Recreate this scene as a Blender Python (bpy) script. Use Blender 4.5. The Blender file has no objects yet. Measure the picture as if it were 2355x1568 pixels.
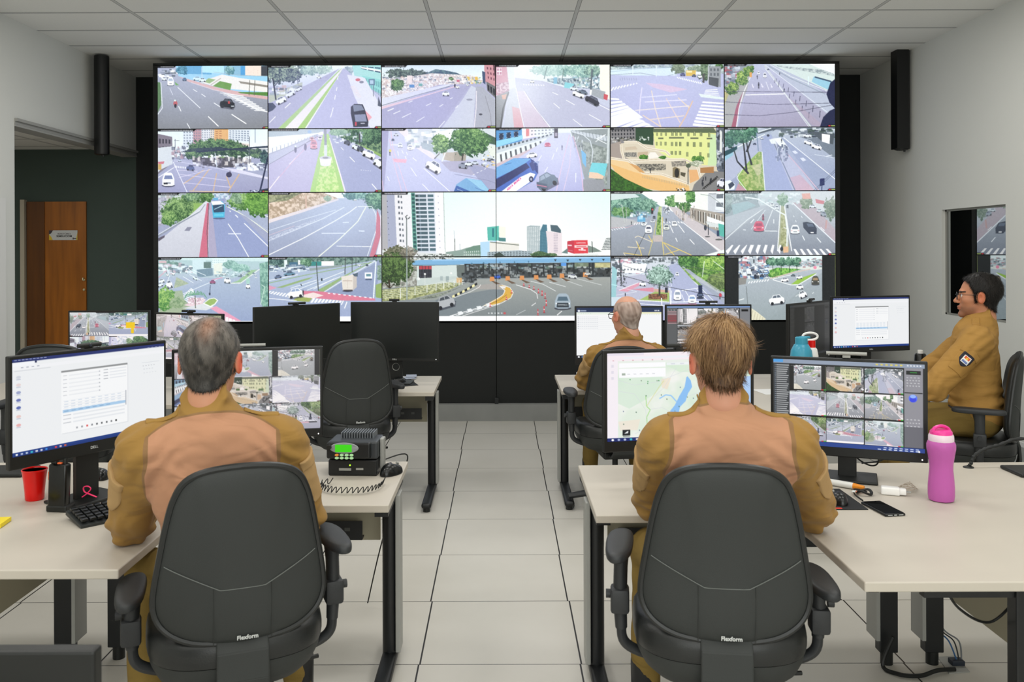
import bpy, bmesh, math, random
import numpy as np
from mathutils import Vector, Matrix
sc = bpy.context.scene
COL = sc.collection
PI = math.pi
# ---------------------------------------------------------------- camera
H = 1.64; F = 2050.0; VX, VY = 1153.0, 575.0; ROLL = math.radians(-0.19)
cam_d = bpy.data.cameras.new('camera'); cam = bpy.data.objects.new('camera', cam_d); COL.objects.link(cam)
cam_d.sensor_width = 36.0; cam_d.lens = F/2355*36
cam_d.shift_x = (1177.5-VX)/2355; cam_d.shift_y = -(784-VY)/2355
cam_d.clip_start = 0.05; cam_d.clip_end = 60
cam_d.dof.use_dof = True; cam_d.dof.focus_distance = 5.2; cam_d.dof.aperture_fstop = 6.5
cam.matrix_world = Matrix.Translation((0, 0, H)) @ Matrix.Rotation(PI/2, 4, 'X') @ Matrix.Rotation(ROLL, 4, 'Z')
sc.camera = cam
# ---------------------------------------------------------------- world, exposure
vs = sc.view_settings; vs.view_transform = 'Standard'; vs.look = 'None'; vs.exposure = 0.0; vs.gamma = 1.0
vs.use_curve_mapping = False
w = bpy.data.worlds.new('world'); sc.world = w; w.use_nodes = True
w.node_tree.nodes['Background'].inputs[0].default_value = (0.8, 0.85, 0.9, 1)
w.node_tree.nodes['Background'].inputs[1].default_value = 0.1
sc.cycles.max_bounces = 8; sc.cycles.caustics_reflective = False; sc.cycles.caustics_refractive = False
# ---------------------------------------------------------------- ceiling lamps (LED panels of the room)
CEIL = 3.515
LAMPS = [(x, y) for y in (-2.1, 0.2, 2.3, 4.3, 6.25) for x in (-2.3, 0.02, 2.35)]
for (x, y) in LAMPS:
    L = bpy.data.lights.new('ceiling_lamp_light', 'AREA'); L.shape = 'RECTANGLE'; L.size = 1.1; L.size_y = 0.5
    L.energy = 18; L.color = (1.0, 0.98, 0.945)
    o = bpy.data.objects.new('ceiling_lamp_light', L); COL.objects.link(o); o.location = (x, y, CEIL-0.03)

L = bpy.data.lights.new('added_fill_light', 'AREA'); L.shape = 'RECTANGLE'; L.size = 6.0; L.size_y = 1.7; L.energy = 122; L.color = (.97, 1, .99)
o = bpy.data.objects.new('added_fill_light', L); COL.objects.link(o); o.location = (0, -3.55, 1.9); o.rotation_euler = (PI/2, 0, 0)   # unseen fill light behind the viewer, added to brighten walls and ceiling
L = bpy.data.lights.new('side_room_fill_light', 'AREA'); L.shape = 'RECTANGLE'; L.size = 1.1; L.size_y = .5; L.energy = 34; L.color = (1, .96, .9)
o = bpy.data.objects.new('side_room_fill_light', L); COL.objects.link(o); o.location = (-5.3, 6.6, 2.7)  # unseen lamp added to lighten the green wall of the side room
# ---------------------------------------------------------------- helpers
def unp(px, py):
    dx, dy = px-VX, py-VY; c, s = math.cos(ROLL), math.sin(ROLL)
    return dx*c-dy*s, dx*s+dy*c
def P(px, py, Y):
    dx, dy = unp(px, py); return Vector((dx*Y/F, Y, H-dy*Y/F))
def PZ(px, py, z):
    dx, dy = unp(px, py); Y = (H-z)*F/dy; return Vector((dx*Y/F, Y, z))
def lin(h):
    if isinstance(h, str): c = [int(h[i:i+2], 16)/255 for i in (0, 2, 4)]
    else: c = h
    return [x/12.92 if x <= .04045 else ((x+.055)/1.055)**2.4 for x in c]
MATS = {}
def mat(name, col='808080', rough=.5, metal=0, emit=None, es=1, bump=0, bscale=60, var=0, vscale=4, alpha=1, trans=0, coat=0, spec=.5, ior=1.45, stretch=None, sheen=0):
    if name in MATS: return MATS[name]
    m = bpy.data.materials.new(name); m.use_nodes = True; nt = m.node_tree; b = nt.nodes['Principled BSDF']; N = nt.nodes; K = nt.links
    c = lin(col)
    b.inputs['Base Color'].default_value = (*c, 1); b.inputs['Roughness'].default_value = rough; b.inputs['Metallic'].default_value = metal
    b.inputs['Specular IOR Level'].default_value = spec; b.inputs['IOR'].default_value = ior
    if coat: b.inputs['Coat Weight'].default_value = coat; b.inputs['Coat Roughness'].default_value = .15
    if sheen: b.inputs['Sheen Weight'].default_value = sheen
    if trans: b.inputs['Transmission Weight'].default_value = trans
    if alpha < 1: b.inputs['Alpha'].default_value = alpha
    if emit: b.inputs['Emission Color'].default_value = (*lin(emit), 1); b.inputs['Emission Strength'].default_value = es
    if var or bump:
        tc = N.new('ShaderNodeTexCoord'); mp = N.new('ShaderNodeMapping'); K.new(tc.outputs['Object'], mp.inputs[0])
        if stretch: mp.inputs['Scale'].default_value = stretch
    if var:
        n = N.new('ShaderNodeTexNoise'); n.inputs['Scale'].default_value = vscale; n.inputs['Detail'].default_value = 4
        K.new(mp.outputs[0], n.inputs[0])
        r = N.new('ShaderNodeMapRange'); r.inputs[1].default_value = .3; r.inputs[2].default_value = .7
        r.inputs[3].default_value = 1-var; r.inputs[4].default_value = 1+var; K.new(n.outputs[0], r.inputs[0])
        v = N.new('ShaderNodeVectorMath'); v.operation = 'SCALE'; v.inputs[0].default_value = c; K.new(r.outputs[0], v.inputs[3])
        K.new(v.outputs[0], b.inputs['Base Color'])
    if bump:
        n = N.new('ShaderNodeTexNoise'); n.inputs['Scale'].default_value = bscale; n.inputs['Detail'].default_value = 3
        K.new(mp.outputs[0], n.inputs[0])
        bp = N.new('ShaderNodeBump'); bp.inputs['Strength'].default_value = bump; bp.inputs['Distance'].default_value = .002
        K.new(n.outputs[0], bp.inputs['Height']); K.new(bp.outputs[0], b.inputs['Normal'])
    MATS[name] = m; return m
def colmat(name, emissive=False, rough=.6, spec=.5, bump=0, bscale=300, es=1.0, sheen=0):
    'material whose colour is read from the mesh colour attribute Col'
    if name in MATS: return MATS[name]
    m = bpy.data.materials.new(name); m.use_nodes = True; nt = m.node_tree; b = nt.nodes['Principled BSDF']
    a = nt.nodes.new('ShaderNodeAttribute'); a.attribute_name = 'Col'
    b.inputs['Roughness'].default_value = rough; b.inputs['Specular IOR Level'].default_value = spec
    if sheen: b.inputs['Sheen Weight'].default_value = sheen
    if emissive:
        b.inputs['Base Color'].default_value = (.004, .004, .004, 1)
        nt.links.new(a.outputs['Color'], b.inputs['Emission Color']); b.inputs['Emission Strength'].default_value = es
    else: nt.links.new(a.outputs['Color'], b.inputs['Base Color'])
    if bump:
        tc = nt.nodes.new('ShaderNodeTexCoord'); n = nt.nodes.new('ShaderNodeTexNoise'); n.inputs['Scale'].default_value = bscale
        nt.links.new(tc.outputs['Object'], n.inputs[0]); bp = nt.nodes.new('ShaderNodeBump'); bp.inputs['Strength'].default_value = bump
        bp.inputs['Distance'].default_value = .002; nt.links.new(n.outputs[0], bp.inputs['Height']); nt.links.new(bp.outputs[0], b.inputs['Normal'])
    MATS[name] = m; return m
def tag(o, label=None, cat=None, group=None, kind=None):
    if label: o['label'] = label
    if cat: o['category'] = cat
    if group: o['group'] = group
    if kind: o['kind'] = kind
    return o
def thing(name, label, cat, loc=(0, 0, 0), rz=0, group=None):
    o = bpy.data.objects.new(name, None); COL.objects.link(o); o.location = loc; o.rotation_euler = (0, 0, rz); o.empty_display_size = .1
    return tag(o, label, cat, group)
def raw(name, V, Fc, m, parent=None, smooth=False, mi=None, colv=None):
    me = bpy.data.meshes.new(name)
    if isinstance(V, np.ndarray) and isinstance(Fc, np.ndarray):
        nv, nf, k = len(V), len(Fc), Fc.shape[1]
        me.vertices.add(nv); me.vertices.foreach_set('co', V.astype(np.float32).ravel())
        me.loops.add(nf*k); me.loops.foreach_set('vertex_index', Fc.astype(np.int32).ravel())
        me.polygons.add(nf); me.polygons.foreach_set('loop_start', np.arange(0, nf*k, k, dtype=np.int32))
        me.update(calc_edges=True)
    else:
        me.from_pydata([tuple(v) for v in V], [], [tuple(f) for f in Fc])
    for x in (m if isinstance(m, (list, tuple)) else [m]): me.materials.append(x)
    if mi is not None: me.polygons.foreach_set('material_index', np.array(mi, dtype=np.int32))
    if colv is not None:
        at = me.color_attributes.new('Col', 'FLOAT_COLOR', 'POINT')
        c = np.ones((len(V), 4), np.float32); c[:, :3] = colv; at.data.foreach_set('color', c.ravel())
    if smooth: me.polygons.foreach_set('use_smooth', np.ones(len(me.polygons), dtype=bool))
    me.validate()
    o = bpy.data.objects.new(name, me); COL.objects.link(o)
    if parent is not None: o.parent = parent
    return o
def rotm(rx=0, ry=0, rz=0): return Matrix.Rotation(rz, 3, 'Z') @ Matrix.Rotation(ry, 3, 'Y') @ Matrix.Rotation(rx, 3, 'X')
class MB:
    def __init__(s): s.V = []; s.F = []; s.M = []; s.mi = 0
    def add(s, V, Fc, R=None, t=(0, 0, 0)):
        n = len(s.V); t = Vector(t)
        for v in V:
            v = Vector(v); s.V.append((R @ v if R is not None else v) + t)
        for f in Fc: s.F.append([i+n for i in f]); s.M.append(s.mi)
        return s
    def box(s, c, size, R=None, bev=0, seg=2):
        bm = bmesh.new(); bmesh.ops.create_cube(bm, size=1)
        for v in bm.verts: v.co = Vector((v.co.x*size[0], v.co.y*size[1], v.co.z*size[2]))
        if bev: bmesh.ops.bevel(bm, geom=list(bm.edges), offset=bev, segments=seg, affect='EDGES', profile=.5)
        bm.verts.index_update()
        s.add([v.co.copy() for v in bm.verts], [[v.index for v in f.verts] for f in bm.faces], R, c); bm.free(); return s
    def prism(s, pts, z0, z1, R=None, t=(0, 0, 0)):
        n = len(pts); V = [(p[0], p[1], z0) for p in pts]+[(p[0], p[1], z1) for p in pts]
        return s.add(V, [list(range(n))[::-1], list(range(n, 2*n))]+[[i, (i+1) % n, n+(i+1) % n, n+i] for i in range(n)], R, t)
    def lathe(s, prof, n=28, R=None, t=(0, 0, 0), sx=1, sy=1):
        V = []; Fc = []
        for (r, z) in prof:
            for k in range(n): a = 2*PI*k/n; V.append((r*math.cos(a)*sx, r*math.sin(a)*sy, z))
        for i in range(len(prof)-1):
            for k in range(n): Fc.append([i*n+k, i*n+(k+1) % n, (i+1)*n+(k+1) % n, (i+1)*n+k])
        if prof[0][0] > 1e-6: Fc.append(list(range(n))[::-1])
        if prof[-1][0] > 1e-6: Fc.append([(len(prof)-1)*n+k for k in range(n)])
        return s.add(V, Fc, R, t)
    def cyl(s, a, b, r, n=16, r2=None): return s.tube([a, b], [r, r if r2 is None else r2], n)
    def tube(s, path, r, n=8, flat=1):
        path = [Vector(p) for p in path]; V = []; Fc = []; prev = None
        for i, p in enumerate(path):
            d = (path[min(i+1, len(path)-1)]-path[max(i-1, 0)]).normalized()
            if prev is None:
                u = d.cross(Vector((0, 0, 1)))
                if u.length < .05: u = d.cross(Vector((1, 0, 0)))
            else: u = prev - d*prev.dot(d)
            u.normalize(); prev = u; v = d.cross(u)
            rr = r[i] if isinstance(r, (list, tuple)) else r
            for k in range(n): a = 2*PI*k/n; V.append(p+(u*math.cos(a)+v*math.sin(a)*flat)*rr)
        for i in range(len(path)-1):
            for k in range(n): Fc.append([i*n+k, i*n+(k+1) % n, (i+1)*n+(k+1) % n, (i+1)*n+k])
        Fc.append(list(range(n))[::-1]); Fc.append([(len(path)-1)*n+k for k in range(n)])
        return s.add(V, Fc)
    def build(s, name, m, parent=None, smooth=False, label=None):
        o = raw(name, s.V, s.F, m, parent, smooth, s.M if isinstance(m, (list, tuple)) else None)
        bm = bmesh.new(); bm.from_mesh(o.data); bmesh.ops.recalc_face_normals(bm, faces=bm.faces); bm.to_mesh(o.data); bm.free()
        if smooth: o.data.set_sharp_from_angle(angle=math.radians(38))
        if label: o['label'] = label
        return o
def spline(pts, n=8):
    pts = [Vector(p) for p in pts]; out = []
    for i in range(len(pts)-1):
        p0 = pts[max(i-1, 0)]; p1 = pts[i]; p2 = pts[i+1]; p3 = pts[min(i+2, len(pts)-1)]
        for k in range(n):
            t = k/n; out.append(.5*((2*p1)+(p2-p0)*t+(2*p0-5*p1+4*p2-p3)*t*t+(3*p1-p0-3*p2+p3)*t**3))
    out.append(pts[-1]); return out
def text_obj(name, s, size, m, parent, loc, rot, ext=.0006, label=None, bold=0):
    cu = bpy.data.curves.new(name, 'FONT'); cu.body = s; cu.size = size; cu.extrude = ext; cu.align_x = 'CENTER'; cu.align_y = 'CENTER'; cu.offset = bold
    t = bpy.data.objects.new('tmp', cu); COL.objects.link(t)
    me = bpy.data.meshes.new_from_object(t.evaluated_get(bpy.context.evaluated_depsgraph_get())); bpy.data.objects.remove(t)
    me.materials.clear(); me.materials.append(m)
    o = bpy.data.objects.new(name, me); COL.objects.link(o); o.parent = parent; o.location = loc; o.rotation_euler = rot
    if label: o['label'] = label
    return o
def struct(o, label=None): o['kind'] = 'structure'; o['label'] = label or o.name; return o

# ---------------------------------------------------------------- materials
M_wall = mat('wall_paint', 'd3d4cf', .85, bump=.15, bscale=90)
M_green = mat('dark_green_paint', '424f49', .8, bump=.2, bscale=60)
M_blackpaint = mat('black_wall_paint', '141716', .75, bump=.2, bscale=60)
M_plinth = mat('grey_step_carpet', '858785', .8, var=.06, bump=.2, bscale=200)
M_blk = mat('black_plastic', '131514', .45)
M_blkm = mat('black_powder_metal', '141618', .4, bump=.1, bscale=400)
M_dark = mat('video_frame_black', '121413', .6)
M_screenoff = mat('switched_off_panel', '101413', .35)
M_grey = mat('grey_metal', '9fa09c', .45, metal=.2)
M_desk = mat('cream_laminate', 'c0b9ad', .42, var=.03, vscale=3)
M_deskedge = mat('cream_edge_band', 'd8cfc0', .45)
M_modesty = mat('cream_board', 'aaa48e', .6)
M_shell = mat('chair_grey_plastic', '2d302f', .62, bump=.35, bscale=500)
M_vinyl = mat('chair_black_vinyl', '202222', .36, bump=.2, bscale=250)
M_arm = mat('chair_arm_plastic', '2c2e30', .5, bump=.2, bscale=300)
M_white = mat('white_plastic', 'eeeeec', .35)
M_silver = mat('silver_print', 'c9cccb', .4)

def floor_mat():
    m = bpy.data.materials.new('floor_tiles'); m.use_nodes = True; nt = m.node_tree; N = nt.nodes; K = nt.links; b = N['Principled BSDF']
    g = N.new('ShaderNodeNewGeometry'); sp = N.new('ShaderNodeSeparateXYZ'); K.new(g.outputs['Position'], sp.inputs[0])
    def mth(op, a, bb=None):
        n = N.new('ShaderNodeMath'); n.operation = op
        for i, v in enumerate((a, bb)):
            if v is None: continue
            if isinstance(v, (int, float)): n.inputs[i].default_value = v
            else: K.new(v, n.inputs[i])
        return n.outputs[0]
    row = mth('FLOOR', mth('DIVIDE', mth('SUBTRACT', sp.outputs[1], 3.53-6.35), .635))
    jog = mth('MULTIPLY', mth('SUBTRACT', mth('FRACT', mth('MULTIPLY', row, .618)), .5), .012)
    def cell(c, off, T):
        u = mth('DIVIDE', mth('SUBTRACT', c, off), T); f = mth('FRACT', u); return mth('MULTIPLY', mth('MINIMUM', f, mth('SUBTRACT', 1.0, f)), T)
    dx = cell(mth('ADD', sp.outputs[0], jog), -.332-6.4, .64); dy = cell(sp.outputs[1], 3.53-6.35, .635)
    gx = mth('LESS_THAN', dx, .0034); gy = mth('LESS_THAN', dy, .0022)
    gr = mth('MAXIMUM', gx, gy)
    n = N.new('ShaderNodeTexNoise'); n.inputs['Scale'].default_value = 1.3; n.inputs['Detail'].default_value = 5; K.new(g.outputs['Position'], n.inputs[0])
    cr = N.new('ShaderNodeValToRGB'); cr.color_ramp.elements[0].position = .3; cr.color_ramp.elements[1].position = .7
    cr.color_ramp.elements[0].color = (*lin('c3c0b7'), 1); cr.color_ramp.elements[1].color = (*lin('cecbc3'), 1); K.new(n.outputs[0], cr.inputs[0])
    mx = N.new('ShaderNodeMix'); mx.data_type = 'RGBA'; K.new(gr, mx.inputs[0]); K.new(cr.outputs[0], mx.inputs[6]); mx.inputs[7].default_value = (*lin('24221f'), 1)
    K.new(mx.outputs[2], b.inputs['Base Color']); b.inputs['Roughness'].default_value = .33; b.inputs['Specular IOR Level'].default_value = .4
    return m
def ceil_mat(offx, TX, offy, TY):
    m = bpy.data.materials.new('ceiling_tiles'); m.use_nodes = True; nt = m.node_tree; N = nt.nodes; K = nt.links; b = N['Principled BSDF']
    g = N.new('ShaderNodeNewGeometry'); sp = N.new('ShaderNodeSeparateXYZ'); K.new(g.outputs['Position'], sp.inputs[0])
    def mth(op, a, bb=None):
        n = N.new('ShaderNodeMath'); n.operation = op
        for i, v in enumerate((a, bb)):
            if v is None: continue
            if isinstance(v, (int, float)): n.inputs[i].default_value = v
            else: K.new(v, n.inputs[i])
        return n.outputs[0]
    def cell(c, off, T):
        u = mth('DIVIDE', mth('SUBTRACT', c, off-20*T), T); f = mth('FRACT', u); return mth('MULTIPLY', mth('MINIMUM', f, mth('SUBTRACT', 1.0, f)), T)
    dx = cell(sp.outputs[0], offx, TX); dy = cell(sp.outputs[1], offy, TY)
    d = mth('MINIMUM', dx, dy); edge = mth('LESS_THAN', dx, .012); e2 = mth('LESS_THAN', dy, .009)
    e3 = mth('SUBTRACT', mth('LESS_THAN', d, .017), mth('MAXIMUM', edge, e2))
    n = N.new('ShaderNodeTexNoise'); n.inputs['Scale'].default_value = 120; K.new(g.outputs['Position'], n.inputs[0])
    cr = N.new('ShaderNodeValToRGB'); cr.color_ramp.elements[0].color = (*lin('e4e4e0'), 1); cr.color_ramp.elements[1].color = (*lin('eeeeea'), 1); K.new(n.outputs[0], cr.inputs[0])
    m1 = N.new('ShaderNodeMix'); m1.data_type = 'RGBA'; K.new(e3, m1.inputs[0]); K.new(cr.outputs[0], m1.inputs[6]); m1.inputs[7].default_value = (*lin('8c8c89'), 1)
    m2 = N.new('ShaderNodeMix'); m2.data_type = 'RGBA'; K.new(mth('MAXIMUM', edge, e2), m2.inputs[0]); K.new(m1.outputs[2], m2.inputs[6]); m2.inputs[7].default_value = (*lin('c6c7c5'), 1)
    K.new(m2.outputs[2], b.inputs['Base Color']); b.inputs['Roughness'].default_value = .85
    return m
# ---------------------------------------------------------------- room shell
XR, XL, YB = 3.87, -3.93, 9.6; YF = -3.6; ZL = 2.72; YO = 7.2; XA = -7.4
def slab(name, x0, x1, y0, y1, z0, z1, m, label=None):
    return struct(MB().box(((x0+x1)/2, (y0+y1)/2, (z0+z1)/2), (x1-x0, y1-y0, z1-z0)).build(name, m), label)
M_floor = floor_mat()
slab('floor', XA-.2, XR+2.4, YF-.2, YB+.2, -.12, 0, M_floor, 'cream square tiled floor with dark joints')
slab('ceiling', XL-.1, XR+.1, YF-.2, YB+.2, CEIL, CEIL+.1, ceil_mat(.598, 1.165, 7.0, .563), 'suspended white tile ceiling')
slab('wall_back', XL, XR+.15, YB, YB+.15, 0, CEIL, M_blackpaint, 'black painted back wall behind the video wall')
slab('wall_green', XA, XL, YB, YB+.15, 0, ZL+.3, M_green, 'dark green back wall with the wooden door')
slab('wall_front', XA, XR+.15, YF-.15, YF, 0, CEIL, M_wall, 'grey wall behind the viewer')
# left wall with the wide opening to the side room
slab('wall_left', XL-.15, XL, YF, YO, 0, CEIL, M_wall, 'light grey left wall')
slab('wall_header', XL-.15, XL, YO, YB, ZL, CEIL, M_wall, 'light grey wall above the opening on the left')
mb = MB().box((XL-.07, (YO+YB)/2, ZL-.012), (.19, YB-YO, .024)).box((XL-.055, (YO+YB)/2, ZL-.036), (.12, YB-YO, .024)).box((XL-.07, (YO+YB)/2, ZL-.058), (.16, YB-YO, .016))
struct(mb.build('trim_1', mat('trim_paint', '9b9b97', .7)), 'stepped trim under the wall above the opening')
slab('ceiling_alcove', XA, XL-.15, YF+4, YB, ZL+.02, ZL+.1, ceil_mat(-4.6, 1.2, 8.1, .62), 'lower tiled ceiling of the side room')
slab('wall_alcove', XA-.15, XA, YF+4, YB, 0, ZL+.1, M_wall, 'side room far wall')
slab('baseboard_left', XL, XL+.015, YF, YO, 0, .09, mat('skirting', 'e4e4e2', .5))
# right wall with the interior window
WY0, WY1, WZ0, WZ1 = 6.84, 7.83, 1.065, 1.98
mb = MB()
mb.box((XR+.07, (YF+WY0)/2, CEIL/2), (.14, WY0-YF, CEIL)).box((XR+.07, (WY1+YB)/2, CEIL/2), (.14, YB-WY1, CEIL))
mb.box((XR+.07, (WY0+WY1)/2, WZ0/2), (.14, WY1-WY0, WZ0)).box((XR+.07, (WY0+WY1)/2, (WZ1+CEIL)/2), (.14, WY1-WY0, CEIL-WZ1))
struct(mb.build('wall_right', M_wall), 'light grey right wall with the interior window')
win = thing('window_1', None, None, (XR, WY0, WZ0)); win['kind'] = 'structure'; win['label'] = 'mirrored interior window in the right wall'
gm = mat('one_way_glass', '0a0c0c', .02)
ntg = gm.node_tree; gl = ntg.nodes.new('ShaderNodeBsdfGlossy'); gl.inputs['Roughness'].default_value = .01; gl.inputs[0].default_value = (.72, .75, .76, 1)
mxs = ntg.nodes.new('ShaderNodeMixShader'); mxs.inputs[0].default_value = .62
ntg.links.new(ntg.nodes['Principled BSDF'].outputs[0], mxs.inputs[1]); ntg.links.new(gl.outputs[0], mxs.inputs[2]); ntg.links.new(mxs.outputs[0], ntg.nodes['Material Output'].inputs[0])
MB().box((.042, (WY1-WY0)/2, (WZ1-WZ0)/2), (.008, WY1-WY0, WZ1-WZ0)).build('window_pane', gm, win)
mb = MB()
for (c, s_) in (((.06, .012, (WZ1-WZ0)/2), (.06, .024, WZ1-WZ0)), ((.06, WY1-WY0-.012, (WZ1-WZ0)/2), (.06, .024, WZ1-WZ0)), ((.06, (WY1-WY0)/2, .008), (.06, WY1-WY0, .016)), ((.06, (WY1-WY0)/2, WZ1-WZ0-.008), (.06, WY1-WY0, .016))): mb.box(c, s_)
mb.build('window_frame', mat('window_frame_grey', '8e8e88', .5), win)
slab('wall_booth', XR+.14, XR+2.2, 9.0, 9.1, 0, 2.6, M_wall, 'room behind the mirrored window')
# raised grey steps
slab('trim_2', XL+.5, XR, 8.55, 8.62+.5, 0, .16, M_plinth, 'grey step under the video wall')
slab('trim_3', 3.42, XR, 4.2, 8.55, 0, .165, M_plinth, 'grey step along the right wall')
slab('baseboard_right', XR-.012, XR, YF, 8.5, .165, .20, mat('skirting', 'e4e4e2', .5))
# doors
M_door = mat('varnished_wood', '985a16', .38, var=.22, vscale=2.2, stretch=(9, 9, .7))
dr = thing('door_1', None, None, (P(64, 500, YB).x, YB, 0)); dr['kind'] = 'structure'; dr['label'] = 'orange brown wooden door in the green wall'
dw = P(202, 500, YB).x-P(66, 500, YB).x; dh = P(130, 457, YB).z
MB().box((dw/2, -.004, dh/2), (dw, .03, dh)).build('door_panel', M_door, dr)
MB().box((-.028, -.03, dh/2+.01), (.045, .06, dh+.02)).build('door_frame', mat('door_jamb', 'b3ab99', .7), dr)
mb = MB()
for z in (1.335, 1.23): mb.lathe([(0, 0), (.012, 0), (.012, .012), (0, .014)], 12, rotm(PI/2), (dw-.02, -.019, z))
mb.box((dw-.02, -.045, 1.345), (.012, .03, .03), bev=.003)
mb.build('door_lock', mat('brass', 'd8cfa8', .3, metal=.8), dr)
MB().box((.10, -.024, dh/2), (.19, .012, dh), bev=.002).build('door_shade_strip', mat('shaded_wood', '5f370c', .4, var=.2, vscale=2, stretch=(9, 9, .7)), dr)  # dark strip paints the recess shadow on the left of the door
dr2 = thing('door_2', None, None, (XL, 4.9, 0)); dr2['kind'] = 'structure'; dr2['label'] = 'white door in the left wall'
MB().box((.015, 1.06, 1.03), (.03, 2.12, 2.06)).build('door_panel', mat('white_door', 'd6d6d3', .6), dr2)
# door sign
sx0 = P(116, 534, YB); sx1 = P(181, 534, YB); sw = sx1.x-sx0.x
sg = thing('door_sign', 'small white plate with black lettering and a yellow corner on the wooden door', 'sign', ((sx0.x+sx1.x)/2, YB-.024, sx0.z))
MB().box((0, 0, 0), (sw, .006, .105), bev=.001).build('plate', mat('sign_white', 'c9cbca', .5), sg)
yel = mat('sign_yellow', 'd9b92a', .5); dk = mat('sign_dark', '3b3236', .5)
R90 = rotm(PI/2)
MB().prism([(-.5*sw, -.052), (-.5*sw, .01), (-.42*sw, -.02), (-.37*sw, -.052)], 0, .001, R90, (0, -.0034, 0)).build('corner_mark', yel, sg)
MB().prism([(-.5*sw, .052), (-.36*sw, .052), (-.43*sw, .018), (-.5*sw, .01)], 0, .001, R90, (0, -.0034, 0)).build('corner_mark', dk, sg)
MB().prism([(.5*sw, -.052), (.5*sw, .03), (.47*sw, -.02), (.46*sw, -.052)], 0, .001, R90, (0, -.0034, 0)).build('corner_mark', yel, sg)
text_obj('lettering', 'REFEITÓRIO', .026, dk, sg, (.01, -.0036, .013), (PI/2, 0, 0))
text_obj('lettering', 'SEMSU/CIOM', .029, mat('ink', '141414', .6), sg, (.01, -.0036, -.012), (PI/2, 0, 0), bold=.0006)
MB().box((.35*sw, -.0036, -.036), (.010, .001, .02)).box((.42*sw, -.0036, -.036), (.028, .001, .01)).build('crest_print', dk, sg)
# made-up window frame around the added fill light behind the viewer
wn = thing('added_window_frame', None, None, (0, YF, 1.05)); wn['kind'] = 'structure'; wn['label'] = 'added unseen window frame around the fill light behind the viewer'
mb = MB()
for x in np.linspace(-3.05, 3.05, 6): mb.box((x, .02, .85), (.05, .04, 1.8))
mb.box((0, .02, -.03), (6.2, .04, .05)).box((0, .02, 1.73), (6.2, .04, .05)); mb.build('window_frame', M_white, wn)
# column speakers
def speaker(loc, label, faceted):
    t = thing('column_speaker', label, 'speaker', loc, 0, 'column loudspeakers by the video wall')
    hgt = CEIL-2.585; r = .068
    if faceted: MB().prism([(-r, -r), (r*.6, -r), (r, -r*.4), (r, r), (-r, r)], 0, hgt).build('housing', mat('speaker_black', '0c0d0d', .45), t)
    else: MB().lathe([(r, 0), (r, hgt)], 28).build('housing', mat('speaker_black', '0c0d0d', .45), t, True)
    MB().lathe([(r*.7, -.012), (r*.9, -.006), (r*.9, 0)], 20).build('end_cap', M_blk, t, True)
    MB().cyl((r*.3, -.02, -.03), (r*.3, -.02, -.01), .009, 10).build('cable_plug', M_blk, t, True)
    MB().box((0, .03, hgt-.004), (.05, .05, .008)).build('ceiling_bracket', M_grey, t)
speaker((XR-.075, 8.45, 2.585), 'black column speaker hanging beside the right grey wall', True)
p_ = P(236, 300, 8.5); speaker((p_.x, 8.5, 2.57), 'black tube speaker hanging in front of the wall above the left opening', False)
# LED panels of the ceiling (behind and above the viewer)
for (x, y) in LAMPS:
    mb = MB()
    for dx, dy, sx, sy in ((0, .27, 1.16, .03), (0, -.27, 1.16, .03), (.565, 0, .03, .51), (-.565, 0, .03, .51)): mb.box((dx, dy, -.012), (sx, sy, .024))
    o = mb.build('ceiling_light', M_white); o.location = (x, y, CEIL); tag(o, 'white rectangular light panel frame set in the tiled ceiling', 'ceiling light', 'ceiling lights')
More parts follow.
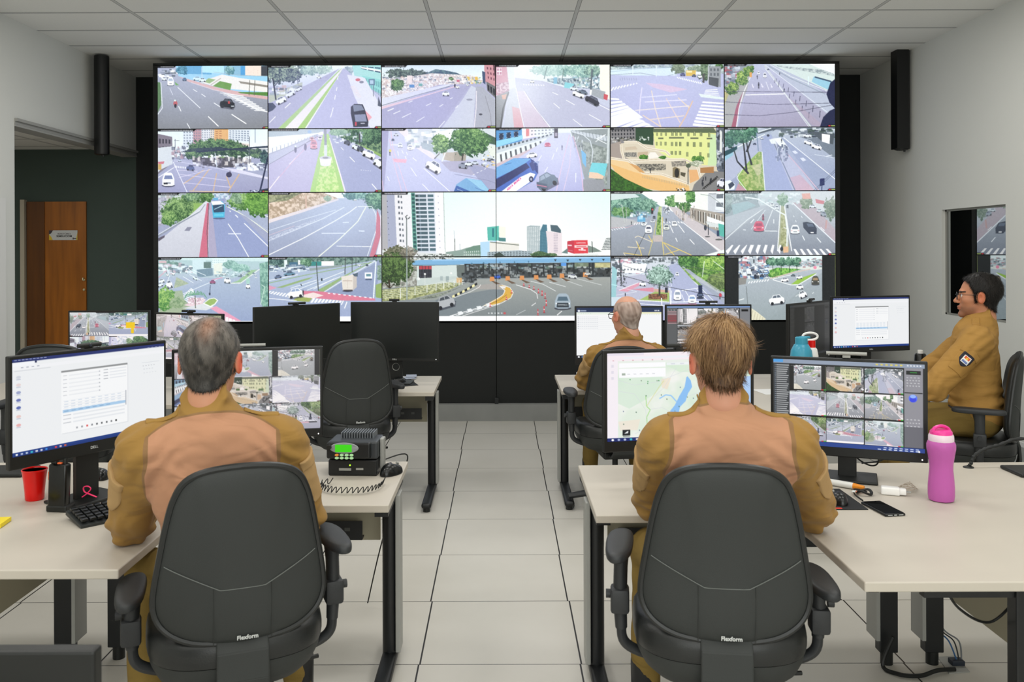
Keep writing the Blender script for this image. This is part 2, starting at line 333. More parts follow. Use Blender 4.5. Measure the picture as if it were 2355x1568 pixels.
# ================================================================ pictures shown on the screens (painted procedurally)
def hexc(c): return np.array([int(c[i:i+2], 16)/255 for i in (0, 2, 4)]) if isinstance(c, str) else np.array(c, float)
_rn = np.random.RandomState(7)
_NT = _rn.rand(256, 256)
def vnoise(x, y):
    xi = np.floor(x).astype(int); yi = np.floor(y).astype(int); fx = x-xi; fy = y-yi
    fx = fx*fx*(3-2*fx); fy = fy*fy*(3-2*fy)
    g = lambda a, b: _NT[a & 255, b & 255]
    return (g(xi, yi)*(1-fx)+g(xi+1, yi)*fx)*(1-fy)+(g(xi, yi+1)*(1-fx)+g(xi+1, yi+1)*fx)*fy
class Cv:
    def __init__(s, W, Hh, box, base='9aa0b8'):
        s.W, s.H = W, Hh; s.b = box; s.a = np.zeros((Hh, W, 3)); s.a[:] = hexc(base); s.kx = W/(box[2]-box[0]); s.ky = Hh/(box[3]-box[1])
        s.rs = np.random.RandomState(int(abs(box[0]*7+box[1]*13)) % 9999)
    def t(s, p): return ((p[0]-s.b[0])*s.kx, (p[1]-s.b[1])*s.ky)
    def bb(s, q):
        xs = [p[0] for p in q]; ys = [p[1] for p in q]
        return max(0, int(min(xs))-1), min(s.W, int(max(xs))+2), max(0, int(min(ys))-1), min(s.H, int(max(ys))+2)
    def cov(s, q):
        x0, x1, y0, y1 = s.bb(q)
        if x1 <= x0 or y1 <= y0: return None
        acc = np.zeros((y1-y0, x1-x0)); n = 3
        for a in range(n):
            for b in range(n):
                X = (np.arange(x0, x1)+(a+.5)/n)[None, :]; Y = (np.arange(y0, y1)+(b+.5)/n)[:, None]
                ins = np.zeros(acc.shape, bool)
                for i in range(len(q)):
                    (ax, ay), (bx, by) = q[i], q[(i+1) % len(q)]
                    if ay == by: continue
                    ins ^= ((Y < ay) != (Y < by)) & (X < (bx-ax)*(Y-ay)/(by-ay)+ax)
                acc += ins
        return x0, x1, y0, y1, acc/(n*n)
    def blend(s, c, col, al=1):
        if c is None: return
        x0, x1, y0, y1, m = c; m = (m*al)[..., None]; s.a[y0:y1, x0:x1] = s.a[y0:y1, x0:x1]*(1-m)+col*m
    def poly(s, pts, col, al=1): s.blend(s.cov([s.t(p) for p in pts]), hexc(col), al); return s
    def P(s, flat, col, al=1): return s.poly([(flat[i], flat[i+1]) for i in range(0, len(flat), 2)], col, al)
    def R(s, x0, y0, x1, y1, col, al=1): return s.P([x0, y0, x1, y0, x1, y1, x0, y1], col, al)
    def L(s, flat, w, col, al=1, w2=None):
        p = [(flat[i], flat[i+1]) for i in range(0, len(flat), 2)]; n = len(p)-1
        for i in range(n):
            (ax, ay), (bx, by) = p[i], p[i+1]; d = math.hypot(bx-ax, by-ay) or 1; nx, ny = -(by-ay)/d/2, (bx-ax)/d/2
            wa = w if w2 is None else w+(w2-w)*i/n; wb = w if w2 is None else w+(w2-w)*(i+1)/n
            s.poly([(ax+nx*wa, ay+ny*wa), (bx+nx*wb, by+ny*wb), (bx-nx*wb, by-ny*wb), (ax-nx*wa, ay-ny*wa)], col, al)
        return s
    def D(s, x0, y0, x1, y1, n, w, col='f4f4ff', al=1, fill=.45, w2=None, pw=1.0):
        'dashed line; pw>1 crowds the dashes towards the start'
        for k in range(n):
            a = (k/n)**pw; b = ((k+fill)/n)**pw; ww = w if w2 is None else w+(w2-w)*a
            s.L([x0+(x1-x0)*a, y0+(y1-y0)*a, x0+(x1-x0)*b, y0+(y1-y0)*b], ww, col, al)
        return s
    def E(s, cx, cy, rx, ry, col, al=1):
        return s.poly([(cx+rx*math.cos(2*PI*k/20), cy+ry*math.sin(2*PI*k/20)) for k in range(20)], col, al)
    def G(s, flat, c0, c1, vert=True, al=1):
        'polygon filled with a two-tone sweep'
        c = s.cov([s.t((flat[i], flat[i+1])) for i in range(0, len(flat), 2)])
        if c is None: return s
        x0, x1, y0, y1, m = c; g = (np.linspace(0, 1, y1-y0)[:, None, None] if vert else np.linspace(0, 1, x1-x0)[None, :, None])
        s.blend(c, hexc(c0)*(1-g)+hexc(c1)*g, al); return s
    def tree(s, cx, cy, rx, ry, c0='2c5030', c1='8fbf6a', al=1, d=1.0, sc_=1.0):
        (x, y), (px, py) = s.t((cx, cy)), (rx*s.kx, ry*s.ky); x0, x1, y0, y1 = s.bb([(x-px*1.3, y-py*1.3), (x+px*1.3, y+py*1.3)])
        if x1 <= x0 or y1 <= y0: return s
        X = np.arange(x0, x1)[None, :]+.5; Y = np.arange(y0, y1)[:, None]+.5; o = s.rs.rand()*99
        r = ((X-x)/px)**2+((Y-y)/py)**2; n = vnoise(X/5*sc_+o, Y/5*sc_+o); n2 = vnoise(X/1.8*sc_+o, Y/1.8*sc_)
        m = np.clip((1.05*d-r-(n-.5)*.9-(n2-.5)*.5)*5, 0, 1)
        g = np.clip(.5+(n2-.5)*1.1+(n-.5)*.8-(Y-y)/py*.25, 0, 1)[..., None]
        s.blend((x0, x1, y0, y1, m), hexc(c0)*(1-g)+hexc(c1)*g, al); return s
    def nz(s, flat, c0, c1, size=3, al=1, th=None):
        'noisy texture inside a polygon'
        c = s.cov([s.t((flat[i], flat[i+1])) for i in range(0, len(flat), 2)])
        if c is None: return s
        x0, x1, y0, y1, m = c; X = np.arange(x0, x1)[None, :]+.0; Y = np.arange(y0, y1)[:, None]+.0
        n = vnoise(X/size+x0, Y/size+y0)*.6+vnoise(X/size*2.3, Y/size*2.3+9)*.4
        g = np.clip((n-.5)*3+.5, 0, 1) if th is None else (n > th).astype(float)
        if th is not None: m = m*g
        s.blend((x0, x1, y0, y1, m), hexc(c0)*(1-g[..., None])+hexc(c1)*g[..., None], al); return s
    def clut(s, x0, y0, x1, y1, n, w, h, cols, al=.8):
        'many small blocks: distant houses, shop fronts, parked cars'
        for k in range(n):
            x = x0+s.rs.rand()*(x1-x0); y = y0+s.rs.rand()*(y1-y0); a = w*(.4+s.rs.rand()); b = h*(.4+s.rs.rand())
            s.R(x-a/2, y-b/2, x+a/2, y+b/2, cols[s.rs.randint(len(cols))], al)
        return s
    def win(s, q, nx, ny, col, fx=.55, fy=.5, al=1):
        'grid of windows over a quad TL,TR,BR,BL'
        (a, b, c, d) = [np.array((q[i], q[i+1]), float) for i in range(0, 8, 2)]
        f = lambda u, v: (a*(1-u)+b*u)*(1-v)+(d*(1-u)+c*u)*v
        for i in range(nx):
            for j in range(ny):
                u0 = (i+.5-fx/2)/nx; u1 = (i+.5+fx/2)/nx; v0 = (j+.5-fy/2)/ny; v1 = (j+.5+fy/2)/ny
                s.poly([f(u0, v0), f(u1, v0), f(u1, v1), f(u0, v1)], col, al)
        return s
    def zebra(s, q, n, col='ffffff', fill=.5, al=1):
        (a, b, c, d) = [np.array((q[i], q[i+1]), float) for i in range(0, 8, 2)]
        for k in range(n):
            u0 = k/n; u1 = (k+fill)/n; s.poly([a*(1-u0)+b*u0, a*(1-u1)+b*u1, d*(1-u1)+c*u1, d*(1-u0)+c*u0], col, al)
        return s
    def car(s, x, y, w, h=None, col='f4f6fa', ang=0, glass='39405a', tail=None):
        'x,y = middle of the car; ang turns it'
        h = h or w*.5; ca, sa = math.cos(ang), math.sin(ang)
        def f(pts): return [(x+(px*w*ca-py*h*sa), y+(px*w*sa+py*h*ca)) for px, py in pts]
        s.poly(f([(-.52, .2), (-.4, .58), (.45, .6), (.56, .2), (.3, -.1), (-.3, -.1)]), '2a2c3a', .55)
        s.poly(f([(-.5, .05), (-.46, -.12), (-.3, -.2), (-.2, -.46), (.22, -.48), (.36, -.2), (.48, -.08), (.5, .3), (.44, .42), (-.44, .42)]), col)
        s.poly(f([(-.26, -.18), (-.17, -.4), (.02, -.42), (.02, -.16)]), glass, .9); s.poly(f([(.05, -.16), (.05, -.42), (.2, -.42), (.31, -.16)]), glass, .9)
        for cx in (-.3, .3): s.poly(f([(cx+.1*math.cos(k), .38+.17*math.sin(k)) for k in np.linspace(0, 6.28, 10)[:-1]]), '22242c')
        if tail: s.poly(f([(-.5, .0), (-.43, .0), (-.43, .15), (-.5, .15)]), tail)
        return s
    def carv(s, x, y, w, h, col='f4f6fa', glass='39405a', lights='ffffff', shx=0):
        'car seen along its length from the front or rear'
        s.E(x, y+h*.46, w*.55, h*.12, '2a2c3a', .7)
        s.P([x-.5*w, y+.4*h, x-.5*w, y-.02*h, x-.36*w+shx, y-.38*h, x-.22*w+shx, y-.5*h, x+.22*w+shx, y-.5*h, x+.36*w+shx, y-.38*h, x+.5*w, y-.02*h, x+.5*w, y+.4*h, x+.3*w, y+.48*h, x-.3*w, y+.48*h], col)
        s.P([x-.37*w, y-.02*h, x-.27*w+shx, y-.3*h, x+.27*w+shx, y-.3*h, x+.37*w, y-.02*h], glass, .9)
        s.R(x-.46*w, y+.1*h, x-.3*w, y+.2*h, lights); s.R(x+.3*w, y+.1*h, x+.46*w, y+.2*h, lights); s.R(x-.2*w, y+.22*h, x+.2*w, y+.32*h, '333844', .6)
        return s
    def man(s, x, y, h, col='22252e'): s.E(x, y-h*.42, h*.09, h*.09, col); s.R(x-h*.12, y-h*.33, x+h*.12, y+.05*h, col); s.R(x-h*.09, y, x-.01*h, y+h*.5, col); s.R(x+h*.01, y, x+h*.09, y+h*.5, col); return s
    def haze(s, col, a0, a1, vert=True):
        n = s.H if vert else s.W; g = np.linspace(a0, a1, n); g = g[:, None, None] if vert else g[None, :, None]
        s.a = s.a*(1-g)+hexc(col)*g; return s
    def glow(s, cx, cy, r, col, al):
        x, y = s.t((cx, cy)); X = np.arange(s.W)[None, :]; Y = np.arange(s.H)[:, None]; g = (np.exp(-(((X-x)/(r*s.kx))**2+((Y-y)/(r*s.ky))**2))*al)[..., None]
        s.a = s.a*(1-g)+hexc(col)*g; return s
    def hud(s, wd=.19, tagw=.05):
        'black title strip at the top left and the small recording mark'
        x0, y0, x1, y1 = s.b; w = x1-x0; h = y1-y0
        s.P([x0, y0, x0+w*wd, y0, x0+w*(wd-.02), y0+h*.032, x0, y0+h*.032], '0a0a12', .95)
        x = x0+w*.03
        while x < x0+w*(wd-.03): a = w*(.004+.008*s.rs.rand()); s.R(x, y0+h*.009, x+a, y0+h*.022, 'eeeef4', .75); x += a+w*.003
        s.P([x1-w*tagw, y1-h*.032, x1, y1-h*.032, x1, y1, x1-w*(tagw+.015), y1], '12080c', .9); s.R(x1-w*tagw, y1-h*.026, x1-w*tagw*.7, y1-h*.006, 'e02840')
        s.R(x1-w*tagw*.62, y1-h*.023, x1, y1-h*.008, 'b8d860', .8); return s
    def out(s, cut=None):
        return np.clip(s.a, 0, 1)
LET = {'A': 'AD', }
def strokes(cv, txt, x, y, ux, uy, vx, vy, w, col):
    'simple stroke lettering; u = along, v = up'
    G_ = {'A': [(0, 0, .5, 1), (.5, 1, 1, 0), (.2, .4, .8, .4)], 'G': [(1, .85, .3, 1), (.3, 1, 0, .5), (0, .5, .3, 0), (.3, 0, 1, .1), (1, .1, 1, .5), (1, .5, .6, .5)], 'U': [(0, 1, .05, .15), (.05, .15, .5, 0), (.5, 0, .95, .15), (.95, .15, 1, 1)], 'I': [(.5, 0, .5, 1)],
          'B': [(0, 0, 0, 1), (0, 1, .9, .8), (.9, .8, 0, .5), (0, .5, 1, .25), (1, .25, 0, 0)], 'R': [(0, 0, 0, 1), (0, 1, .9, .8), (.9, .8, 0, .5), (.3, .5, 1, 0)], 'N': [(0, 0, 0, 1), (0, 1, 1, 0), (1, 0, 1, 1)], 'C': [(1, .9, .3, 1), (.3, 1, 0, .5), (0, .5, .3, 0), (.3, 0, 1, .1)], ' ': []}
    for i, ch in enumerate(txt):
        bx = x+ux*i*1.35; by = y+uy*i*1.35
        for (a, b, c, d) in G_[ch]: cv.L([bx+ux*a+vx*b, by+uy*a+vy*b, bx+ux*c+vx*d, by+uy*c+vy*d], w, col)
W_, H_ = 232, 131
CITY = ['6f7890', 'b8c0d4', 'e8ecf6', '4c5468', 'c9a8a8', '90a0b4', 'ffffff']
PIC = {}
def paint_wall():
    # ---- row 1
    c = Cv(W_, H_, (95, 115, 1163, 718), '8f93a4')
    c.G([95, 115, 1163, 115, 1163, 718, 95, 718], 'a8aecb', '7e8088'); c.P([95, 270, 125, 275, 135, 480, 95, 560], '4f7a45'); c.L([128, 270, 140, 520, 95, 580], 8, 'dfe2ea')
    c.P([270, 115, 1163, 115, 1163, 420, 700, 345, 500, 290, 300, 215], '8ccdf0'); c.P([300, 115, 620, 115, 620, 200, 300, 190], '4a9fd6'); c.P([530, 115, 740, 115, 740, 190, 530, 180], 'a6e2fb'); c.P([740, 120, 900, 115, 900, 210, 740, 200], '7db8d8'); c.P([900, 118, 950, 115, 950, 210, 900, 210], '3a9ae0'); c.P([945, 115, 1105, 115, 1105, 215, 945, 210], 'f3dccb'); c.P([1100, 120, 1163, 115, 1163, 215, 1100, 215], '3a3f48')
    c.win([960, 150, 1090, 150, 1090, 200, 960, 195], 3, 2, 'd9b9a8', .2, .1); c.clut(110, 150, 280, 230, 30, 40, 16, ['4b5563', 'c9d2de', '7f8ba0', 'ffffff']); c.tree(330, 160, 60, 45, '1c5f80', '5aa6c4'); c.tree(790, 160, 50, 45, '3e7d8e', '9bd0c8')
    c.P([300, 215, 700, 330, 1163, 412, 1163, 440, 880, 400, 640, 350, 400, 270], 'dba6a6'); c.P([500, 270, 720, 200, 900, 235, 1163, 270, 1163, 372, 820, 340, 640, 310], 'ece6e0')
    c.P([540, 268, 590, 235, 660, 248, 600, 285], '8db46a'); c.P([630, 310, 700, 262, 815, 288, 800, 350], '5f9a3a'); c.P([870, 368, 1163, 370, 1163, 408, 900, 380], '4e8a2e'); c.P([880, 262, 1163, 305, 1163, 325, 900, 285], '8d8478'); c.L([640, 175, 850, 205, 1163, 218], 4, '9ab0bd'); c.L([610, 300, 710, 235], 8, 'b8a89a')
    for x in (990, 1040): c.L([x, 255, x-8, 400], 6, '5c5a52')
    c.L([524, 125, 528, 290], 6, 'c6dbe6')
    c.L([860, 400, 640, 345, 420, 275], 5, 'cfd0dd'); c.zebra([740, 375, 1163, 560, 1060, 560, 690, 372], 10, 'f2f2f6', .42)
    for k in range(9): c.L([740+k*38, 380+k*19, 930+k*30, 408+k*19], 9, 'f4f4f8')
    c.L([290, 320, 508, 520], 7, 'e8eaf2'); c.D(520, 385, 560, 412, 1, 6, fill=1); c.D(440, 340, 480, 365, 1, 6, fill=1); c.L([640, 470, 700, 508], 7, 'f2f4fa'); c.L([585, 600, 685, 695], 9, 'ffffff'); c.L([812, 580, 955, 672], 9, 'ffffff'); c.L([380, 665, 410, 718], 7, 'f2f4fa'); c.L([298, 500, 322, 550], 8, 'f2f4fa'); c.L([215, 330, 243, 395], 5, 'ddddee')
    c.carv(222, 262, 62, 84, 'f6fbff', '9fb0c6'); c.car(160, 238, 50, 34, 'e8eef8'); c.car(357, 243, 42, 32, '4a6a92'); c.car(478, 236, 80, 40, 'c8e6f6', 0, '6a92b4'); c.car(530, 250, 70, 36, 'dceefa'); c.P([262, 268, 305, 300, 270, 300], '62a84a')
    c.car(772, 475, 146, 92, '1b1f26', .12, '454d5c'); c.R(778, 455, 796, 478, 'd43a3a'); c.R(808, 498, 838, 508, 'c9cfd6'); c.E(268, 475, 20, 26, 'c44a50'); c.E(268, 498, 12, 20, '22242c'); c.E(264, 447, 8, 9, 'ddffee'); c.glow(450, 300, 500, 'ccd4ff', .18); c.hud(.17, .04); PIC['11'] = c.out()
    c = Cv(W_, H_, (1170, 100, 2258, 705), 'b9b9dc')
    c.G([1170, 100, 2258, 100, 2258, 300, 1170, 300], 'eaf4ff', 'c8cfe4'); c.tree(1300, 160, 200, 110, '33445a', '9cb49a', 1, 1.1); c.tree(1560, 150, 90, 50, '6c8f92', 'b6d8c4'); c.tree(1700, 140, 90, 45, '86a8a0', 'c6e6cc'); c.tree(1950, 150, 60, 50, '7a8fa6', 'b4ccd0')
    c.P([1980, 100, 2258, 100, 2258, 260, 2000, 200], '9cdcd8'); c.P([2060, 110, 2258, 150, 2258, 175, 2070, 130], 'f2fbfb'); c.P([2075, 200, 2258, 240, 2258, 380, 2110, 300], '7fd6d0'); c.win([2080, 210, 2258, 250, 2258, 420, 2120, 300], 9, 2, '4c8e98', .35, .7); c.win([2060, 105, 2258, 110, 2258, 190, 2060, 140], 3, 2, '27446a', .8, .3)
    c.P([1180, 380, 1500, 260, 1500, 330, 1180, 460], 'b4bca8'); c.clut(1190, 300, 1500, 400, 34, 40, 24, CITY)
    c.P([1860, 130, 1170, 470, 1170, 705, 1270, 705], 'a6a6c8'); c.P([1870, 130, 1280, 700, 1530, 700, 1885, 130], 'cdd8c0'); c.P([1850, 150, 1265, 705, 1330, 705, 1862, 150], 'a4cf72'); c.P([1880, 150, 1450, 705, 1520, 705, 1888, 150], '9ed254'); c.P([1866, 150, 1330, 705, 1450, 705, 1878, 150], 'f0e6ea'); c.L([1888, 150, 1530, 705], 9, 'ffffff', 1)
    c.P([1892, 130, 1935, 150, 2258, 520, 2258, 705, 1540, 705], 'b0b0d6'); c.P([1930, 190, 2100, 220, 2258, 500, 2258, 705, 2150, 700, 2000, 400], 'dcdce8')
    for (x0, y0, x1, y1) in ((1385, 460, 1330, 510), (1240, 590, 1180, 650), (1845, 200, 1838, 240), (1834, 310, 1826, 345), (1818, 385, 1810, 430), (1797, 505, 1770, 600)): c.L([x0, y0, x1, y1], 7, 'fafaff')
    for k in range(8): c.L([1960+k*10, 310+k*14, 2010+k*8, 300+k*14], 4, 'eed0cc')
    c.P([2090, 520, 2170, 600, 2130, 640], 'f29aa4'); c.L([2185, 290, 2185, 400], 6, '56607a'); c.R(2140, 232, 2198, 292, '5a7c9c'); c.R(2150, 245, 2185, 280, 'a8c8e2'); c.P([2230, 400, 2258, 480, 2258, 500, 2225, 490], '4c5468')
    c.L([1215, 220, 1245, 430], 14, '2c3346'); c.L([1230, 300, 1290, 230], 8, '2c3346'); c.L([1450, 200, 1458, 280], 8, '56607a'); c.car(1290, 432, 105, 66, 'eef2fa', -.45, '55607c'); c.car(1380, 370, 96, 56, 'e2e8f4', -.5, '55607c'); c.car(1460, 325, 70, 40, 'dfe6f4', -.4); c.P([1170, 460, 1215, 458, 1248, 495, 1215, 530, 1170, 550], '39425e'); c.car(1660, 210, 50, 26, 'f0f4ff')
    c.E(2035, 240, 24, 14, 'd65c6c'); c.E(2070, 262, 22, 12, '7c7c94')
    c.P([1965, 500, 2000, 470, 2080, 475, 2100, 520, 2135, 640, 2130, 690, 1990, 695, 1965, 560], '262a3c'); c.P([1985, 480, 2070, 485, 2095, 530, 1995, 545], '6e7892'); c.P([2000, 575, 2105, 570, 2120, 640, 2010, 640], '7c84a6'); c.R(2005, 645, 2022, 680, 'd42a3c'); c.R(2060, 652, 2100, 664, 'aaaabb')
    c.glow(1650, 420, 520, 'c4c4ff', .3); c.hud(.21, .05); PIC['12'] = c.out()
    c = Cv(W_, H_, (42, 80, 1138, 687), 'aaa9cc')
    c.G([42, 80, 1138, 80, 1138, 230, 42, 230], 'cfe0ea', 'eef4f8'); c.tree(270, 175, 210, 62, '2b3c3e', '6d8674'); c.P([460, 165, 560, 122, 640, 130, 760, 155, 830, 185], '3a566c'); c.nz([460, 165, 560, 122, 640, 130, 760, 155, 830, 185], '3a566c', '557a80', 4)
    c.nz([42, 210, 300, 195, 520, 160, 900, 180, 1040, 240, 900, 265, 600, 270, 42, 440], 'c9b4ac', 'f6f2ee', 2.5); c.clut(60, 190, 850, 250, 160, 24, 14, ['f8f4f0', 'd8b8a4', 'a0a8b4', '6a7484', 'ffffff', 'e8cabc'], .7); c.clut(50, 240, 500, 330, 40, 26, 14, CITY, .6)
    c.R(287, 180, 336, 255, 'f2ddd4'); c.tree(190, 275, 75, 60, '21442c', '6ea454'); c.L([130, 140, 138, 320], 5, '5a606c'); c.R(310, 268, 358, 298, '3d80c4'); c.R(400, 258, 436, 284, '58a89c'); c.tree(712, 215, 24, 20)
    c.P([42, 400, 560, 290, 700, 262, 700, 280, 42, 480], 'd8dbe6'); c.L([42, 470, 400, 365, 700, 285], 5, '56606c'); c.P([42, 480, 560, 340, 760, 280, 760, 290, 42, 505], 'eac2cc'); c.P([42, 505, 760, 290, 900, 278, 590, 687, 42, 687], 'a3a1c6')
    c.P([905, 280, 950, 300, 935, 500, 925, 687, 620, 687, 830, 400], 'c6cada'); c.P([950, 290, 1010, 290, 1138, 420, 1138, 687, 930, 687, 945, 450], 'a7a9b8'); c.L([955, 330, 952, 500, 932, 687], 9, 'e6dde4'); c.L([1040, 380, 1090, 560, 1100, 687], 4, '7d7a86'); c.E(888, 415, 30, 10, '8e90a4'); c.E(995, 557, 17, 9, '3c3e4c')
    c.D(100, 520, 160, 495, 1, 7, fill=1)
    for q in ((100, 522, 155, 500), (155, 550, 222, 520), (238, 585, 325, 543), (375, 628, 455, 578), (470, 472, 520, 448), (598, 482, 636, 458), (752, 498, 778, 470), (300, 440, 340, 425), (700, 408, 725, 395), (590, 687, 650, 620)): c.L(q, 6, 'f8f8ff')
    c.P([1030, 80, 1138, 80, 1138, 300, 1070, 262, 1035, 240], 'd38a94'); c.win([1045, 90, 1138, 100, 1138, 250, 1060, 220], 3, 3, '6e3c50', .4, .5); c.P([1050, 240, 1138, 290, 1138, 400, 1060, 330], '6b6a6e'); c.win([1055, 260, 1138, 310, 1138, 390, 1060, 325], 3, 1, '222430', .6, .8); c.P([1115, 80, 1138, 80, 1138, 220], '5f3c48'); c.P([1010, 140, 1040, 150, 1042, 270, 1016, 250], '3b4e74')
    c.clut(840, 200, 1000, 262, 40, 20, 16, ['39435a', '92a0b4', 'dfe6ee', 'f0c040', '7ab088']); c.R(942, 195, 968, 228, 'f0b83a'); c.R(765, 222, 795, 246, 'd05a74'); c.car(660, 355, 70, 48, 'f4f6fa'); c.car(772, 292, 40, 28, 'ffffff'); c.E(748, 280, 8, 18, '30323c'); c.car(870, 274, 30, 18, 'ffffff'); c.car(808, 252, 22, 20, 'f4dcdc')
    c.glow(450, 470, 420, 'b6b2ff', .3); c.hud(.23, .07); PIC['13'] = c.out()
    c = Cv(W_, H_, (1146, 75, 2242, 687), 'bfc2dc')
    c.G([1146, 75, 2242, 75, 2242, 300, 1146, 300], 'eaf3f8', 'd7dde8'); c.P([1146, 80, 1250, 80, 1280, 300, 1200, 380, 1146, 370], 'cc6f88'); c.R(1155, 105, 1205, 175, 'f2dde2'); c.win([1155, 105, 1205, 105, 1205, 175, 1155, 175], 2, 2, 'b04a70', .7, .7); c.nz([1146, 260, 1270, 240, 1275, 330, 1160, 370], '9a5a76', 'dcaebc', 3); c.P([1250, 85, 1320, 90, 1325, 290, 1275, 320], 'd8dde6')
    c.P([1146, 380, 1270, 330, 1235, 480, 1200, 687, 1146, 687], '73767e'); c.L([1270, 340, 1215, 500, 1190, 687], 14, '3e4046'); c.P([1200, 370, 1250, 360, 1240, 410, 1210, 410], 'd98a70')
    c.P([1330, 200, 1600, 235, 1850, 310, 2242, 500, 2242, 687, 1410, 687, 1350, 400], 'b4b4d2'); c.P([1275, 340, 1340, 330, 1380, 560, 1405, 687, 1215, 687], 'bcc0d0'); c.P([1300, 480, 1372, 500, 1412, 687, 1320, 687], 'd99aa8'); c.P([1345, 330, 1420, 330, 1660, 687, 1430, 687, 1370, 500], 'd4b6cc', .7)
    c.L([1340, 300, 1385, 540, 1418, 687], 6, 'f0f0fa'); c.L([1415, 330, 1500, 470, 1670, 687], 7, 'f4f2fc'); c.L([1405, 300, 1620, 640], 3, '9a96b4')
    for q in ((1690, 345, 1745, 370), (1820, 420, 1905, 468), (1885, 605, 1975, 675), (2040, 560, 2155, 625), (2130, 462, 2242, 520), (1700, 450, 1760, 500)): c.L(q, 6, 'f6f6ff')
    for k in range(9): c.L([1410+k*24, 262+k*1, 1418+k*24, 274+k], 8, 'ffffff')
    c.tree(1700, 130, 210, 60, '7fb0a8', 'bfe2d4', .85); c.tree(1950, 140, 180, 70, '5c8f8c', 'b2dcc4', .95); c.tree(2080, 130, 90, 60, '4c7270', 'a4ccb0'); c.nz([1640, 210, 2150, 200, 2170, 320, 1900, 300, 1640, 240], '5c7288', 'b8ccd2', 3); c.clut(1900, 190, 2140, 300, 60, 30, 18, ['ffffff', '7fb2c6', '3e4c5e', 'c6d6dc', '9db9a4'])
    c.P([2150, 75, 2242, 75, 2242, 420, 2180, 380, 2140, 300], 'f2eedd'); c.P([2050, 300, 2200, 340, 2180, 420, 2060, 370], '9aa0a8'); c.P([2185, 360, 2225, 372, 2215, 425, 2180, 410], 'd8404c'); c.L([2072, 120, 2055, 365], 16, '52606a'); c.L([2060, 320, 2055, 370], 18, 'f0f2f0'); c.P([1810, 245, 1900, 265, 1870, 310, 1800, 300], '74cfdc'); c.R(1700, 200, 1735, 262, '6ab0d4'); c.L([1640, 90, 1610, 215], 10, '6c8a8a'); c.L([1800, 120, 1780, 230], 6, '5c7470')
    c.car(1495, 237, 44, 30, 'f6f8fa'); c.car(1895, 305, 76, 42, 'dce4ec', .1); c.car(1940, 360, 120, 62, 'f4f6fa', .35, '4c5468'); c.car(1985, 340, 90, 40, '5a6a80', .3); c.car(2075, 420, 150, 72, '2e2e3e', .5, '5c6278')
    c.haze('e8eefa', .12, .05); c.glow(1350, 300, 300, 'f2f4ff', .55); c.hud(.21, .06); PIC['14'] = c.out()
    c = Cv(W_, H_, (62, 78, 1150, 682), 'b4b6de')
    c.nz([62, 78, 1150, 78, 1150, 170, 62, 170], '8a9aa8', 'c4d4d0', 4); c.P([62, 130, 700, 108, 700, 185, 500, 200, 62, 178], 'd2e8f2'); c.L([62, 150, 350, 120, 700, 110], 6, 'aac4d4'); c.L([62, 180, 350, 162, 560, 200, 750, 160], 6, '96a4b4'); c.clut(70, 90, 680, 108, 50, 24, 8, ['5c7a80', 'a4b8bc', '7da090'])
    c.G([62, 182, 700, 190, 950, 260, 1150, 330, 1150, 682, 62, 682], 'b6badf', 'a8a8d6')
    for (x, y) in ((502, 170), (278, 160), (672, 165)): c.L([x, 90, x, y+25], 10, 'dcecf4')
    c.tree(715, 120, 65, 50, '54684a', '93a87c'); c.tree(960, 150, 70, 80, '39503a', '7e9a70', 1, 1.1); c.tree(870, 120, 70, 30, '68806a', 'a8bc98'); c.tree(1100, 100, 40, 30); c.L([955, 170, 955, 258], 18, '4c4a48'); c.P([1000, 100, 1120, 100, 1118, 300, 1000, 265], '93979c'); c.win([1010, 110, 1110, 110, 1110, 200, 1010, 200], 3, 2, '5f656c', .5, .6); c.P([1005, 200, 1100, 215, 1095, 302, 1005, 275], '4e5258'); c.L([1000, 90, 998, 270], 6, 'd4d8dc')
    c.R(785, 138, 885, 192, 'e8b83c'); c.R(790, 142, 845, 160, 'f6e6a0'); c.car(755, 175, 50, 34, '4a5080'); c.car(862, 188, 40, 26, '525a70'); c.car(920, 196, 40, 34, 'f2f4f6'); c.R(880, 150, 930, 180, 'e8eaf0')
    for k in range(11): c.L([700+k*22, 200+k*5, 716+k*22, 216+k*5.6], 9, 'f4f8ff')
    for k in range(9): c.L([70+k*30, 330-k*8, 95+k*28, 296-k*5], 12, 'f6f8ff')
    for k in range(8): c.P([66, 400+k*36, 66, 416+k*40, 150+k*32, 420+k*24, 140+k*28, 404+k*22], 'f8faff')
    for k in range(3): c.P([150+k*110, 682-k*0, 210+k*110, 682, 395+k*52, 625+k*30, 335+k*48, 600+k*30], 'f8faff')
    for k in range(8): c.P([945-k*13, 435+k*30, 1150, 450+k*33, 1150, 463+k*35, 940-k*13, 450+k*31], 'f8faff')
    for k in range(5): c.P([975-k*6, 325+k*14, 1085+k*6, 318+k*18, 1090+k*6, 326+k*18, 970-k*6, 333+k*14], 'f2f6ff')
    c.P([400, 255, 560, 270, 800, 320, 640, 350, 470, 300], 'e8b8cc', .75); c.P([905, 360, 1150, 400, 1150, 420, 930, 395], 'dce8e4')
    for q, col in (([365, 300, 350, 400, 340, 550], 'e8dcf4'), ([455, 330, 490, 500, 545, 682], 'f6d8b0'), ([595, 405, 650, 500, 730, 640], 'ecc8b4'), ([710, 400, 815, 495], 'f2d0a4'), ([850, 430, 780, 580, 720, 682], 'f6b878'), ([370, 565, 550, 682], 'f6cda0'), ([300, 520, 815, 478], 'f2e0cc'), ([440, 608, 770, 572], 'f2d4b4'), ([390, 440, 790, 420], 'e6def0'), ([360, 395, 700, 370], 'dcdcf4')): c.L(q, 10, col, .9)
    for k in range(8): c.L([155+k*22, 205, 157+k*22, 232], 4, '8c92ac')
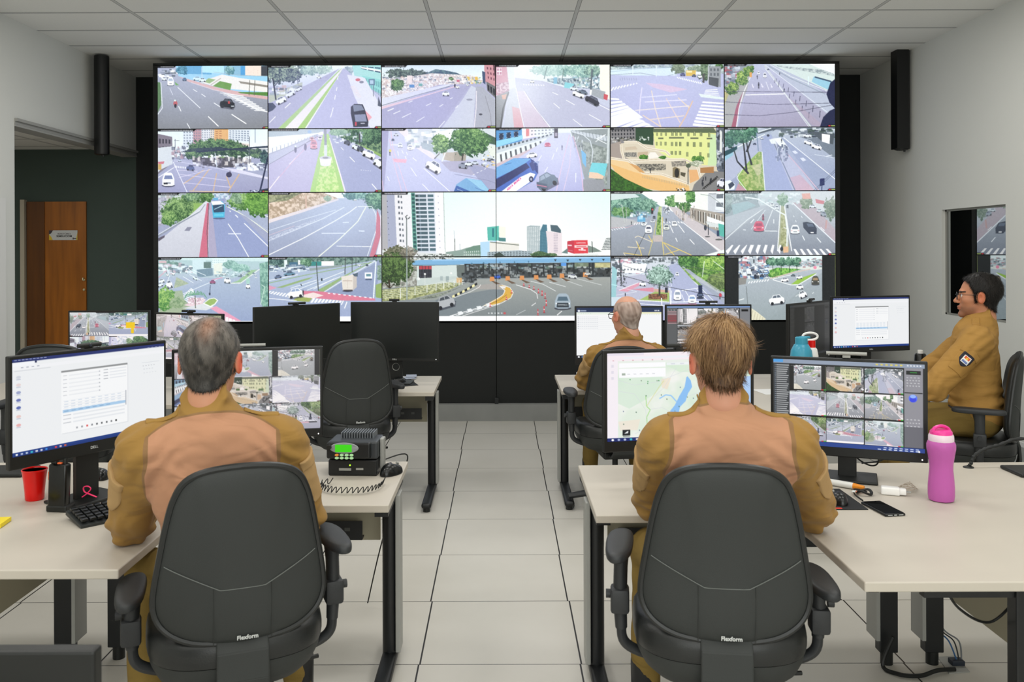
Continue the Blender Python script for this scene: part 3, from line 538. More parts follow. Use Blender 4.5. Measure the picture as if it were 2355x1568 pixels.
    c.glow(500, 400, 420, 'c6c6ff', .3); c.hud(.21, .06); PIC['15'] = c.out()
    c = Cv(W_, H_, (1160, 78, 2225, 682), 'aaaaca')
    c.P([1160, 78, 1440, 78, 1400, 160, 1160, 300], '8d98a4'); c.clut(1165, 95, 1300, 270, 60, 40, 22, ['d6dce6', '5c6a80', 'b04a54', '384458', 'aab6c4']); c.G([1440, 78, 1560, 78, 2225, 560, 2225, 682, 1290, 682], 'b9bfdc', '9c94b0')
    c.P([1540, 78, 1700, 78, 2225, 430, 2225, 620], 'b4bcd2'); c.P([1600, 78, 2225, 85, 2225, 350, 2140, 330, 1760, 150], 'cfdfda'); c.nz([1640, 90, 2225, 150, 2225, 200, 2000, 160, 1700, 110], '8a9aa0', 'c6d2d0', 3); c.P([1980, 78, 2225, 78, 2225, 180, 2040, 110], 'e9e9ee'); c.P([2020, 200, 2200, 250, 2160, 330, 2000, 250], '8cc6e0'); c.L([2030, 205, 2190, 250], 14, '38506e')
    c.L([1600, 85, 1800, 200, 2150, 340], 5, 'e8eef0'); c.L([1590, 100, 1790, 215, 2130, 370], 9, '93a0b4'); c.L([1970, 200, 1968, 280], 9, 'd8eef4'); c.L([1555, 90, 1830, 300, 2225, 600], 5, 'e4e6f4'); c.L([1545, 90, 1740, 360, 1990, 682], 14, 'c9d0d4'); c.L([1550, 120, 1745, 370, 1970, 682], 4, 'f2f4fa')
    c.P([1160, 300, 1400, 190, 1380, 320, 1225, 682, 1160, 682], 'a5a6a2'); c.P([1340, 340, 1310, 440, 1290, 560, 1268, 682, 1225, 682, 1275, 480], 'a84a62'); c.L([1420, 180, 1345, 350, 1300, 500, 1275, 682], 8, 'f8f8fc'); c.P([1160, 330, 1200, 370, 1160, 470], 'b9b06a')
    c.tree(1235, 310, 62, 62, '2c5a26', 'a8cc50'); c.tree(1330, 215, 62, 68, '2f6428', 'b4d456'); c.tree(1385, 150, 50, 48, '35682e', 'a4c850'); c.R(1402, 158, 1424, 205, 'f0a040'); c.tree(1425, 115, 22, 22, '35682e', 'a4c850')
    c.L([1360, 375, 1740, 366], 9, 'fbfbff'); c.D(1560, 250, 1590, 330, 1, 5, fill=1)
    for (x0, y0) in ((1425, 270), (1515, 268), (1605, 270)): c.L([x0, y0, x0+10, y0+26], 8, 'ece8fa'); c.P([x0, y0+26, x0+22, y0+24, x0+14, y0+40], 'ece8fa')
    for k in range(9): t_ = (k/8)**1.3; x = 1655+t_*420; y = 240+t_*335; c.L([x+6, y-22-t_*24, x, y+10+t_*10], 4+t_*3, '3a3c58'); 
    for k in range(7): t_ = (k/6)**1.2; x = 1640+t_*330; y = 250+t_*330; c.L([x+5, y-18-t_*20, x, y+12+t_*8], 4+t_*3, '3a3c58')
    c.P([1780, 400, 1870, 470, 2100, 660, 2060, 682, 2000, 660], 'b09ab0', .6)
    for q in ([1160, 340, 1700, 348, 2225, 352], [1160, 440, 1600, 468, 2225, 455], [1160, 562, 1500, 575, 1800, 545, 2225, 470]): c.L(q, 4, '34344c')
    c.carv(1550, 186, 32, 46, 'f4f6fc'); c.carv(1490, 165, 26, 28, 'f0f2fa'); c.man(1490, 285, 60); c.man(1476, 205, 40, '3c3e50'); c.man(1738, 330, 36, '54566c'); c.man(1692, 172, 24); c.car(1582, 130, 22, 12, '4c5878')
    c.P([2225, 225, 2180, 260, 2142, 370, 2170, 450, 2225, 510], '20254a'); c.P([2225, 505, 2170, 530, 2110, 590, 2078, 682, 2225, 682], '20254a'); c.glow(1500, 450, 380, 'b8b0e0', .25); c.hud(.21, .06); PIC['16'] = c.out()
    # ---- row 2
    c = Cv(W_, H_, (95, 728, 1163, 1335), '9ea2c4')
    c.G([95, 728, 1163, 728, 1163, 1000, 95, 1000], 'dceaf6', 'eef4fa'); c.P([95, 770, 235, 800, 240, 960, 225, 1060, 95, 1160], '7d7484'); c.win([100, 800, 225, 815, 225, 940, 100, 960], 4, 2, '3c3a48', .5, .6); c.P([95, 905, 235, 890, 240, 1060, 130, 1110, 95, 1140], 'd2d8e0'); c.P([95, 1040, 160, 1035, 150, 1060, 100, 1060], 'd86a7c'); c.R(98, 1060, 130, 1115, 'd8a850')
    for (x, y, w_, h_, col) in ((340, 745, 110, 160, 'd8e2ee'), (440, 728, 90, 150, 'c4909c'), (520, 728, 90, 130, 'dfe0e8'), (605, 728, 80, 120, 'e0d4c8')): c.R(x, y, x+w_, y+h_, col); c.win([x, y, x+w_, y, x+w_, y+h_, x, y+h_], 4, 6, '6c7890', .5, .5, .8)
    c.P([645, 728, 790, 728, 790, 850, 640, 840], 'ecae6a'); c.win([650, 740, 720, 735, 720, 850, 650, 840], 2, 5, 'b06a48', .7, .3); c.P([780, 728, 995, 728, 990, 860, 780, 835], 'd8e0ea'); c.win([785, 735, 985, 740, 985, 850, 785, 830], 7, 5, '6c7c98', .6, .5, .8); c.P([740, 845, 985, 870, 985, 895, 740, 870], 'e4d2c8'); c.L([265, 820, 262, 1000], 5, '50566c'); c.L([255, 835, 305, 838], 4, '50566c')
    c.clut(240, 900, 360, 1010, 50, 24, 24, ['5c6078', 'b08a98', 'd4dce8', '8690a4']); c.G([250, 1010, 600, 1060, 1163, 1180, 1163, 1335, 95, 1335, 95, 1180, 250, 1090], 'b0b4d2', '9494bc')
    c.tree(650, 900, 240, 75, '1e3c36', '6c9a5c', 1, 1.2); c.tree(450, 960, 100, 60, '24443c', '74a060'); c.tree(860, 940, 120, 75, '223f38', '6e9a60'); c.tree(1040, 960, 80, 50, '2a484a', '7aa070'); c.tree(1130, 1010, 45, 80, '1e3a48', '5e8a80'); c.tree(720, 1040, 55, 60, '2a4c34', '84ac60'); c.tree(600, 1020, 25, 40, '3a5c34', '94bc60')
    c.P([430, 1000, 1000, 1010, 1000, 1080, 700, 1100, 430, 1040], '4a4850'); c.clut(440, 1000, 990, 1080, 80, 30, 34, ['e8dcd0', '3c3a44', '787484', 'c8c4c8', 'ffffff']); c.clut(860, 1060, 1150, 1120, 90, 40, 20, ['dfe6f4', '4a5070', '8c94b4', 'ffffff']); c.P([700, 1090, 900, 1120, 1163, 1190, 1163, 1210, 880, 1150], 'd8d4ea')
    c.L([250, 1030, 700, 1110, 1163, 1200], 5, 'd6d4ec'); c.L([245, 1040, 380, 1335], 8, 'e8e8fa'); c.L([100, 1190, 250, 1095], 7, 'f0f0fc')
    for k in range(8): c.L([265+k*16, 1076+k*2, 262+k*17, 1094+k*2], 9, 'f4f4ff')
    for q in ([345, 1250, 540, 1120], [430, 1325, 595, 1110], [630, 1335, 665, 1150], [775, 1330, 885, 1160], [800, 1290, 760, 1180], [400, 1320, 800, 1335]): c.L(q, 9, 'e8b46c')
    for q in ([300, 1190, 620, 1110], [340, 1240, 800, 1285], [310, 1160, 760, 1220], [290, 1120, 480, 1130]): c.L(q, 6, 'e6dcf0', .8)
    for k in range(7): c.L([300+k*20, 950-k*6, 700, 925-k*4, 1163, 890+k*16], 4+(k % 3), '26344e', .8)
    c.L([470, 945, 820, 920, 1163, 898], 14, '26344e'); c.L([1163, 1000, 1130, 1140, 1085, 1325], 16, '222c50'); c.P([960, 1335, 1163, 1295, 1163, 1335], '26344e'); c.clut(990, 1315, 1100, 1335, 20, 12, 14, ['dfe6f4', '4a5070'])
    c.L([650, 955, 668, 1100], 7, 'd8e2ee'); c.L([985, 800, 985, 1060], 6, '4c5468'); c.R(1035, 728, 1045, 860, '9aa6b8')
    c.carv(197, 1208, 118, 130, 'f6f8ff', '5a6aa0'); c.R(150, 1240, 190, 1256, '1c1e28'); c.car(412, 1096, 78, 56, '4a5a8a', .1); c.car(308, 1025, 34, 26, 'c0d0e8'); c.E(785, 1165, 28, 26, '2c2c48'); c.man(795, 1150, 44, '3a3450'); c.glow(500, 1200, 350, 'a8a8e8', .25); c.hud(.35, .05); PIC['21'] = c.out()
    c = Cv(W_, H_, (1170, 712, 2258, 1325), 'b4b4dc')
    c.P([1170, 740, 1700, 740, 1700, 770, 1170, 810], 'f2fbfa'); c.P([1170, 712, 1750, 712, 1640, 755, 1170, 790], 'aabccb'); c.P([1170, 800, 1640, 752, 1700, 760, 1170, 950], 'eef6fa'); c.P([1170, 960, 1640, 760, 1660, 770, 1170, 1060], 'b4b8d8')
    for k in range(16): t_ = (k/16)**1.4; c.L([1640-t_*470, 762+t_*145, 1640-t_*470, 775+t_*180], 3+t_*3, '8c98b0')
    c.L([1640, 760, 1170, 905], 6, 'dfe8f2'); c.L([1640, 775, 1170, 960], 7, 'a0a8c0'); c.L([1650, 782, 1170, 1060], 5, '5c6078')
    c.P([1660, 780, 1700, 770, 1620, 1325, 1170, 1325, 1170, 1060], 'b6b0da'); c.L([1700, 780, 1600, 1240, 1572, 1325], 6, 'ece8fa'); c.L([1560, 800, 1440, 990], 3, 'dcd4f0'); c.L([1435, 990, 1372, 1055], 7, 'f4f0ff'); c.L([1640, 790, 1420, 1010, 1170, 1300], 9, 'e0a8cc', .6); c.L([1275, 1170, 1175, 1300], 7, 'faf6ff')
    c.P([1700, 760, 1760, 760, 1900, 1325, 1570, 1325], 'a8d878'); c.nz([1720, 830, 1745, 830, 1860, 1325, 1620, 1325], 'a4de70', 'd4ea98', 4); c.L([1762, 800, 1910, 1325], 12, 'ecdfe8')
    c.P([1750, 755, 1860, 770, 2258, 1130, 2258, 1325, 1920, 1325], '9ea4d0'); c.L([1860, 775, 2258, 1110], 4, 'd8daf0'); c.L([1868, 892, 1896, 920], 6, 'f0f0ff'); c.L([1953, 985, 2002, 1034], 7, 'f4f4ff'); c.L([2165, 1245, 2220, 1310], 8, 'f4f4ff'); c.D(2060, 1112, 2170, 1122, 5, 4)
    c.nz([1760, 712, 2258, 712, 2258, 990, 2060, 880, 1800, 770], '2e5648', '7ea070', 4); c.tree(2120, 780, 180, 80, '22483e', '6a9a6a', 1, 1.2); c.tree(1850, 745, 100, 40, '6a9484', 'a8ccac'); c.P([2090, 880, 2258, 960, 2258, 990, 2100, 900], '8cb45c'); c.clut(1790, 750, 2080, 850, 40, 26, 20, ['d4dcec', 'eef2fa', '7e90a8'], .7); c.L([2050, 760, 2048, 860], 14, '3a4048')
    c.L([1718, 712, 1722, 900], 24, '8a90a4'); c.L([1722, 870, 1722, 1000], 28, 'd4dae6'); c.P([1662, 990, 1780, 990, 1770, 1058, 1672, 1058], 'f0ecf4'); c.E(1720, 992, 56, 16, 'c4c8d4'); c.E(1720, 992, 30, 9, '8a8a98'); c.E(1720, 1060, 50, 14, 'e8e4f0')
    c.carv(1608, 862, 66, 86, 'e48aa2', '9a6c8c', 'f4d0d8'); c.carv(1590, 808, 40, 34, 'ee9ca8'); c.carv(1668, 800, 40, 40, 'e4dce8'); c.E(1432, 912, 12, 32, '56587c'); c.E(1432, 880, 9, 10, 'dfe8f4'); c.E(1527, 888, 13, 34, '5c5a80'); c.E(1568, 740, 20, 16, '8ab0e0')
    c.car(1932, 842, 64, 48, '4a5268', .4); c.car(2020, 890, 90, 56, 'dfe6f0', .45); c.car(2060, 905, 70, 50, '46506a', .5); c.car(2140, 955, 130, 80, 'f0f4fa', .4, '55628a'); c.car(2240, 1040, 110, 90, 'e8eef8', .6); c.glow(1500, 900, 380, 'e8e4ff', .35); c.hud(.28, .05); PIC['22'] = c.out()
    c = Cv(W_, H_, (42, 698, 1140, 1310), 'b8bce0')
    c.G([42, 698, 500, 698, 1140, 1100, 1140, 1310, 42, 1310], 'c6cae8', 'b2b6e2'); c.P([42, 698, 110, 698, 100, 860, 60, 1310, 42, 1310], '9a98c4'); c.P([230, 720, 700, 698, 1140, 698, 1140, 1000, 900, 1000, 620, 1010, 430, 900], 'ccd4dc'); c.P([200, 720, 280, 705, 420, 850, 560, 960, 540, 1000, 380, 890], 'ecdfe2')
    c.clut(290, 715, 640, 900, 60, 50, 30, ['ecf4f8', 'a4b8c6', 'd4e0ea', '8094a4', 'ffffff']); c.P([420, 830, 540, 860, 540, 930, 430, 890], '9fb2bc'); c.P([540, 740, 730, 700, 730, 800, 600, 850], 'eff6fa')
    c.P([690, 820, 780, 840, 780, 880, 700, 890], '98d4e0'); c.P([630, 930, 740, 930, 735, 1020, 640, 1000], 'b8aa98'); c.P([740, 925, 860, 935, 850, 1010, 735, 1022], 'a39888'); c.L([700, 800, 620, 1030], 12, 'e8ece8'); c.P([1040, 740, 1140, 790, 1140, 860, 1060, 840], '3a5e4c'); c.P([1060, 850, 1140, 870, 1140, 1000, 1080, 950], 'dfe4d8')
    c.tree(610, 850, 90, 95, '2a5a34', '9ccc6c'); c.tree(900, 830, 190, 130, '1c4a30', '7cb060', 1, 1.15); c.tree(870, 740, 140, 60, '2a5c38', '8cbc68'); c.L([825, 940, 815, 1025], 14, '3c3a34'); c.L([600, 940, 550, 990], 8, '4c4a40'); c.P([610, 1020, 860, 1010, 1140, 1100, 1140, 1160, 900, 1150, 700, 1110], 'a8a4c4'); c.P([860, 1040, 1140, 1100, 1140, 1310, 1060, 1310], '9a9cc4'); c.D(920, 1150, 1140, 1040, 6, 5); c.L([740, 1140, 1060, 1200, 1140, 1230], 4, '7c80a8')
    c.clut(1000, 960, 1130, 1070, 50, 20, 14, ['39404c', 'dfe6f0', '98a4b4', 'f4d080']); c.car(825, 1055, 90, 60, '8890a8', .1); c.car(880, 1040, 80, 44, 'dfe6f2'); c.car(940, 1030, 70, 36, 'c8d0e0')
    for q in ([130, 720, 150, 880, 285, 1310], [118, 800, 150, 1000, 235, 1310], [45, 1200, 60, 1310]): c.L(q, 6, 'e8b8d2')
    for q in ([430, 1232, 505, 1310], [445, 1082, 700, 1310], [320, 1075, 378, 1160], [340, 980, 375, 1010], [95, 1160, 115, 1205], [268, 965, 280, 1000], [130, 855, 200, 855], [195, 915, 205, 960], [235, 905, 250, 940], [280, 925, 290, 955]): c.L(q, 6, 'f8f8ff')
    c.P([150, 988, 285, 995, 275, 1030, 165, 1022], 'f4a0b8'); c.car(545, 1063, 160, 100, 'f8faff', .55, '4a5470'); c.carv(316, 878, 52, 54, 'fafcff', '8a90a8'); c.carv(220, 858, 44, 44, 'eef2fa', '7c88a4'); c.carv(150, 806, 30, 24, '5c6484'); c.man(120, 930, 60, '3a4050'); c.E(123, 912, 12, 13, 'e8d848'); c.car(180, 755, 50, 26, 'dfe4f4')
    c.P([735, 1310, 760, 1240, 850, 1180, 1000, 1200, 1090, 1310], '6aa6dc'); c.P([735, 1310, 760, 1250, 900, 1310], '2d5ab0'); c.P([860, 1180, 1000, 1205, 1085, 1310, 1000, 1290], '88c4e8'); c.L([940, 1272, 1040, 1310], 4, '3a6ab0'); c.D(770, 1285, 830, 1310, 5, 8, 'c4d8f4'); c.glow(350, 1000, 380, 'dcd8ff', .35); c.hud(.22, .06); PIC['23'] = c.out()
    c = Cv(W_, H_, (1150, 695, 2252, 1308), 'b4b6e0')
    c.R(1150, 695, 2252, 780, 'e4eef6'); c.P([1150, 705, 1400, 700, 1400, 820, 1150, 880], '3f8ed6'); c.P([1150, 820, 1410, 760, 1410, 800, 1150, 880], '7fd0f0'); c.win([1165, 740, 1380, 715, 1380, 780, 1165, 820], 3, 1, '1f3050', .6, .8); c.win([1165, 740, 1380, 715, 1380, 780, 1165, 820], 6, 2, 'bcd4ec', .2, .2)
    c.P([1400, 700, 1520, 698, 1520, 780, 1410, 800], 'f0e2e4'); c.P([1440, 700, 1470, 700, 1470, 770, 1440, 775], 'e87a80'); c.win([1480, 705, 1720, 698, 1720, 750, 1480, 775], 7, 2, '8a90a0', .5, .4); c.P([1150, 880, 1720, 745, 1720, 800, 1560, 860, 1150, 960], 'c6d0d8'); c.win([1160, 880, 1700, 745, 1700, 760, 1160, 905], 14, 1, '56606c', .6, 1); c.P([1150, 940, 1640, 790, 1640, 830, 1440, 930, 1150, 1050], 'e2e8ec'); c.win([1170, 945, 1600, 810, 1610, 850, 1180, 1040], 9, 1, '4c545c', .35, .8)
    c.P([1150, 1040, 1700, 800, 1760, 770, 1200, 1120], 'd0b4bc'); c.L([1600, 870, 1500, 940], 5, '3a3c44'); c.G([1740, 740, 1870, 740, 2000, 1308, 1150, 1308, 1150, 1120], 'ccd0ec', 'a8a8dc')
    c.P([1870, 720, 2252, 700, 2252, 1308, 2030, 1308, 1960, 1000], '8e989a'); c.nz([1930, 800, 2240, 900, 2220, 1250, 2100, 1200], '6e7a72', 'a4aea4', 4, .8); c.P([1870, 715, 2252, 780, 2252, 830, 2100, 800, 1900, 740], 'c4ccd4')
    for k in range(12): c.L([1890+k*32, 712+k*5, 1900+k*32, 760+k*7], 3, '56606a')
    c.L([1880, 730, 1990, 760, 2060, 820, 2085, 920, 2072, 1040], 8, 'd4dce2'); c.L([2110, 830, 2210, 760, 2120, 800, 2220, 850], 6, 'eef2f4'); c.L([2240, 700, 2225, 1040], 20, 'c8d0d0'); c.P([1970, 900, 2020, 950, 2020, 1080, 1985, 1030], '5cb0e8'); c.clut(1905, 780, 1990, 900, 30, 12, 30, ['3c4450', 'dfe8ec', '8a949c'])
    c.P([2075, 1030, 2225, 1040, 2200, 1160, 2040, 1150], '5fd0dc'); c.P([2050, 1120, 2130, 1130, 2190, 1160, 2180, 1190, 2045, 1180], 'f0c4a0'); c.P([1990, 1190, 2190, 1200, 2200, 1308, 1990, 1308], '8e9098')
    for q, col in (([1860, 760, 1800, 1000, 1730, 1308], 'e4b8d4'), ([1880, 780, 1860, 1060, 1800, 1308], 'dcc0dc'), ([1895, 770, 1960, 1000, 1992, 1308], 'eab0d0')): c.L(q, 7, col)
    for q in ([1745, 882, 1730, 925], [1710, 945, 1690, 1000], [1650, 1072, 1620, 1120], [1590, 960, 1560, 1010], [1920, 1130, 1918, 1220]): c.L(q, 6, 'f6f8ff')
    c.carv(1648, 855, 58, 40, 'ee5a78', '8a3a5c', 'ffc8d0'); c.car(1495, 955, 105, 50, 'fafcff', -.15); c.man(1788, 885, 50, '585a78'); c.R(1712, 698, 1748, 792, '3a3844'); c.R(1720, 740, 1742, 775, '9a8ea4'); c.P([1440, 970, 1480, 950, 1460, 990], 'f4f8ff')
    c.P([1150, 1080, 1330, 985, 1480, 985, 1550, 1040, 1555, 1130, 1520, 1200, 1340, 1308, 1150, 1308], '3a62c8'); c.P([1150, 1075, 1320, 985, 1490, 990, 1400, 1060, 1150, 1180], '5ea4e6'); c.P([1480, 990, 1555, 1045, 1555, 1140, 1530, 1110], '1c2c78'); c.P([1150, 1190, 1440, 1030, 1475, 1075, 1300, 1190, 1150, 1280], '28306c'); c.P([1470, 1040, 1510, 1000, 1530, 1100, 1500, 1110], '303a80')
    c.P([1200, 1308, 1380, 1170, 1480, 1125, 1530, 1140, 1500, 1200, 1340, 1308], 'eef0fc'); c.E(1488, 1190, 22, 30, '2a2c4c'); c.E(1488, 1190, 10, 14, '9aa0c0'); c.L([1510, 1030, 1560, 1020, 1545, 1060], 6, '6c88c4'); c.L([1230, 1050, 1300, 1030], 4, '2a5aa4')
    strokes(c, 'AGUIA BRANCA', 1262, 1300, 8.2, -7.2, -9, -17, 5, 'e83a8c')
    c.car(1635, 1205, 200, 150, '5c7086', -.5, '96a8c0'); c.P([1540, 1215, 1640, 1240, 1650, 1290, 1545, 1270], '46566e'); c.L([1540, 1245, 1640, 1265], 10, 'c06a88'); c.glow(1750, 950, 330, 'dcdcff', .35); c.hud(.23, .06); PIC['24'] = c.out()
    c = Cv(W_, H_, (70, 692, 1160, 1303), 'dcd2bc')
    c.P([70, 692, 315, 692, 315, 830, 70, 850], '8c8a8c'); c.win([75, 700, 305, 700, 305, 800, 75, 810], 8, 3, '30343a', .5, .6); c.clut(80, 790, 320, 830, 40, 20, 12, ['dfe0dc', '3c4038', '9a9488']); c.P([310, 692, 485, 692, 480, 860, 310, 840], '2b4a34'); c.clut(350, 780, 440, 810, 14, 12, 16, ['f0f4f0'], .8)
    c.P([480, 730, 1080, 720, 1085, 1060, 860, 1050, 620, 980, 500, 900], 'e6ec9c'); c.P([480, 700, 1060, 695, 1090, 745, 480, 735], '5d6c50'); c.P([1030, 750, 1100, 770, 1100, 1060, 1000, 1060], 'cfe8b4')
    for (x, y, w_, h_) in [(515, 755, 16, 32), (557, 755, 16, 32), (600, 755, 18, 32), (664, 752, 20, 38), (702, 752, 20, 38), (742, 750, 20, 38), (816, 755, 20, 40), (875, 752, 22, 40), (938, 755, 24, 40), (1016, 760, 20, 46), (512, 845, 14, 36), (552, 845, 16, 38), (598, 845, 18, 36), (660, 850, 20, 40), (700, 850, 20, 42), (738, 850, 20, 42), (810, 852, 20, 42), (872, 855, 24, 46), (934, 855, 22, 44), (1010, 860, 20, 46), (657, 935, 22, 36), (695, 935, 20, 38), (736, 935, 20, 38), (806, 950, 20, 44), (930, 950, 20, 40), (1008, 960, 18, 40)]: c.R(x-w_/2, y-h_/2, x+w_/2, y+h_/2, '6e7a52'); c.R(x-1.5, y-h_/2, x+1.5, y+h_/2, 'e8ecb0')
    for (x0, x1, y) in ((630, 775, 792), (528, 578, 797), (836, 912, 797), (992, 1045, 800)): c.R(x0, y-10, x1, y+6, '6c7458')
    c.P([1080, 692, 1160, 692, 1160, 1180, 1090, 1100], '5c6470'); c.clut(1090, 700, 1155, 1100, 60, 20, 30, ['a0aab8', '2c3440', 'dfe4ea', '7a8494']); c.P([1120, 730, 1140, 730, 1140, 940, 1115, 920], 'e8ece8')
    c.P([70, 850, 170, 820, 180, 960, 260, 1000, 70, 990], 'a89c94'); c.P([70, 970, 250, 1010, 400, 1120, 580, 1150, 820, 1240, 830, 1303, 600, 1300, 400, 1240, 200, 1170, 70, 1060], 'f0cf9a'); c.P([70, 1040, 300, 1120, 520, 1180, 820, 1260, 820, 1303, 560, 1303, 300, 1260, 120, 1130], 'eec07c')
    for q in ([170, 850, 175, 920, 200, 1000, 260, 1010, 520, 1000, 780, 1000, 900, 1060, 930, 1170], [200, 830, 330, 830, 420, 890, 600, 920, 640, 960], [70, 985, 240, 1010, 330, 1080, 380, 1130, 560, 1140, 700, 1190, 830, 1240]): c.L(q, 24, 'f0e8d6'); c.L(q, 4, 'c0aa88')
    c.win([370, 1150, 820, 1245, 820, 1270, 370, 1175], 28, 1, 'c8b088', .4, 1); c.nz([200, 930, 320, 930, 320, 975, 205, 970], '6a6a66', 'aaa69c', 2); c.nz([310, 1040, 600, 1040, 600, 1100, 370, 1110], '5c5a54', 'b4ae9c', 2); c.P([240, 1030, 330, 1060, 400, 1130, 350, 1120], 'd8a468'); c.nz([650, 1020, 790, 1010, 800, 1060, 660, 1070], '7c7870', 'b8b0a0', 2)
    c.P([430, 960, 450, 930, 500, 930, 540, 980, 440, 990], 'f6f2e8'); c.P([210, 880, 310, 870, 330, 900, 210, 910], 'd0c0a8'); c.P([330, 930, 430, 920, 420, 970, 330, 970], 'c8b498'); c.P([665, 1080, 690, 1070, 735, 1090, 730, 1180, 665, 1170], '8a7c5c'); c.E(705, 1130, 22, 46, '2c2a26'); c.P([740, 1120, 790, 1130, 780, 1170, 740, 1150], '55503f'); c.P([820, 1100, 900, 1100, 920, 1190, 830, 1230], 'e8b47c')
    c.tree(385, 975, 45, 25, '2c6424', '6ea43c'); c.tree(570, 978, 40, 14, '2c6424', '6ea43c'); c.tree(905, 1000, 60, 40, '2a5c28', '7aaa50'); c.tree(900, 1040, 70, 30, '8a9478', 'dfe4d0'); c.P([70, 1085, 200, 1180, 400, 1275, 480, 1303, 70, 1303], '2e5c1e'); c.nz([70, 1085, 200, 1180, 400, 1275, 480, 1303, 70, 1303], '264e1c', '3f7428', 3)
    c.L([815, 1040, 812, 1240], 8, '3c4040'); c.E(815, 1060, 24, 20, '54604c'); c.P([870, 1240, 1000, 1110, 1160, 1120, 1160, 1303, 850, 1303], '848484'); c.P([930, 1080, 1060, 1070, 1060, 1130, 930, 1130], 'b08050')
    for k in range(10): c.L([950+k*14, 1290-k*10, 962+k*14, 1270-k*12, 975+k*14, 1285-k*12], 8, '2c2c2c')
    for k in range(9): c.man(940+c.rs.rand()*120, 1180+c.rs.rand()*60, 40)
    c.car(1135, 1225, 90, 90, 'eef0f6', .2); c.man(450, 1105, 50); c.clut(700, 1280, 790, 1303, 16, 16, 14, ['f0f0f0', '22241f']); c.hud(.21, .06); PIC['25'] = c.out()
    c = Cv(W_, H_, (1168, 692, 2240, 1303), 'a2acc8')
    c.G([1168, 692, 2240, 692, 2240, 1303, 1168, 1303], 'b4bece', '8e98bc'); c.P([1480, 692, 2240, 692, 2240, 1000, 2000, 820, 1700, 720], '707c8c'); c.clut(1700, 700, 2240, 790, 90, 50, 20, ['2c3644', 'b4c0cc', '56626e', 'dfe6ea', '3c5048']); c.P([2000, 730, 2230, 760, 2220, 860, 2100, 820], '4c5660'); c.P([2110, 755, 2190, 765, 2185, 855, 2110, 830], 'f4f6f4')
    c.P([1480, 750, 1620, 700, 1700, 695, 1560, 770], '4c5866'); c.L([1480, 740, 1620, 700], 8, 'dfe8ea'); c.P([1168, 890, 1480, 760, 1640, 720, 1600, 780, 1168, 1050], 'a8b4c8'); c.L([1168, 940, 1400, 830, 1560, 760], 8, 'eef4f6'); c.P([1168, 1000, 1480, 820, 1560, 800, 1520, 930, 1300, 1150, 1168, 1250], 'aeb4d0')
    c.P([1520, 780, 1620, 760, 1860, 1303, 1560, 1303], '9aa6ce'); c.P([1620, 800, 1660, 790, 2060, 1303, 1830, 1303], 'b9bcd2'); c.P([1790, 1180, 1900, 1150, 2040, 1303, 1850, 1303], 'd0a8b8'); c.L([1640, 830, 1760, 1100, 1850, 1303], 10, '707c94'); c.L([1690, 850, 1900, 1090, 2080, 1303], 10, 'd8b4c4'); c.P([1640, 800, 1720, 790, 1795, 890, 1740, 915], 'f0f4f4'); c.P([1600, 810, 1650, 800, 1670, 850, 1620, 850], 'e8ece8')
    c.clut(1665, 870, 1780, 1020, 50, 14, 34, ['404c68', 'c0cada', '6c7894']); c.P([1700, 770, 2240, 1200, 2240, 1303, 2090, 1303], '94a0c0'); c.L([1740, 790, 1950, 960, 2240, 1195], 7, 'f0f2fa'); c.P([1820, 925, 1850, 915, 1880, 940, 1850, 950], 'e0e4ee'); c.P([1898, 990, 1930, 985, 1960, 1010, 1925, 1022], 'e0e4ee'); c.L([2040, 955, 2240, 990], 4, 'dfe4ee'); c.L([2150, 975, 2210, 960], 6, 'e8ecf4')
    c.P([1290, 1150, 1420, 1000, 1500, 925, 1530, 930, 1560, 1303, 1380, 1303, 1310, 1240], '8fbe4c'); c.nz([1310, 1160, 1500, 930, 1528, 930, 1550, 1303, 1385, 1303], '7ea444', 'b9c46c', 4); c.P([1430, 1060, 1520, 1040, 1520, 1140, 1480, 1160], 'd8cc9c', .6); c.L([1530, 925, 1558, 1303], 8, 'eef2f4'); c.L([1360, 1060, 1285, 1180, 1380, 1303], 6, 'eee8f0'); c.P([1270, 1303, 1300, 1230, 1380, 1303], 'c48c9c')
    for q in ([1400, 1140, 1290, 1020, 1250, 880], [1380, 1110, 1355, 880, 1340, 760], [1430, 1055, 1395, 930, 1370, 760], [1380, 930, 1440, 780], [1250, 900, 1190, 850]): c.L(q, 20, '2c3038', w2=8)
    c.tree(1300, 780, 160, 80, '1f4c44', '5c9c74', .9, .9); c.tree(1420, 730, 80, 50, '2a5c4c', '6cac84'); c.tree(1210, 830, 60, 60, '24504c', '5c9080', .9)
    c.P([1168, 920, 1290, 870, 1290, 900, 1168, 990], '1f4c58'); c.P([1168, 970, 1250, 930, 1250, 960, 1168, 1015], '8cc0d8'); c.P([1168, 1210, 1220, 1200, 1270, 1240, 1260, 1290, 1168, 1303], 'e4ecf8'); c.P([1200, 1240, 1240, 1215, 1265, 1245, 1215, 1290], '39445c'); c.car(1970, 772, 80, 34, 'e8ecf4', .05); c.car(1980, 838, 90, 44, 'f0f4fa', .3, '56607c'); c.car(2060, 878, 105, 50, 'f4f6fa', .25, '56607c'); c.car(1528, 795, 34, 22, 'e0e6f0'); c.E(1590, 770, 14, 12, '343c50'); c.car(1458, 850, 34, 20, '4c5a74'); c.L([1478, 740, 1495, 920], 9, '7088a8'); c.man(1720, 820, 40)
    c.P([2090, 1190, 2135, 1185, 2135, 1250, 2088, 1262], '20285c'); c.L([2110, 1250, 2108, 1303], 8, '20285c'); c.L([2030, 1303, 2240, 1100], 3, '3c4868'); c.L([2050, 1303, 2240, 1120], 3, '3c4868'); c.glow(1750, 1100, 300, 'a8b0e8', .3); c.hud(.22, .06); PIC['26'] = c.out()
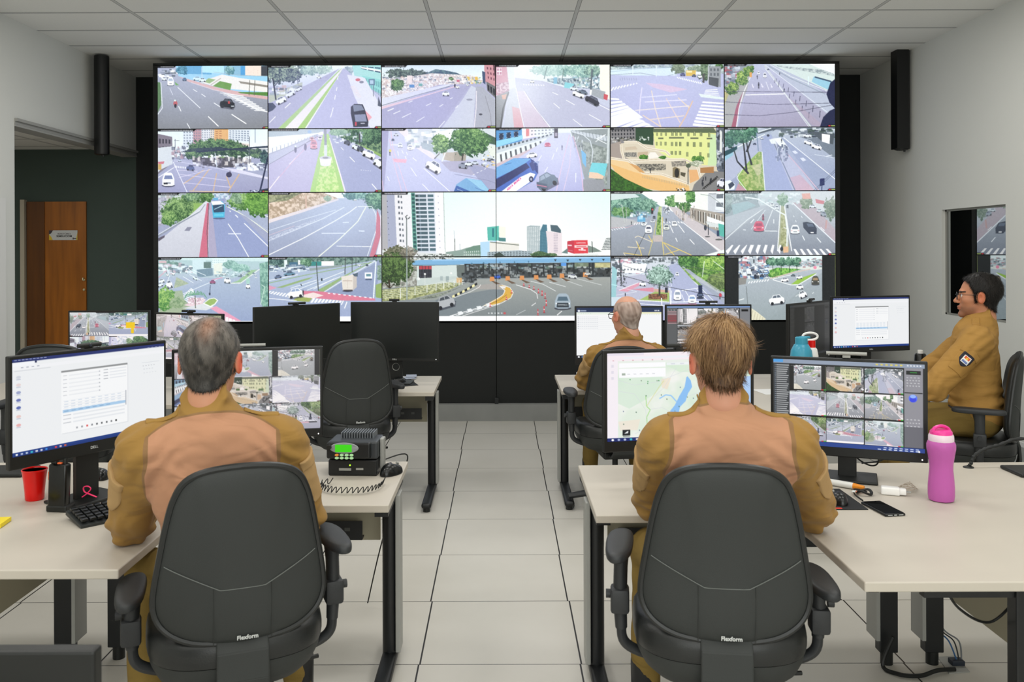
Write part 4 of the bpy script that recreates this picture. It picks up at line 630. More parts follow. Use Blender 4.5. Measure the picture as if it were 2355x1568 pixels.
    # ---- rows 3 and 4
    c = Cv(W_, H_, (95, 85, 1163, 690), '9aa0c2')
    c.P([95, 85, 600, 85, 600, 180, 95, 360], 'a4b0b8'); c.clut(100, 110, 400, 200, 50, 40, 26, ['d0d8dc', '7c8c8c', 'b8b0b0']); c.nz([95, 130, 180, 120, 150, 380, 95, 400], '9a98b0', 'c4c4d4', 4); c.tree(330, 240, 190, 130, '2c5630', '8fb86a', 1, 1.1); c.tree(200, 320, 80, 70, '3a6c34', 'a0c870'); c.tree(560, 120, 90, 60, '2c5a2c', '7cac5c'); c.tree(420, 120, 80, 40, '45704c', '94bc84'); c.P([440, 180, 545, 180, 520, 250, 440, 280], '8cb858')
    c.G([560, 160, 600, 180, 590, 690, 95, 690, 95, 540, 400, 300], 'd4d4e0', 'c2c2d0'); c.L([550, 190, 500, 260, 300, 370, 95, 490], 14, '8a90a4'); c.L([550, 185, 500, 252, 300, 360, 95, 475], 5, 'e8ecf4'); c.P([350, 440, 380, 405, 425, 405, 400, 442], '83839c'); c.P([95, 510, 160, 480, 160, 500, 100, 540], '5c5468')
    c.P([570, 180, 592, 180, 575, 690, 492, 690, 535, 400], 'd4627e'); c.P([592, 180, 620, 180, 680, 690, 580, 690], 'a8a0c0'); c.L([590, 180, 570, 450, 580, 690], 6, '54525c'); c.P([610, 150, 740, 140, 1163, 560, 1163, 690, 670, 690], '8c98c8'); c.L([760, 210, 960, 310, 1163, 460], 8, 'e4e8d4'); c.L([740, 170, 1163, 440], 5, 'dfe4f0'); c.P([740, 145, 1163, 320, 1163, 440, 760, 190], 'a0aac8'); c.L([760, 150, 950, 235, 1163, 310], 8, 'dfe6e4')
    c.tree(900, 160, 140, 80, '3c7034', '9cc870'); c.tree(1080, 180, 150, 120, '2f6428', '86c048', 1, 1.15); c.nz([900, 150, 1163, 150, 1163, 290, 1000, 250], '46842e', '8cc850', 3, .6); c.tree(860, 140, 60, 50, '5c8460', 'a4c49c'); c.clut(640, 90, 780, 140, 30, 30, 20, ['c8d8e8', '7ca0c4', 'dfe8f0'])
    for q in ([775, 375, 870, 510, 975, 690], [930, 370, 1163, 590], [845, 292, 872, 318], [790, 252, 800, 264]): c.L(q, 8, 'f2f4ff')
    c.L([775, 470, 900, 470], 9, 'eceef8', .8); c.P([615, 180, 640, 165, 720, 165, 745, 200, 740, 315, 630, 320], '3db4e0'); c.P([625, 195, 735, 195, 738, 265, 635, 270], '2c4a6c'); c.L([640, 240, 720, 205], 6, 'a8d8ec'); c.P([610, 165, 700, 160, 740, 190, 625, 200], 'f0f4f2'); c.R(640, 285, 730, 300, '58ccec'); c.E(688, 325, 60, 8, '3a4468', .7); c.R(630, 130, 680, 155, '5ca8d8'); c.hud(.2, .06); PIC['31'] = c.out()
    c = Cv(W_, H_, (1172, 75, 2258, 685), '9ba4c6')
    c.G([1172, 75, 2258, 75, 2258, 685, 1172, 685], 'b4c0dc', '9098b8'); c.P([1172, 75, 1760, 75, 1840, 130, 1500, 240, 1172, 340], 'cdb4a0'); c.nz([1172, 75, 1760, 75, 1840, 130, 1500, 240, 1172, 340], 'b09478', 'e8cdb8', 5); c.nz([1172, 75, 1500, 75, 1350, 150, 1172, 170], '78805c', 'a8a880', 4); c.L([1172, 175, 1350, 110, 1490, 80], 4, '64605c'); c.L([1530, 110, 1535, 230], 10, 'e8b4a0'); c.P([1172, 330, 1500, 235, 1840, 135, 1850, 145, 1500, 262, 1172, 365], 'e2d4da')
    c.P([1700, 75, 1900, 75, 1900, 130, 1840, 130], 'eef6f6'); c.tree(2020, 100, 130, 50, '46747c', '8cc0b0'); c.tree(2200, 150, 90, 90, '3a6a60', '84b894', 1, 1.1); c.tree(1740, 130, 40, 26, '7c9c84', 'b8d0b4')
    for q, w_, col in (([1172, 530, 1400, 440, 1700, 320, 1900, 215], 7, 'dfe6f4'), ([1172, 665, 1500, 510, 1800, 350, 1950, 262, 2020, 210], 8, 'f4f6fc'), ([1172, 435, 1500, 330, 1820, 240], 5, 'd8e0f0'), ([1172, 480, 1420, 390], 4, 'dcb8c8'), ([1650, 685, 1850, 520, 2030, 350, 2110, 210], 9, 'f0f4dc'), ([2030, 208, 2165, 208, 2205, 290], 6, 'e8f0fa'), ([1680, 462, 1905, 462], 6, 'eef2fc'), ([1825, 583, 2160, 590], 6, 'eef2fc'), ([2205, 290, 2210, 420, 2120, 680], 6, 'e8ecf8')): c.L(q, w_, col)
    c.nz([1172, 500, 1500, 370, 1700, 300, 1500, 400, 1172, 540], 'a0a8c8', 'd8dcec', 2, .6); c.P([2215, 230, 2245, 320, 2245, 500, 2190, 685, 2140, 685, 2200, 480], 'd06c84'); c.P([2245, 280, 2258, 300, 2258, 685, 2200, 685, 2250, 480], 'e4dce4'); c.L([1885, 360, 1945, 358], 8, 'e8f0fa', .8); c.L([2040, 440, 2095, 442], 12, 'e8f0fa', .7); c.L([2050, 130, 2170, 200, 2220, 260], 4, '6a7488'); c.car(2005, 145, 28, 16, 'f4f8ff'); c.glow(1850, 330, 330, 'c6d8ff', .3); c.hud(.2, .06); PIC['32'] = c.out()
    c = Cv(W_, H_, (98, 702, 1165, 1310), '98a4c0')
    c.G([98, 702, 1165, 702, 1165, 900, 98, 900], 'a0c0c4', 'a8b8c8'); c.P([98, 702, 1165, 702, 1165, 740, 98, 720], 'c4dcdc'); c.tree(200, 770, 120, 40, '3a605c', '7ca494'); c.R(430, 720, 560, 850, 'c6dce4'); c.R(540, 742, 610, 800, '45605c'); c.R(620, 710, 760, 800, 'dff0f0'); c.win([620, 715, 760, 715, 760, 800, 620, 800], 8, 4, '9ab8c0', .4, .4); c.P([635, 760, 720, 750, 720, 860, 640, 860], 'e8e4d4'); c.R(820, 740, 880, 800, 'a4c8cc'); c.tree(800, 770, 80, 40, '4c8078', '98c8b8'); c.tree(900, 800, 100, 40, '5c9488', 'a4d4c0'); c.P([1080, 760, 1165, 740, 1165, 1310, 1090, 1120], '5c9484'); c.nz([1080, 760, 1165, 740, 1165, 1310, 1100, 1130], '4c8474', '84b8a0', 4)
    c.clut(110, 760, 420, 850, 90, 34, 20, ['dfe8f4', '7c90ac', '4c5c70', 'c8a0b0', 'f4fafa']); c.P([470, 815, 625, 800, 630, 870, 480, 890], '607c94'); c.clut(640, 830, 930, 880, 50, 26, 14, ['dff0f4', '5c7c84', 'a8c8d0']); c.R(105, 730, 180, 752, 'd8a0a8')
    c.G([98, 880, 820, 900, 1080, 800, 1090, 1310, 98, 1310], 'a0acc8', '8c9cc4'); c.P([810, 940, 900, 935, 1060, 815, 1000, 820, 870, 920], '8cb87c'); c.L([800, 945, 900, 942, 1080, 812], 7, 'f0f4dc'); c.P([250, 990, 275, 885, 395, 945], 'a4b44c'); c.nz([250, 990, 275, 885, 395, 945], '7c9438', 'b4bc54', 3); c.P([98, 880, 400, 850, 600, 910, 340, 1000, 98, 1000], 'a8b0cc', .5)
    for q in ([98, 1000, 240, 990], [160, 990, 210, 870], [300, 1060, 640, 920, 700, 890], [340, 880, 440, 940], [400, 860, 520, 920], [380, 800, 470, 860], [440, 820, 560, 870]): c.L(q, 5, 'eaeef8')
    c.L([620, 912, 720, 890], 8, 'e088a8'); c.L([98, 890, 180, 820], 8, 'd890a8')
    for k in range(9): c.L([310+k*12+6, 1085-k*12, 470-k*4, 1150-k*24 if k < 4 else 1090-k*10], 9, 'f6f8fc')
    c.P([150, 1030, 330, 1010, 350, 1100, 420, 1160, 300, 1230, 98, 1240], '9cac88'); c.tree(170, 1090, 90, 110, '3f8034', 'a4d058'); c.tree(280, 1130, 80, 60, '6c8c5c', 'a4b888'); c.P([350, 1150, 520, 1080, 560, 1100, 530, 1130, 620, 1180, 500, 1180], 'e8c4cc'); c.P([330, 1180, 560, 1130, 640, 1170, 560, 1200], 'd4d4d8'); c.nz([390, 1080, 540, 1080, 500, 1140, 380, 1140], 'c898a8', 'f4e4e8', 2)
    c.P([530, 1135, 590, 1090, 640, 1080, 680, 1105, 650, 1145, 605, 1170], 'f0f4e8'); c.P([545, 1132, 595, 1095, 640, 1087, 668, 1107, 640, 1140, 603, 1158], '93b450'); c.L([455, 1060, 458, 1180], 9, '5c5c4c')
    for a in range(9): c.L([458, 1050, 458+90*math.cos(a*.4-3.3), 1050+45*math.sin(a*.4-3.3)+8, 458+110*math.cos(a*.4-3.3), 1060+40*math.sin(a*.4-3.3)+30], 7, '5c9c74')
    c.P([600, 1180, 660, 1160, 900, 1300, 820, 1310, 720, 1300, 700, 1240], 'e890b0'); 
    for k in range(5): c.P([720+k*32, 1250+k*12, 745+k*32, 1255+k*12, 740+k*36, 1310, 712+k*34, 1310], 'fbf4fa')
    c.car(205, 950, 60, 76, 'f0f4fa', -.2); c.car(130, 920, 60, 40, 'e8f0f8', -.3); c.car(115, 955, 60, 40, 'dfe6f4', -.3); c.car(245, 850, 30, 30, 'f4f8ff'); c.car(190, 862, 28, 24, 'f4f8ff'); c.car(625, 930, 56, 36, '9c3a6c', 0, '502a58'); c.car(768, 915, 66, 56, 'f4f8ff', .1); c.car(735, 855, 46, 24, 'e8f4f8'); c.car(968, 970, 44, 46, 'f8fcff'); c.car(460, 895, 50, 30, 'dff0f8', .4); c.R(950, 900, 985, 950, '8ce4a8', .5); c.L([603, 960, 597, 1050], 7, '3c4868'); c.E(597, 1045, 8, 14, '22283c')
    for k in range(14): c.car(880+c.rs.rand()*170, 830+c.rs.rand()*60, 22, 12, ['eef6fa', '5c7484'][k % 2])
    c.L([1100, 960, 1130, 980, 1090, 1150], 6, 'c8e4d0'); c.R(98, 1303, 1165, 1310, 'fbfbff'); c.haze('c8ecf0', .25, 0); c.hud(.22, .001); PIC['41'] = c.out()
    c = Cv(W_, H_, (1172, 695, 2260, 1310), '9aa6c8')
    c.G([1172, 695, 2260, 695, 2260, 1310, 1172, 1310], 'a8b8d0', '94a0c8'); c.nz([1172, 695, 2260, 695, 2260, 760, 1172, 790], '40605c', '7c9c90', 4); c.R(1370, 740, 1450, 790, '3c6c8c'); c.R(1320, 720, 1350, 800, 'dff0f8'); c.R(1455, 720, 1475, 900, 'f0fafc'); c.R(1560, 735, 1680, 775, '2f8c88'); c.R(1680, 733, 1800, 775, 'f0f6f4'); c.tree(1240, 730, 70, 40, '2c4c50', '6c948c'); c.tree(1530, 745, 60, 40, '3a6a50', '84b48c')
    c.clut(1180, 770, 1560, 830, 80, 36, 18, ['eef4f8', '6c84a0', '3c4c64', 'c0d0dc']); c.P([1172, 890, 1500, 830, 2100, 740, 2200, 720, 2200, 750, 1680, 1000, 1172, 960], 'a4b4d0'); c.P([1560, 800, 1880, 765, 1880, 785, 1570, 825], '8c9c9c'); c.L([1172, 940, 1500, 870, 2120, 752], 8, '8cac7c'); c.P([1240, 985, 1500, 905, 1600, 880, 1560, 905, 1300, 985], '8eae6c'); c.P([1640, 1010, 1900, 870, 2150, 740, 2180, 735, 1960, 850, 1720, 1010, 1690, 1030], '8fb070')
    for q in ([1172, 915, 1450, 860], [1460, 1000, 1900, 830], [1540, 1010, 1860, 880], [1700, 1030, 1960, 870, 2200, 730], [1600, 1000, 1800, 900], [1380, 990, 1640, 910], [1560, 1020, 1700, 1028]): c.L(q, 5, 'f2f6fc')
    c.P([2150, 780, 2230, 720, 2250, 780, 2190, 1100, 1720, 1030, 1990, 860], '8896bc'); c.L([2205, 735, 2180, 1090], 12, 'dfe8f4'); c.P([2200, 960, 2260, 940, 2260, 1090, 2200, 1080], '8cac58'); c.tree(2240, 850, 30, 80, '5c7c70', '9cb8a4')
    for k in range(9): c.P([1185+k*28, 1015+k*4, 1200+k*28, 1018+k*4, 1170+k*28, 1038+k*6, 1155+k*28, 1034+k*6], 'f2f6fc')
    c.P([1172, 960, 1250, 985, 1172, 1010], 'dc90b0'); c.P([1490, 1015, 1680, 1022, 2190, 1090, 2200, 1110, 1900, 1110, 1660, 1090, 1480, 1060], 'e0708c'); c.P([1480, 1060, 1600, 1030, 1700, 1060, 1560, 1100], 'ecd4d0'); c.P([1400, 1110, 1450, 1070, 1590, 1085, 1560, 1120], '9cac50'); c.D(1740, 1038, 2190, 1088, 9, 9)
    for k in range(9): c.P([1600+k*32, 1085+k*3, 1620+k*32, 1088+k*3, 1590+k*34, 1130, 1570+k*34, 1128], 'f6f8fc')
    c.L([1160, 1085, 1440, 1110], 6, 'f2f6fc'); c.L([1925, 1120, 1900, 1185], 9, 'ffffff'); c.L([1890, 1110, 1870, 1150], 9, 'ffffff')
    c.car(1428, 1035, 150, 92, 'f8faff', -.15, '7c94c0'); c.man(1502, 1030, 50); c.P([1870, 880, 1990, 860, 1985, 1015, 1885, 1012], 'e0d4c8'); c.P([1985, 860, 2020, 880, 2020, 980, 1985, 1010], 'c4b8b0'); c.R(1885, 915, 1975, 925, 'c4b0a4'); c.L([1930, 900, 1930, 990], 3, 'c4b0a4'); c.P([1975, 855, 2030, 845, 2028, 880, 2000, 880], '485c70'); c.E(1930, 1018, 50, 10, '3a4058'); c.R(1890, 1005, 1980, 1018, '4c4448'); c.R(2098, 842, 2168, 900, 'f8fafc'); c.R(2110, 855, 2155, 880, '5c8c9c'); c.R(2102, 900, 2165, 916, '4c5c80')
    c.car(1260, 878, 70, 34, '5c7094', -.2); c.car(1370, 850, 110, 34, '5c88a4', -.1); c.car(2045, 770, 34, 20, 'f8faff'); c.car(2118, 770, 26, 20, '3c4c64'); c.L([1630, 740, 1650, 1015], 9, '4c5458'); c.L([1910, 700, 1905, 860], 8, '3c4448'); c.L([1975, 700, 1975, 840], 6, '3c4448'); c.L([2012, 700, 2012, 780], 5, '3c4448'); c.L([1480, 950, 1490, 968], 8, '22303c'); c.R(1675, 895, 1690, 920, '22303c')
    c.R(1172, 1262, 2260, 1310, 'fdfdfd'); c.hud(.17, .001); PIC['42'] = c.out()
    c = Cv(2*W_, 2*H_, (42, 60, 2255, 1305), 'eef6f4')
    c.G([42, 60, 2255, 60, 2255, 690, 42, 690], 'dff6f2', 'fbfdf8'); c.glow(1400, 300, 700, 'ffffff', .6)
    c.P([42, 85, 100, 80, 190, 600, 42, 620], 'b4b4b8'); c.P([90, 80, 165, 80, 190, 620, 100, 620], 'aab0c8'); c.P([165, 80, 325, 80, 335, 620, 190, 620], 'f0f0f4'); c.P([325, 65, 365, 65, 385, 640, 345, 640], '5f9c90'); c.win([328, 65, 362, 65, 380, 640, 348, 640], 1, 15, '2c5a5c', .8, .6); c.P([362, 62, 560, 62, 570, 655, 385, 655], 'dfe6f0'); c.P([555, 62, 640, 62, 650, 655, 568, 655], 'f6f6fa')
    for j in range(14): y = 95+j*40; x = 368+j*1.6; c.R(x, y-13, x+104, y+14, '4c6470'); c.R(x+118, y-13, x+174, y+12, '52707c'); c.R(x+34, y-13, x+40, y+14, '99aabb'); c.R(x, y-10, x+20, y+8, '2c3c44')
    for j in range(9): c.R(196+j*2.4, 88+j*53.5, 212+j*2.4, 112+j*53.5, '5c6470'); c.R(224+j*2.4, 92+j*53.5, 238+j*2.4, 115+j*53.5, '6c7480')
    for j in range(8): c.R(92+j*2.4, 140+j*54, 99+j*2.4, 150+j*54, '4c5464')
    for j in range(9): c.R(585+j*2, 95+j*62, 592+j*2, 105+j*62, '9aa0b4')
    c.L([640, 60, 655, 640], 5, '9cb0ac'); c.L([748, 510, 750, 650], 6, '4c5454'); c.L([742, 430, 746, 520], 3, '99aabb'); c.L([798, 560, 800, 640], 4, '99aabb')
    c.P([660, 640, 800, 620, 860, 600, 1000, 570, 1000, 690, 660, 690], '8ea49c'); c.P([850, 612, 930, 580, 1000, 572, 1000, 660, 860, 650], '6f9080'); c.win([830, 630, 990, 620, 990, 680, 830, 680], 8, 2, 'c4d4cc', .5, .6); c.P([995, 545, 1150, 530, 1150, 690, 1000, 690], 'b8dcf4'); c.P([1085, 540, 1370, 555, 1370, 620, 1085, 650], 'eceae2'); c.L([1090, 545, 1370, 575], 8, '6c7468'); c.P([1065, 640, 1370, 625, 1500, 640, 1500, 690, 1065, 690], 'a4b4bc'); c.win([1070, 640, 1480, 630, 1480, 685, 1070, 690], 14, 3, '4c5a60', .5, .4)
    c.P([1062, 400, 1175, 388, 1178, 530, 1068, 530], '58bcae'); c.R(1110, 410, 1130, 495, '2f7c84'); c.P([1172, 500, 1240, 505, 1240, 540, 1172, 535], '4c8484'); c.P([1175, 390, 1240, 400, 1240, 500, 1175, 495], 'f4f6e8'); c.P([1120, 670, 1180, 640, 1230, 680, 1150, 690], '3c4a44')
    c.P([1445, 395, 1480, 385, 1575, 390, 1578, 640, 1448, 640], 'a8b8bc'); c.win([1448, 400, 1574, 395, 1576, 630, 1450, 630], 7, 18, 'f2f6f6', .6, .45); c.P([1575, 440, 1600, 375, 1640, 378, 1645, 665, 1568, 660], '45788c'); c.win([1575, 450, 1640, 440, 1640, 650, 1575, 650], 5, 14, '7cacc0', .4, .3); c.P([1630, 440, 1785, 455, 1785, 670, 1655, 668], 'ece0e4'); c.P([1672, 380, 1740, 385, 1775, 430, 1775, 460, 1680, 440], '4c6470'); c.win([1700, 460, 1750, 462, 1750, 650, 1700, 650], 1, 12, '9a90a4', .8, .25); c.P([1500, 660, 1560, 630, 1640, 650, 1700, 690, 1500, 690], '46604c'); c.tree(1560, 665, 80, 26, '2c4c34', '6c8c5c'); c.tree(1680, 672, 60, 20, '2c4c34', '6c8c5c')
    c.P([1835, 540, 1900, 530, 2032, 528, 2038, 655, 1900, 660, 1838, 640], 'e0404c'); c.P([1835, 540, 1900, 530, 1900, 655, 1838, 640], 'c8384c'); c.L([1905, 590, 2034, 588], 24, 'f4d8d8'); c.L([1925, 590, 2020, 589], 8, 'd8606c'); c.D(1925, 556, 2015, 555, 7, 8, 'f8e4e4', .9, .8); c.E(1980, 612, 12, 8, 'ffffff'); c.L([1945, 622, 2015, 626], 12, 'f6dcdc'); c.L([1842, 578, 1880, 580], 12, 'f2d4d8'); c.D(1842, 624, 1890, 632, 5, 8, 'e8a4ac'); c.P([1780, 650, 1840, 605, 1840, 660], '6c8484'); c.P([2035, 580, 2100, 600, 2170, 640, 2040, 650], '7c8c84'); c.L([2075, 540, 2080, 650], 8, '4c5454'); c.P([1910, 658, 2135, 658, 2135, 685, 1910, 685], 'eaf0ee')
    for j in range(8): c.L([2160+j*6+8, 620-j*15, 2255, 610-j*15+6], 7, '3c484c')
    c.P([42, 620, 380, 640, 700, 660, 700, 720, 42, 720], 'dfe4e4'); c.clut(380, 660, 740, 705, 120, 20, 10, ['3c4440', '8c9890', 'dfe4e0']); c.nz([42, 690, 380, 700, 400, 990, 42, 990], '8c8c84', 'c4c8c0', 4)
    c.P([340, 720, 400, 712, 1150, 698, 2252, 685, 2252, 738, 1200, 745, 840, 755, 530, 765, 330, 760], '7fb4dc'); c.P([530, 708, 1150, 696, 2252, 684, 2252, 698, 1150, 712, 530, 722], '9ccaf0'); c.L([345, 764, 840, 762, 1200, 750, 2252, 742], 6, '3c5464')
    c.P([380, 768, 830, 762, 835, 930, 380, 960], 'd4e0dc'); c.R(400, 768, 524, 908, '3a3c48'); c.win([400, 768, 524, 768, 524, 908, 400, 908], 4, 4, '22252e', .82, .82); c.win([402, 768, 524, 768, 524, 803, 402, 803], 4, 1, 'cc3c48', .84, .9); c.win([400, 768, 524, 768, 524, 908, 400, 908], 4, 4, '5c6470', .1, 1)
    c.P([765, 765, 840, 762, 840, 900, 770, 880], '6a7470'); c.P([370, 890, 770, 870, 830, 930, 400, 965], 'c8d4d0'); c.R(660, 870, 690, 925, '9cacac'); c.R(605, 870, 632, 910, 'aab8b8'); c.R(764, 885, 822, 945, 'd8a868'); c.L([825, 870, 825, 950], 6, 'dfe4e0')
    c.P([840, 750, 2252, 740, 2252, 890, 1200, 900, 840, 900], '3f4446'); c.clut(850, 760, 2240, 800, 130, 40, 20, ['8ca4ac', 'c4ccc8', '22282c', '5c7468', 'a8b4bc']); c.clut(850, 800, 2240, 880, 260, 30, 26, ['1c2024', '2c3236', '6c7478', '3c4448', '9ca4a4', '14181c'])
    c.R(2100, 745, 2250, 790, 'd8d090', .8); c.R(1900, 745, 2040, 780, '8c9c7c', .7); c.R(1775, 742, 1825, 775, '5c9ce4')
    for x in (1025, 1080, 1270, 1355, 1492, 1605, 1702, 1835, 1898, 2050, 2082): c.L([x, 745, x, 850], 14, '20282c')
    for (x, y) in ((1720, 715), (1840, 718), (1960, 712), (2075, 712), (2185, 712)): c.P([x-14, y-6, x+14, y-6, x, y+16], '2c3c48')
    for (x, y) in ((912, 748), (1028, 742), (1185, 738), (1325, 735), (1460, 732)): c.E(x, y, 7, 9, '4c7c9c')
    c.P([42, 985, 380, 960, 830, 930, 960, 890, 2252, 880, 2252, 1260, 42, 1260], '8d9496'); c.G([960, 900, 2252, 885, 2252, 1260, 700, 1260], 'a4a8a4', '80888a'); c.P([42, 1000, 700, 930, 820, 940, 700, 1000, 300, 1095, 42, 1110], 'a8b080'); c.nz([42, 1000, 700, 930, 820, 940, 700, 1000, 300, 1095, 42, 1110], '7c8458', 'c0c490', 3)
    for j in range(5): c.L([42, 1010+j*18, 380, 975+j*17, 800, 890+j*12], 3, 'e8ece0')
    for x in (220, 362, 478, 567, 640, 690, 740, 790, 818): c.L([x, 985-(x-220)*.14, x, 1085-(x-220)*.22], 6, 'f0f4ec')
    c.P([300, 1095, 700, 1000, 840, 945, 900, 930, 860, 990, 620, 1070, 560, 1100], '9aa09c'); c.nz([300, 1100, 640, 1030, 840, 960, 560, 1080], '6c746c', '9ca494', 3)
    c.P([560, 1100, 740, 1060, 1150, 990, 1225, 1010, 1200, 1070, 1020, 1160, 700, 1255, 580, 1255], '7d878c'); c.P([960, 960, 1150, 935, 1250, 960, 1225, 1000, 960, 995], 'a8a4a0')
    for k in range(10): t_ = k/10; x = 720+t_*240; y = 1072-t_*110-(t_**2)*20; c.P([x, y-12, x+26, y-26, x+30, y-4, x+4, y+8], '22262a' if k % 2 else 'f4ecb0')
    c.L([740, 1078, 900, 1020, 985, 975, 998, 950], 5, 'f4f4f0')
    c.P([1018, 1160, 1110, 1110, 1200, 1060, 1232, 1020, 1225, 990, 1170, 965, 1210, 960, 1290, 990, 1308, 1030, 1285, 1080, 1180, 1130, 1060, 1168], 'dcae4c'); c.L([1018, 1162, 1140, 1100, 1215, 1050, 1232, 1010, 1180, 965], 6, 'f8f4ec'); c.L([1030, 1172, 1200, 1130, 1290, 1080, 1312, 1030, 1280, 980, 1200, 955], 6, 'f8f4ec'); c.L([1070, 1150, 1180, 1100, 1250, 1050], 4, '8c6c2c'); c.P([1180, 965, 1240, 970, 1235, 990, 1195, 985], 'e8e8e8')
    for k in range(4): x = 720+k*92; y = 1250-k*26; c.P([x-30, y+4, x+60, y-22, x+50, y-34, x+92, y-42, x+110, y-14, x+60, y, x-10, y+10], 'eef2f4'); c.P([x+10, y-2, x+58, y-16, x+60, y-8, x+20, y+4], '6c767c')
    c.L([700, 1255, 1030, 1165], 5, 'f4f4f4'); c.L([820, 1255, 1180, 1140], 5, 'f4f4f4'); c.L([1340, 955, 1480, 1000, 1540, 1040, 1548, 1090], 6, 'f4f4f4'); c.L([1480, 920, 1600, 950, 1725, 1018], 5, 'e8ecec'); c.L([1660, 930, 1820, 975], 5, 'e8ecec'); c.L([1780, 900, 1980, 970], 4, 'dfe4e4'); c.L([1900, 890, 2170, 960], 4, 'dfe4e4'); c.L([1488, 1160, 1530, 1130], 6, 'f4f4f4'); c.L([1340, 1245, 1430, 1200], 4, 'dfe4e4'); c.L([1735, 1250, 1782, 1210], 8, 'f4f4f4')
    for (x, y) in ((1110, 900), (1260, 895), (1398, 890), (1535, 885), (1662, 880), (1785, 872), (2010, 862)): c.P([x-22, y-24, x+18, y-24, x+22, y+16, x-24, y+20], 'dc9458'); c.P([x-10, y+18, x+10, y+16, x+80, y+44, x+40, y+50], '6c5848')
    for (x, y, h_) in ((1090, 1150, 34), (1246, 1085, 30), (1296, 1022, 26), (1414, 955, 24), (1466, 970, 28), (1512, 985, 34), (1556, 1015, 44), (1590, 1035, 48), (1620, 1060, 56), (1630, 1130, 60), (1610, 1195, 64), (1550, 1220, 60)): c.L([x, y-h_/2, x, y+h_/2], 9, 'd8404c'); c.L([x, y-h_*.1, x, y+h_*.08], 9, 'f4e4e4'); c.L([x-12, y+h_/2, x+12, y+h_/2], 5, '8a3038')
    c.car(1160, 875, 60, 40, '3c64c4'); c.car(1885, 872, 90, 44, 'dfe4e4', .1); c.car(2030, 850, 60, 28, 'e8ece4'); c.clut(830, 840, 950, 920, 60, 30, 26, ['16191c', '2a3034', '5c6468'])
    c.car(650, 1118, 190, 120, 'b4b8bc', -.28, '3c444c'); c.carv(1790, 1115, 150, 150, 'a8b8c4', '4c6474', 'f4fafc'); c.P([1735, 1130, 1845, 1130, 1850, 1175, 1730, 1175], '3c444c'); c.L([1745, 1150, 1835, 1152], 5, 'c8d0d4')
    c.tree(190, 690, 150, 110, '384028', '8c8c74', 1, 1.1, 1.4); c.tree(150, 800, 190, 140, '22381e', '6c8c4c', 1, 1.1, 1.3); c.tree(300, 640, 100, 60, '5c5850', 'b4ac9c', .8, .8, 1.5); c.L([110, 900, 115, 985], 18, '3c3428'); c.L([115, 985, 70, 930], 9, '3c3428'); c.L([120, 985, 160, 940], 8, '3c3428'); c.L([282, 300, 283, 1095], 11, 'a8b4b4'); c.L([282, 300, 283, 700], 6, '5c6468'); c.L([270, 300, 285, 322, 312, 302], 4, '3c4448'); c.L([290, 280, 270, 300], 8, '2c3438'); c.L([315, 298, 300, 318], 8, '2c3438'); c.E(397, 893, 14, 14, 'f4f6f4'); c.E(458, 848, 10, 10, 'f4f6f4'); c.L([458, 855, 458, 965], 4, 'dfe4e0'); c.E(712, 840, 10, 10, 'f4f6f4')
    c.R(1060, 1208, 1250, 1252, '80888a', .9)
    for k, x in enumerate((1075, 1106, 1137, 1168, 1199)): c.R(x-8, 1222, x+8, 1236, 'e8ecec', .9 if k % 2 else .6)
    c.E(1228, 1230, 13, 11, 'c4585c'); c.R(42, 1256, 2255, 1305, 'fefefe'); c.P([42, 60, 300, 60, 290, 82, 42, 82], '0a0a12', .95); c.D(70, 71, 280, 71, 20, 12, 'eeeef4', .8, .7)
    big = c.out()
    PIC['33'] = big[:H_, :W_]; PIC['34'] = big[:H_, W_:]; PIC['43'] = big[H_:, :W_]; PIC['44'] = big[H_:, W_:]
    c = Cv(W_, H_, (80, 58, 1168, 662), '8f98ac')
    c.R(80, 58, 1168, 250, 'f4faf8'); c.P([80, 90, 380, 80, 560, 200, 540, 260, 80, 330], '6c9894'); c.tree(220, 170, 180, 90, '2f6058', '8cc0a4', 1, 1.2); c.tree(440, 190, 90, 60, '3f7060', '94c4a8'); c.tree(180, 250, 110, 50, '2f6a34', '84b870'); c.P([80, 80, 300, 75, 360, 110, 80, 140], 'c8d8d8'); c.tree(670, 150, 70, 60, '2c6434', '8cc070'); c.tree(840, 110, 60, 70, '26602c', '7cb85c'); c.tree(780, 210, 70, 50, '2a5c30', '74a858'); c.R(690, 90, 800, 160, 'ece8dc')
    c.G([80, 330, 460, 300, 520, 200, 600, 200, 1168, 600, 1168, 662, 80, 662], 'a8b0c4', '868c98'); c.P([640, 200, 720, 210, 1168, 520, 1168, 610, 1100, 620, 700, 280], 'c8bcc0'); c.P([80, 290, 280, 320, 350, 350, 200, 390, 80, 400], 'b4b4b8'); c.L([80, 400, 240, 395, 350, 350], 4, 'd8a0a8')
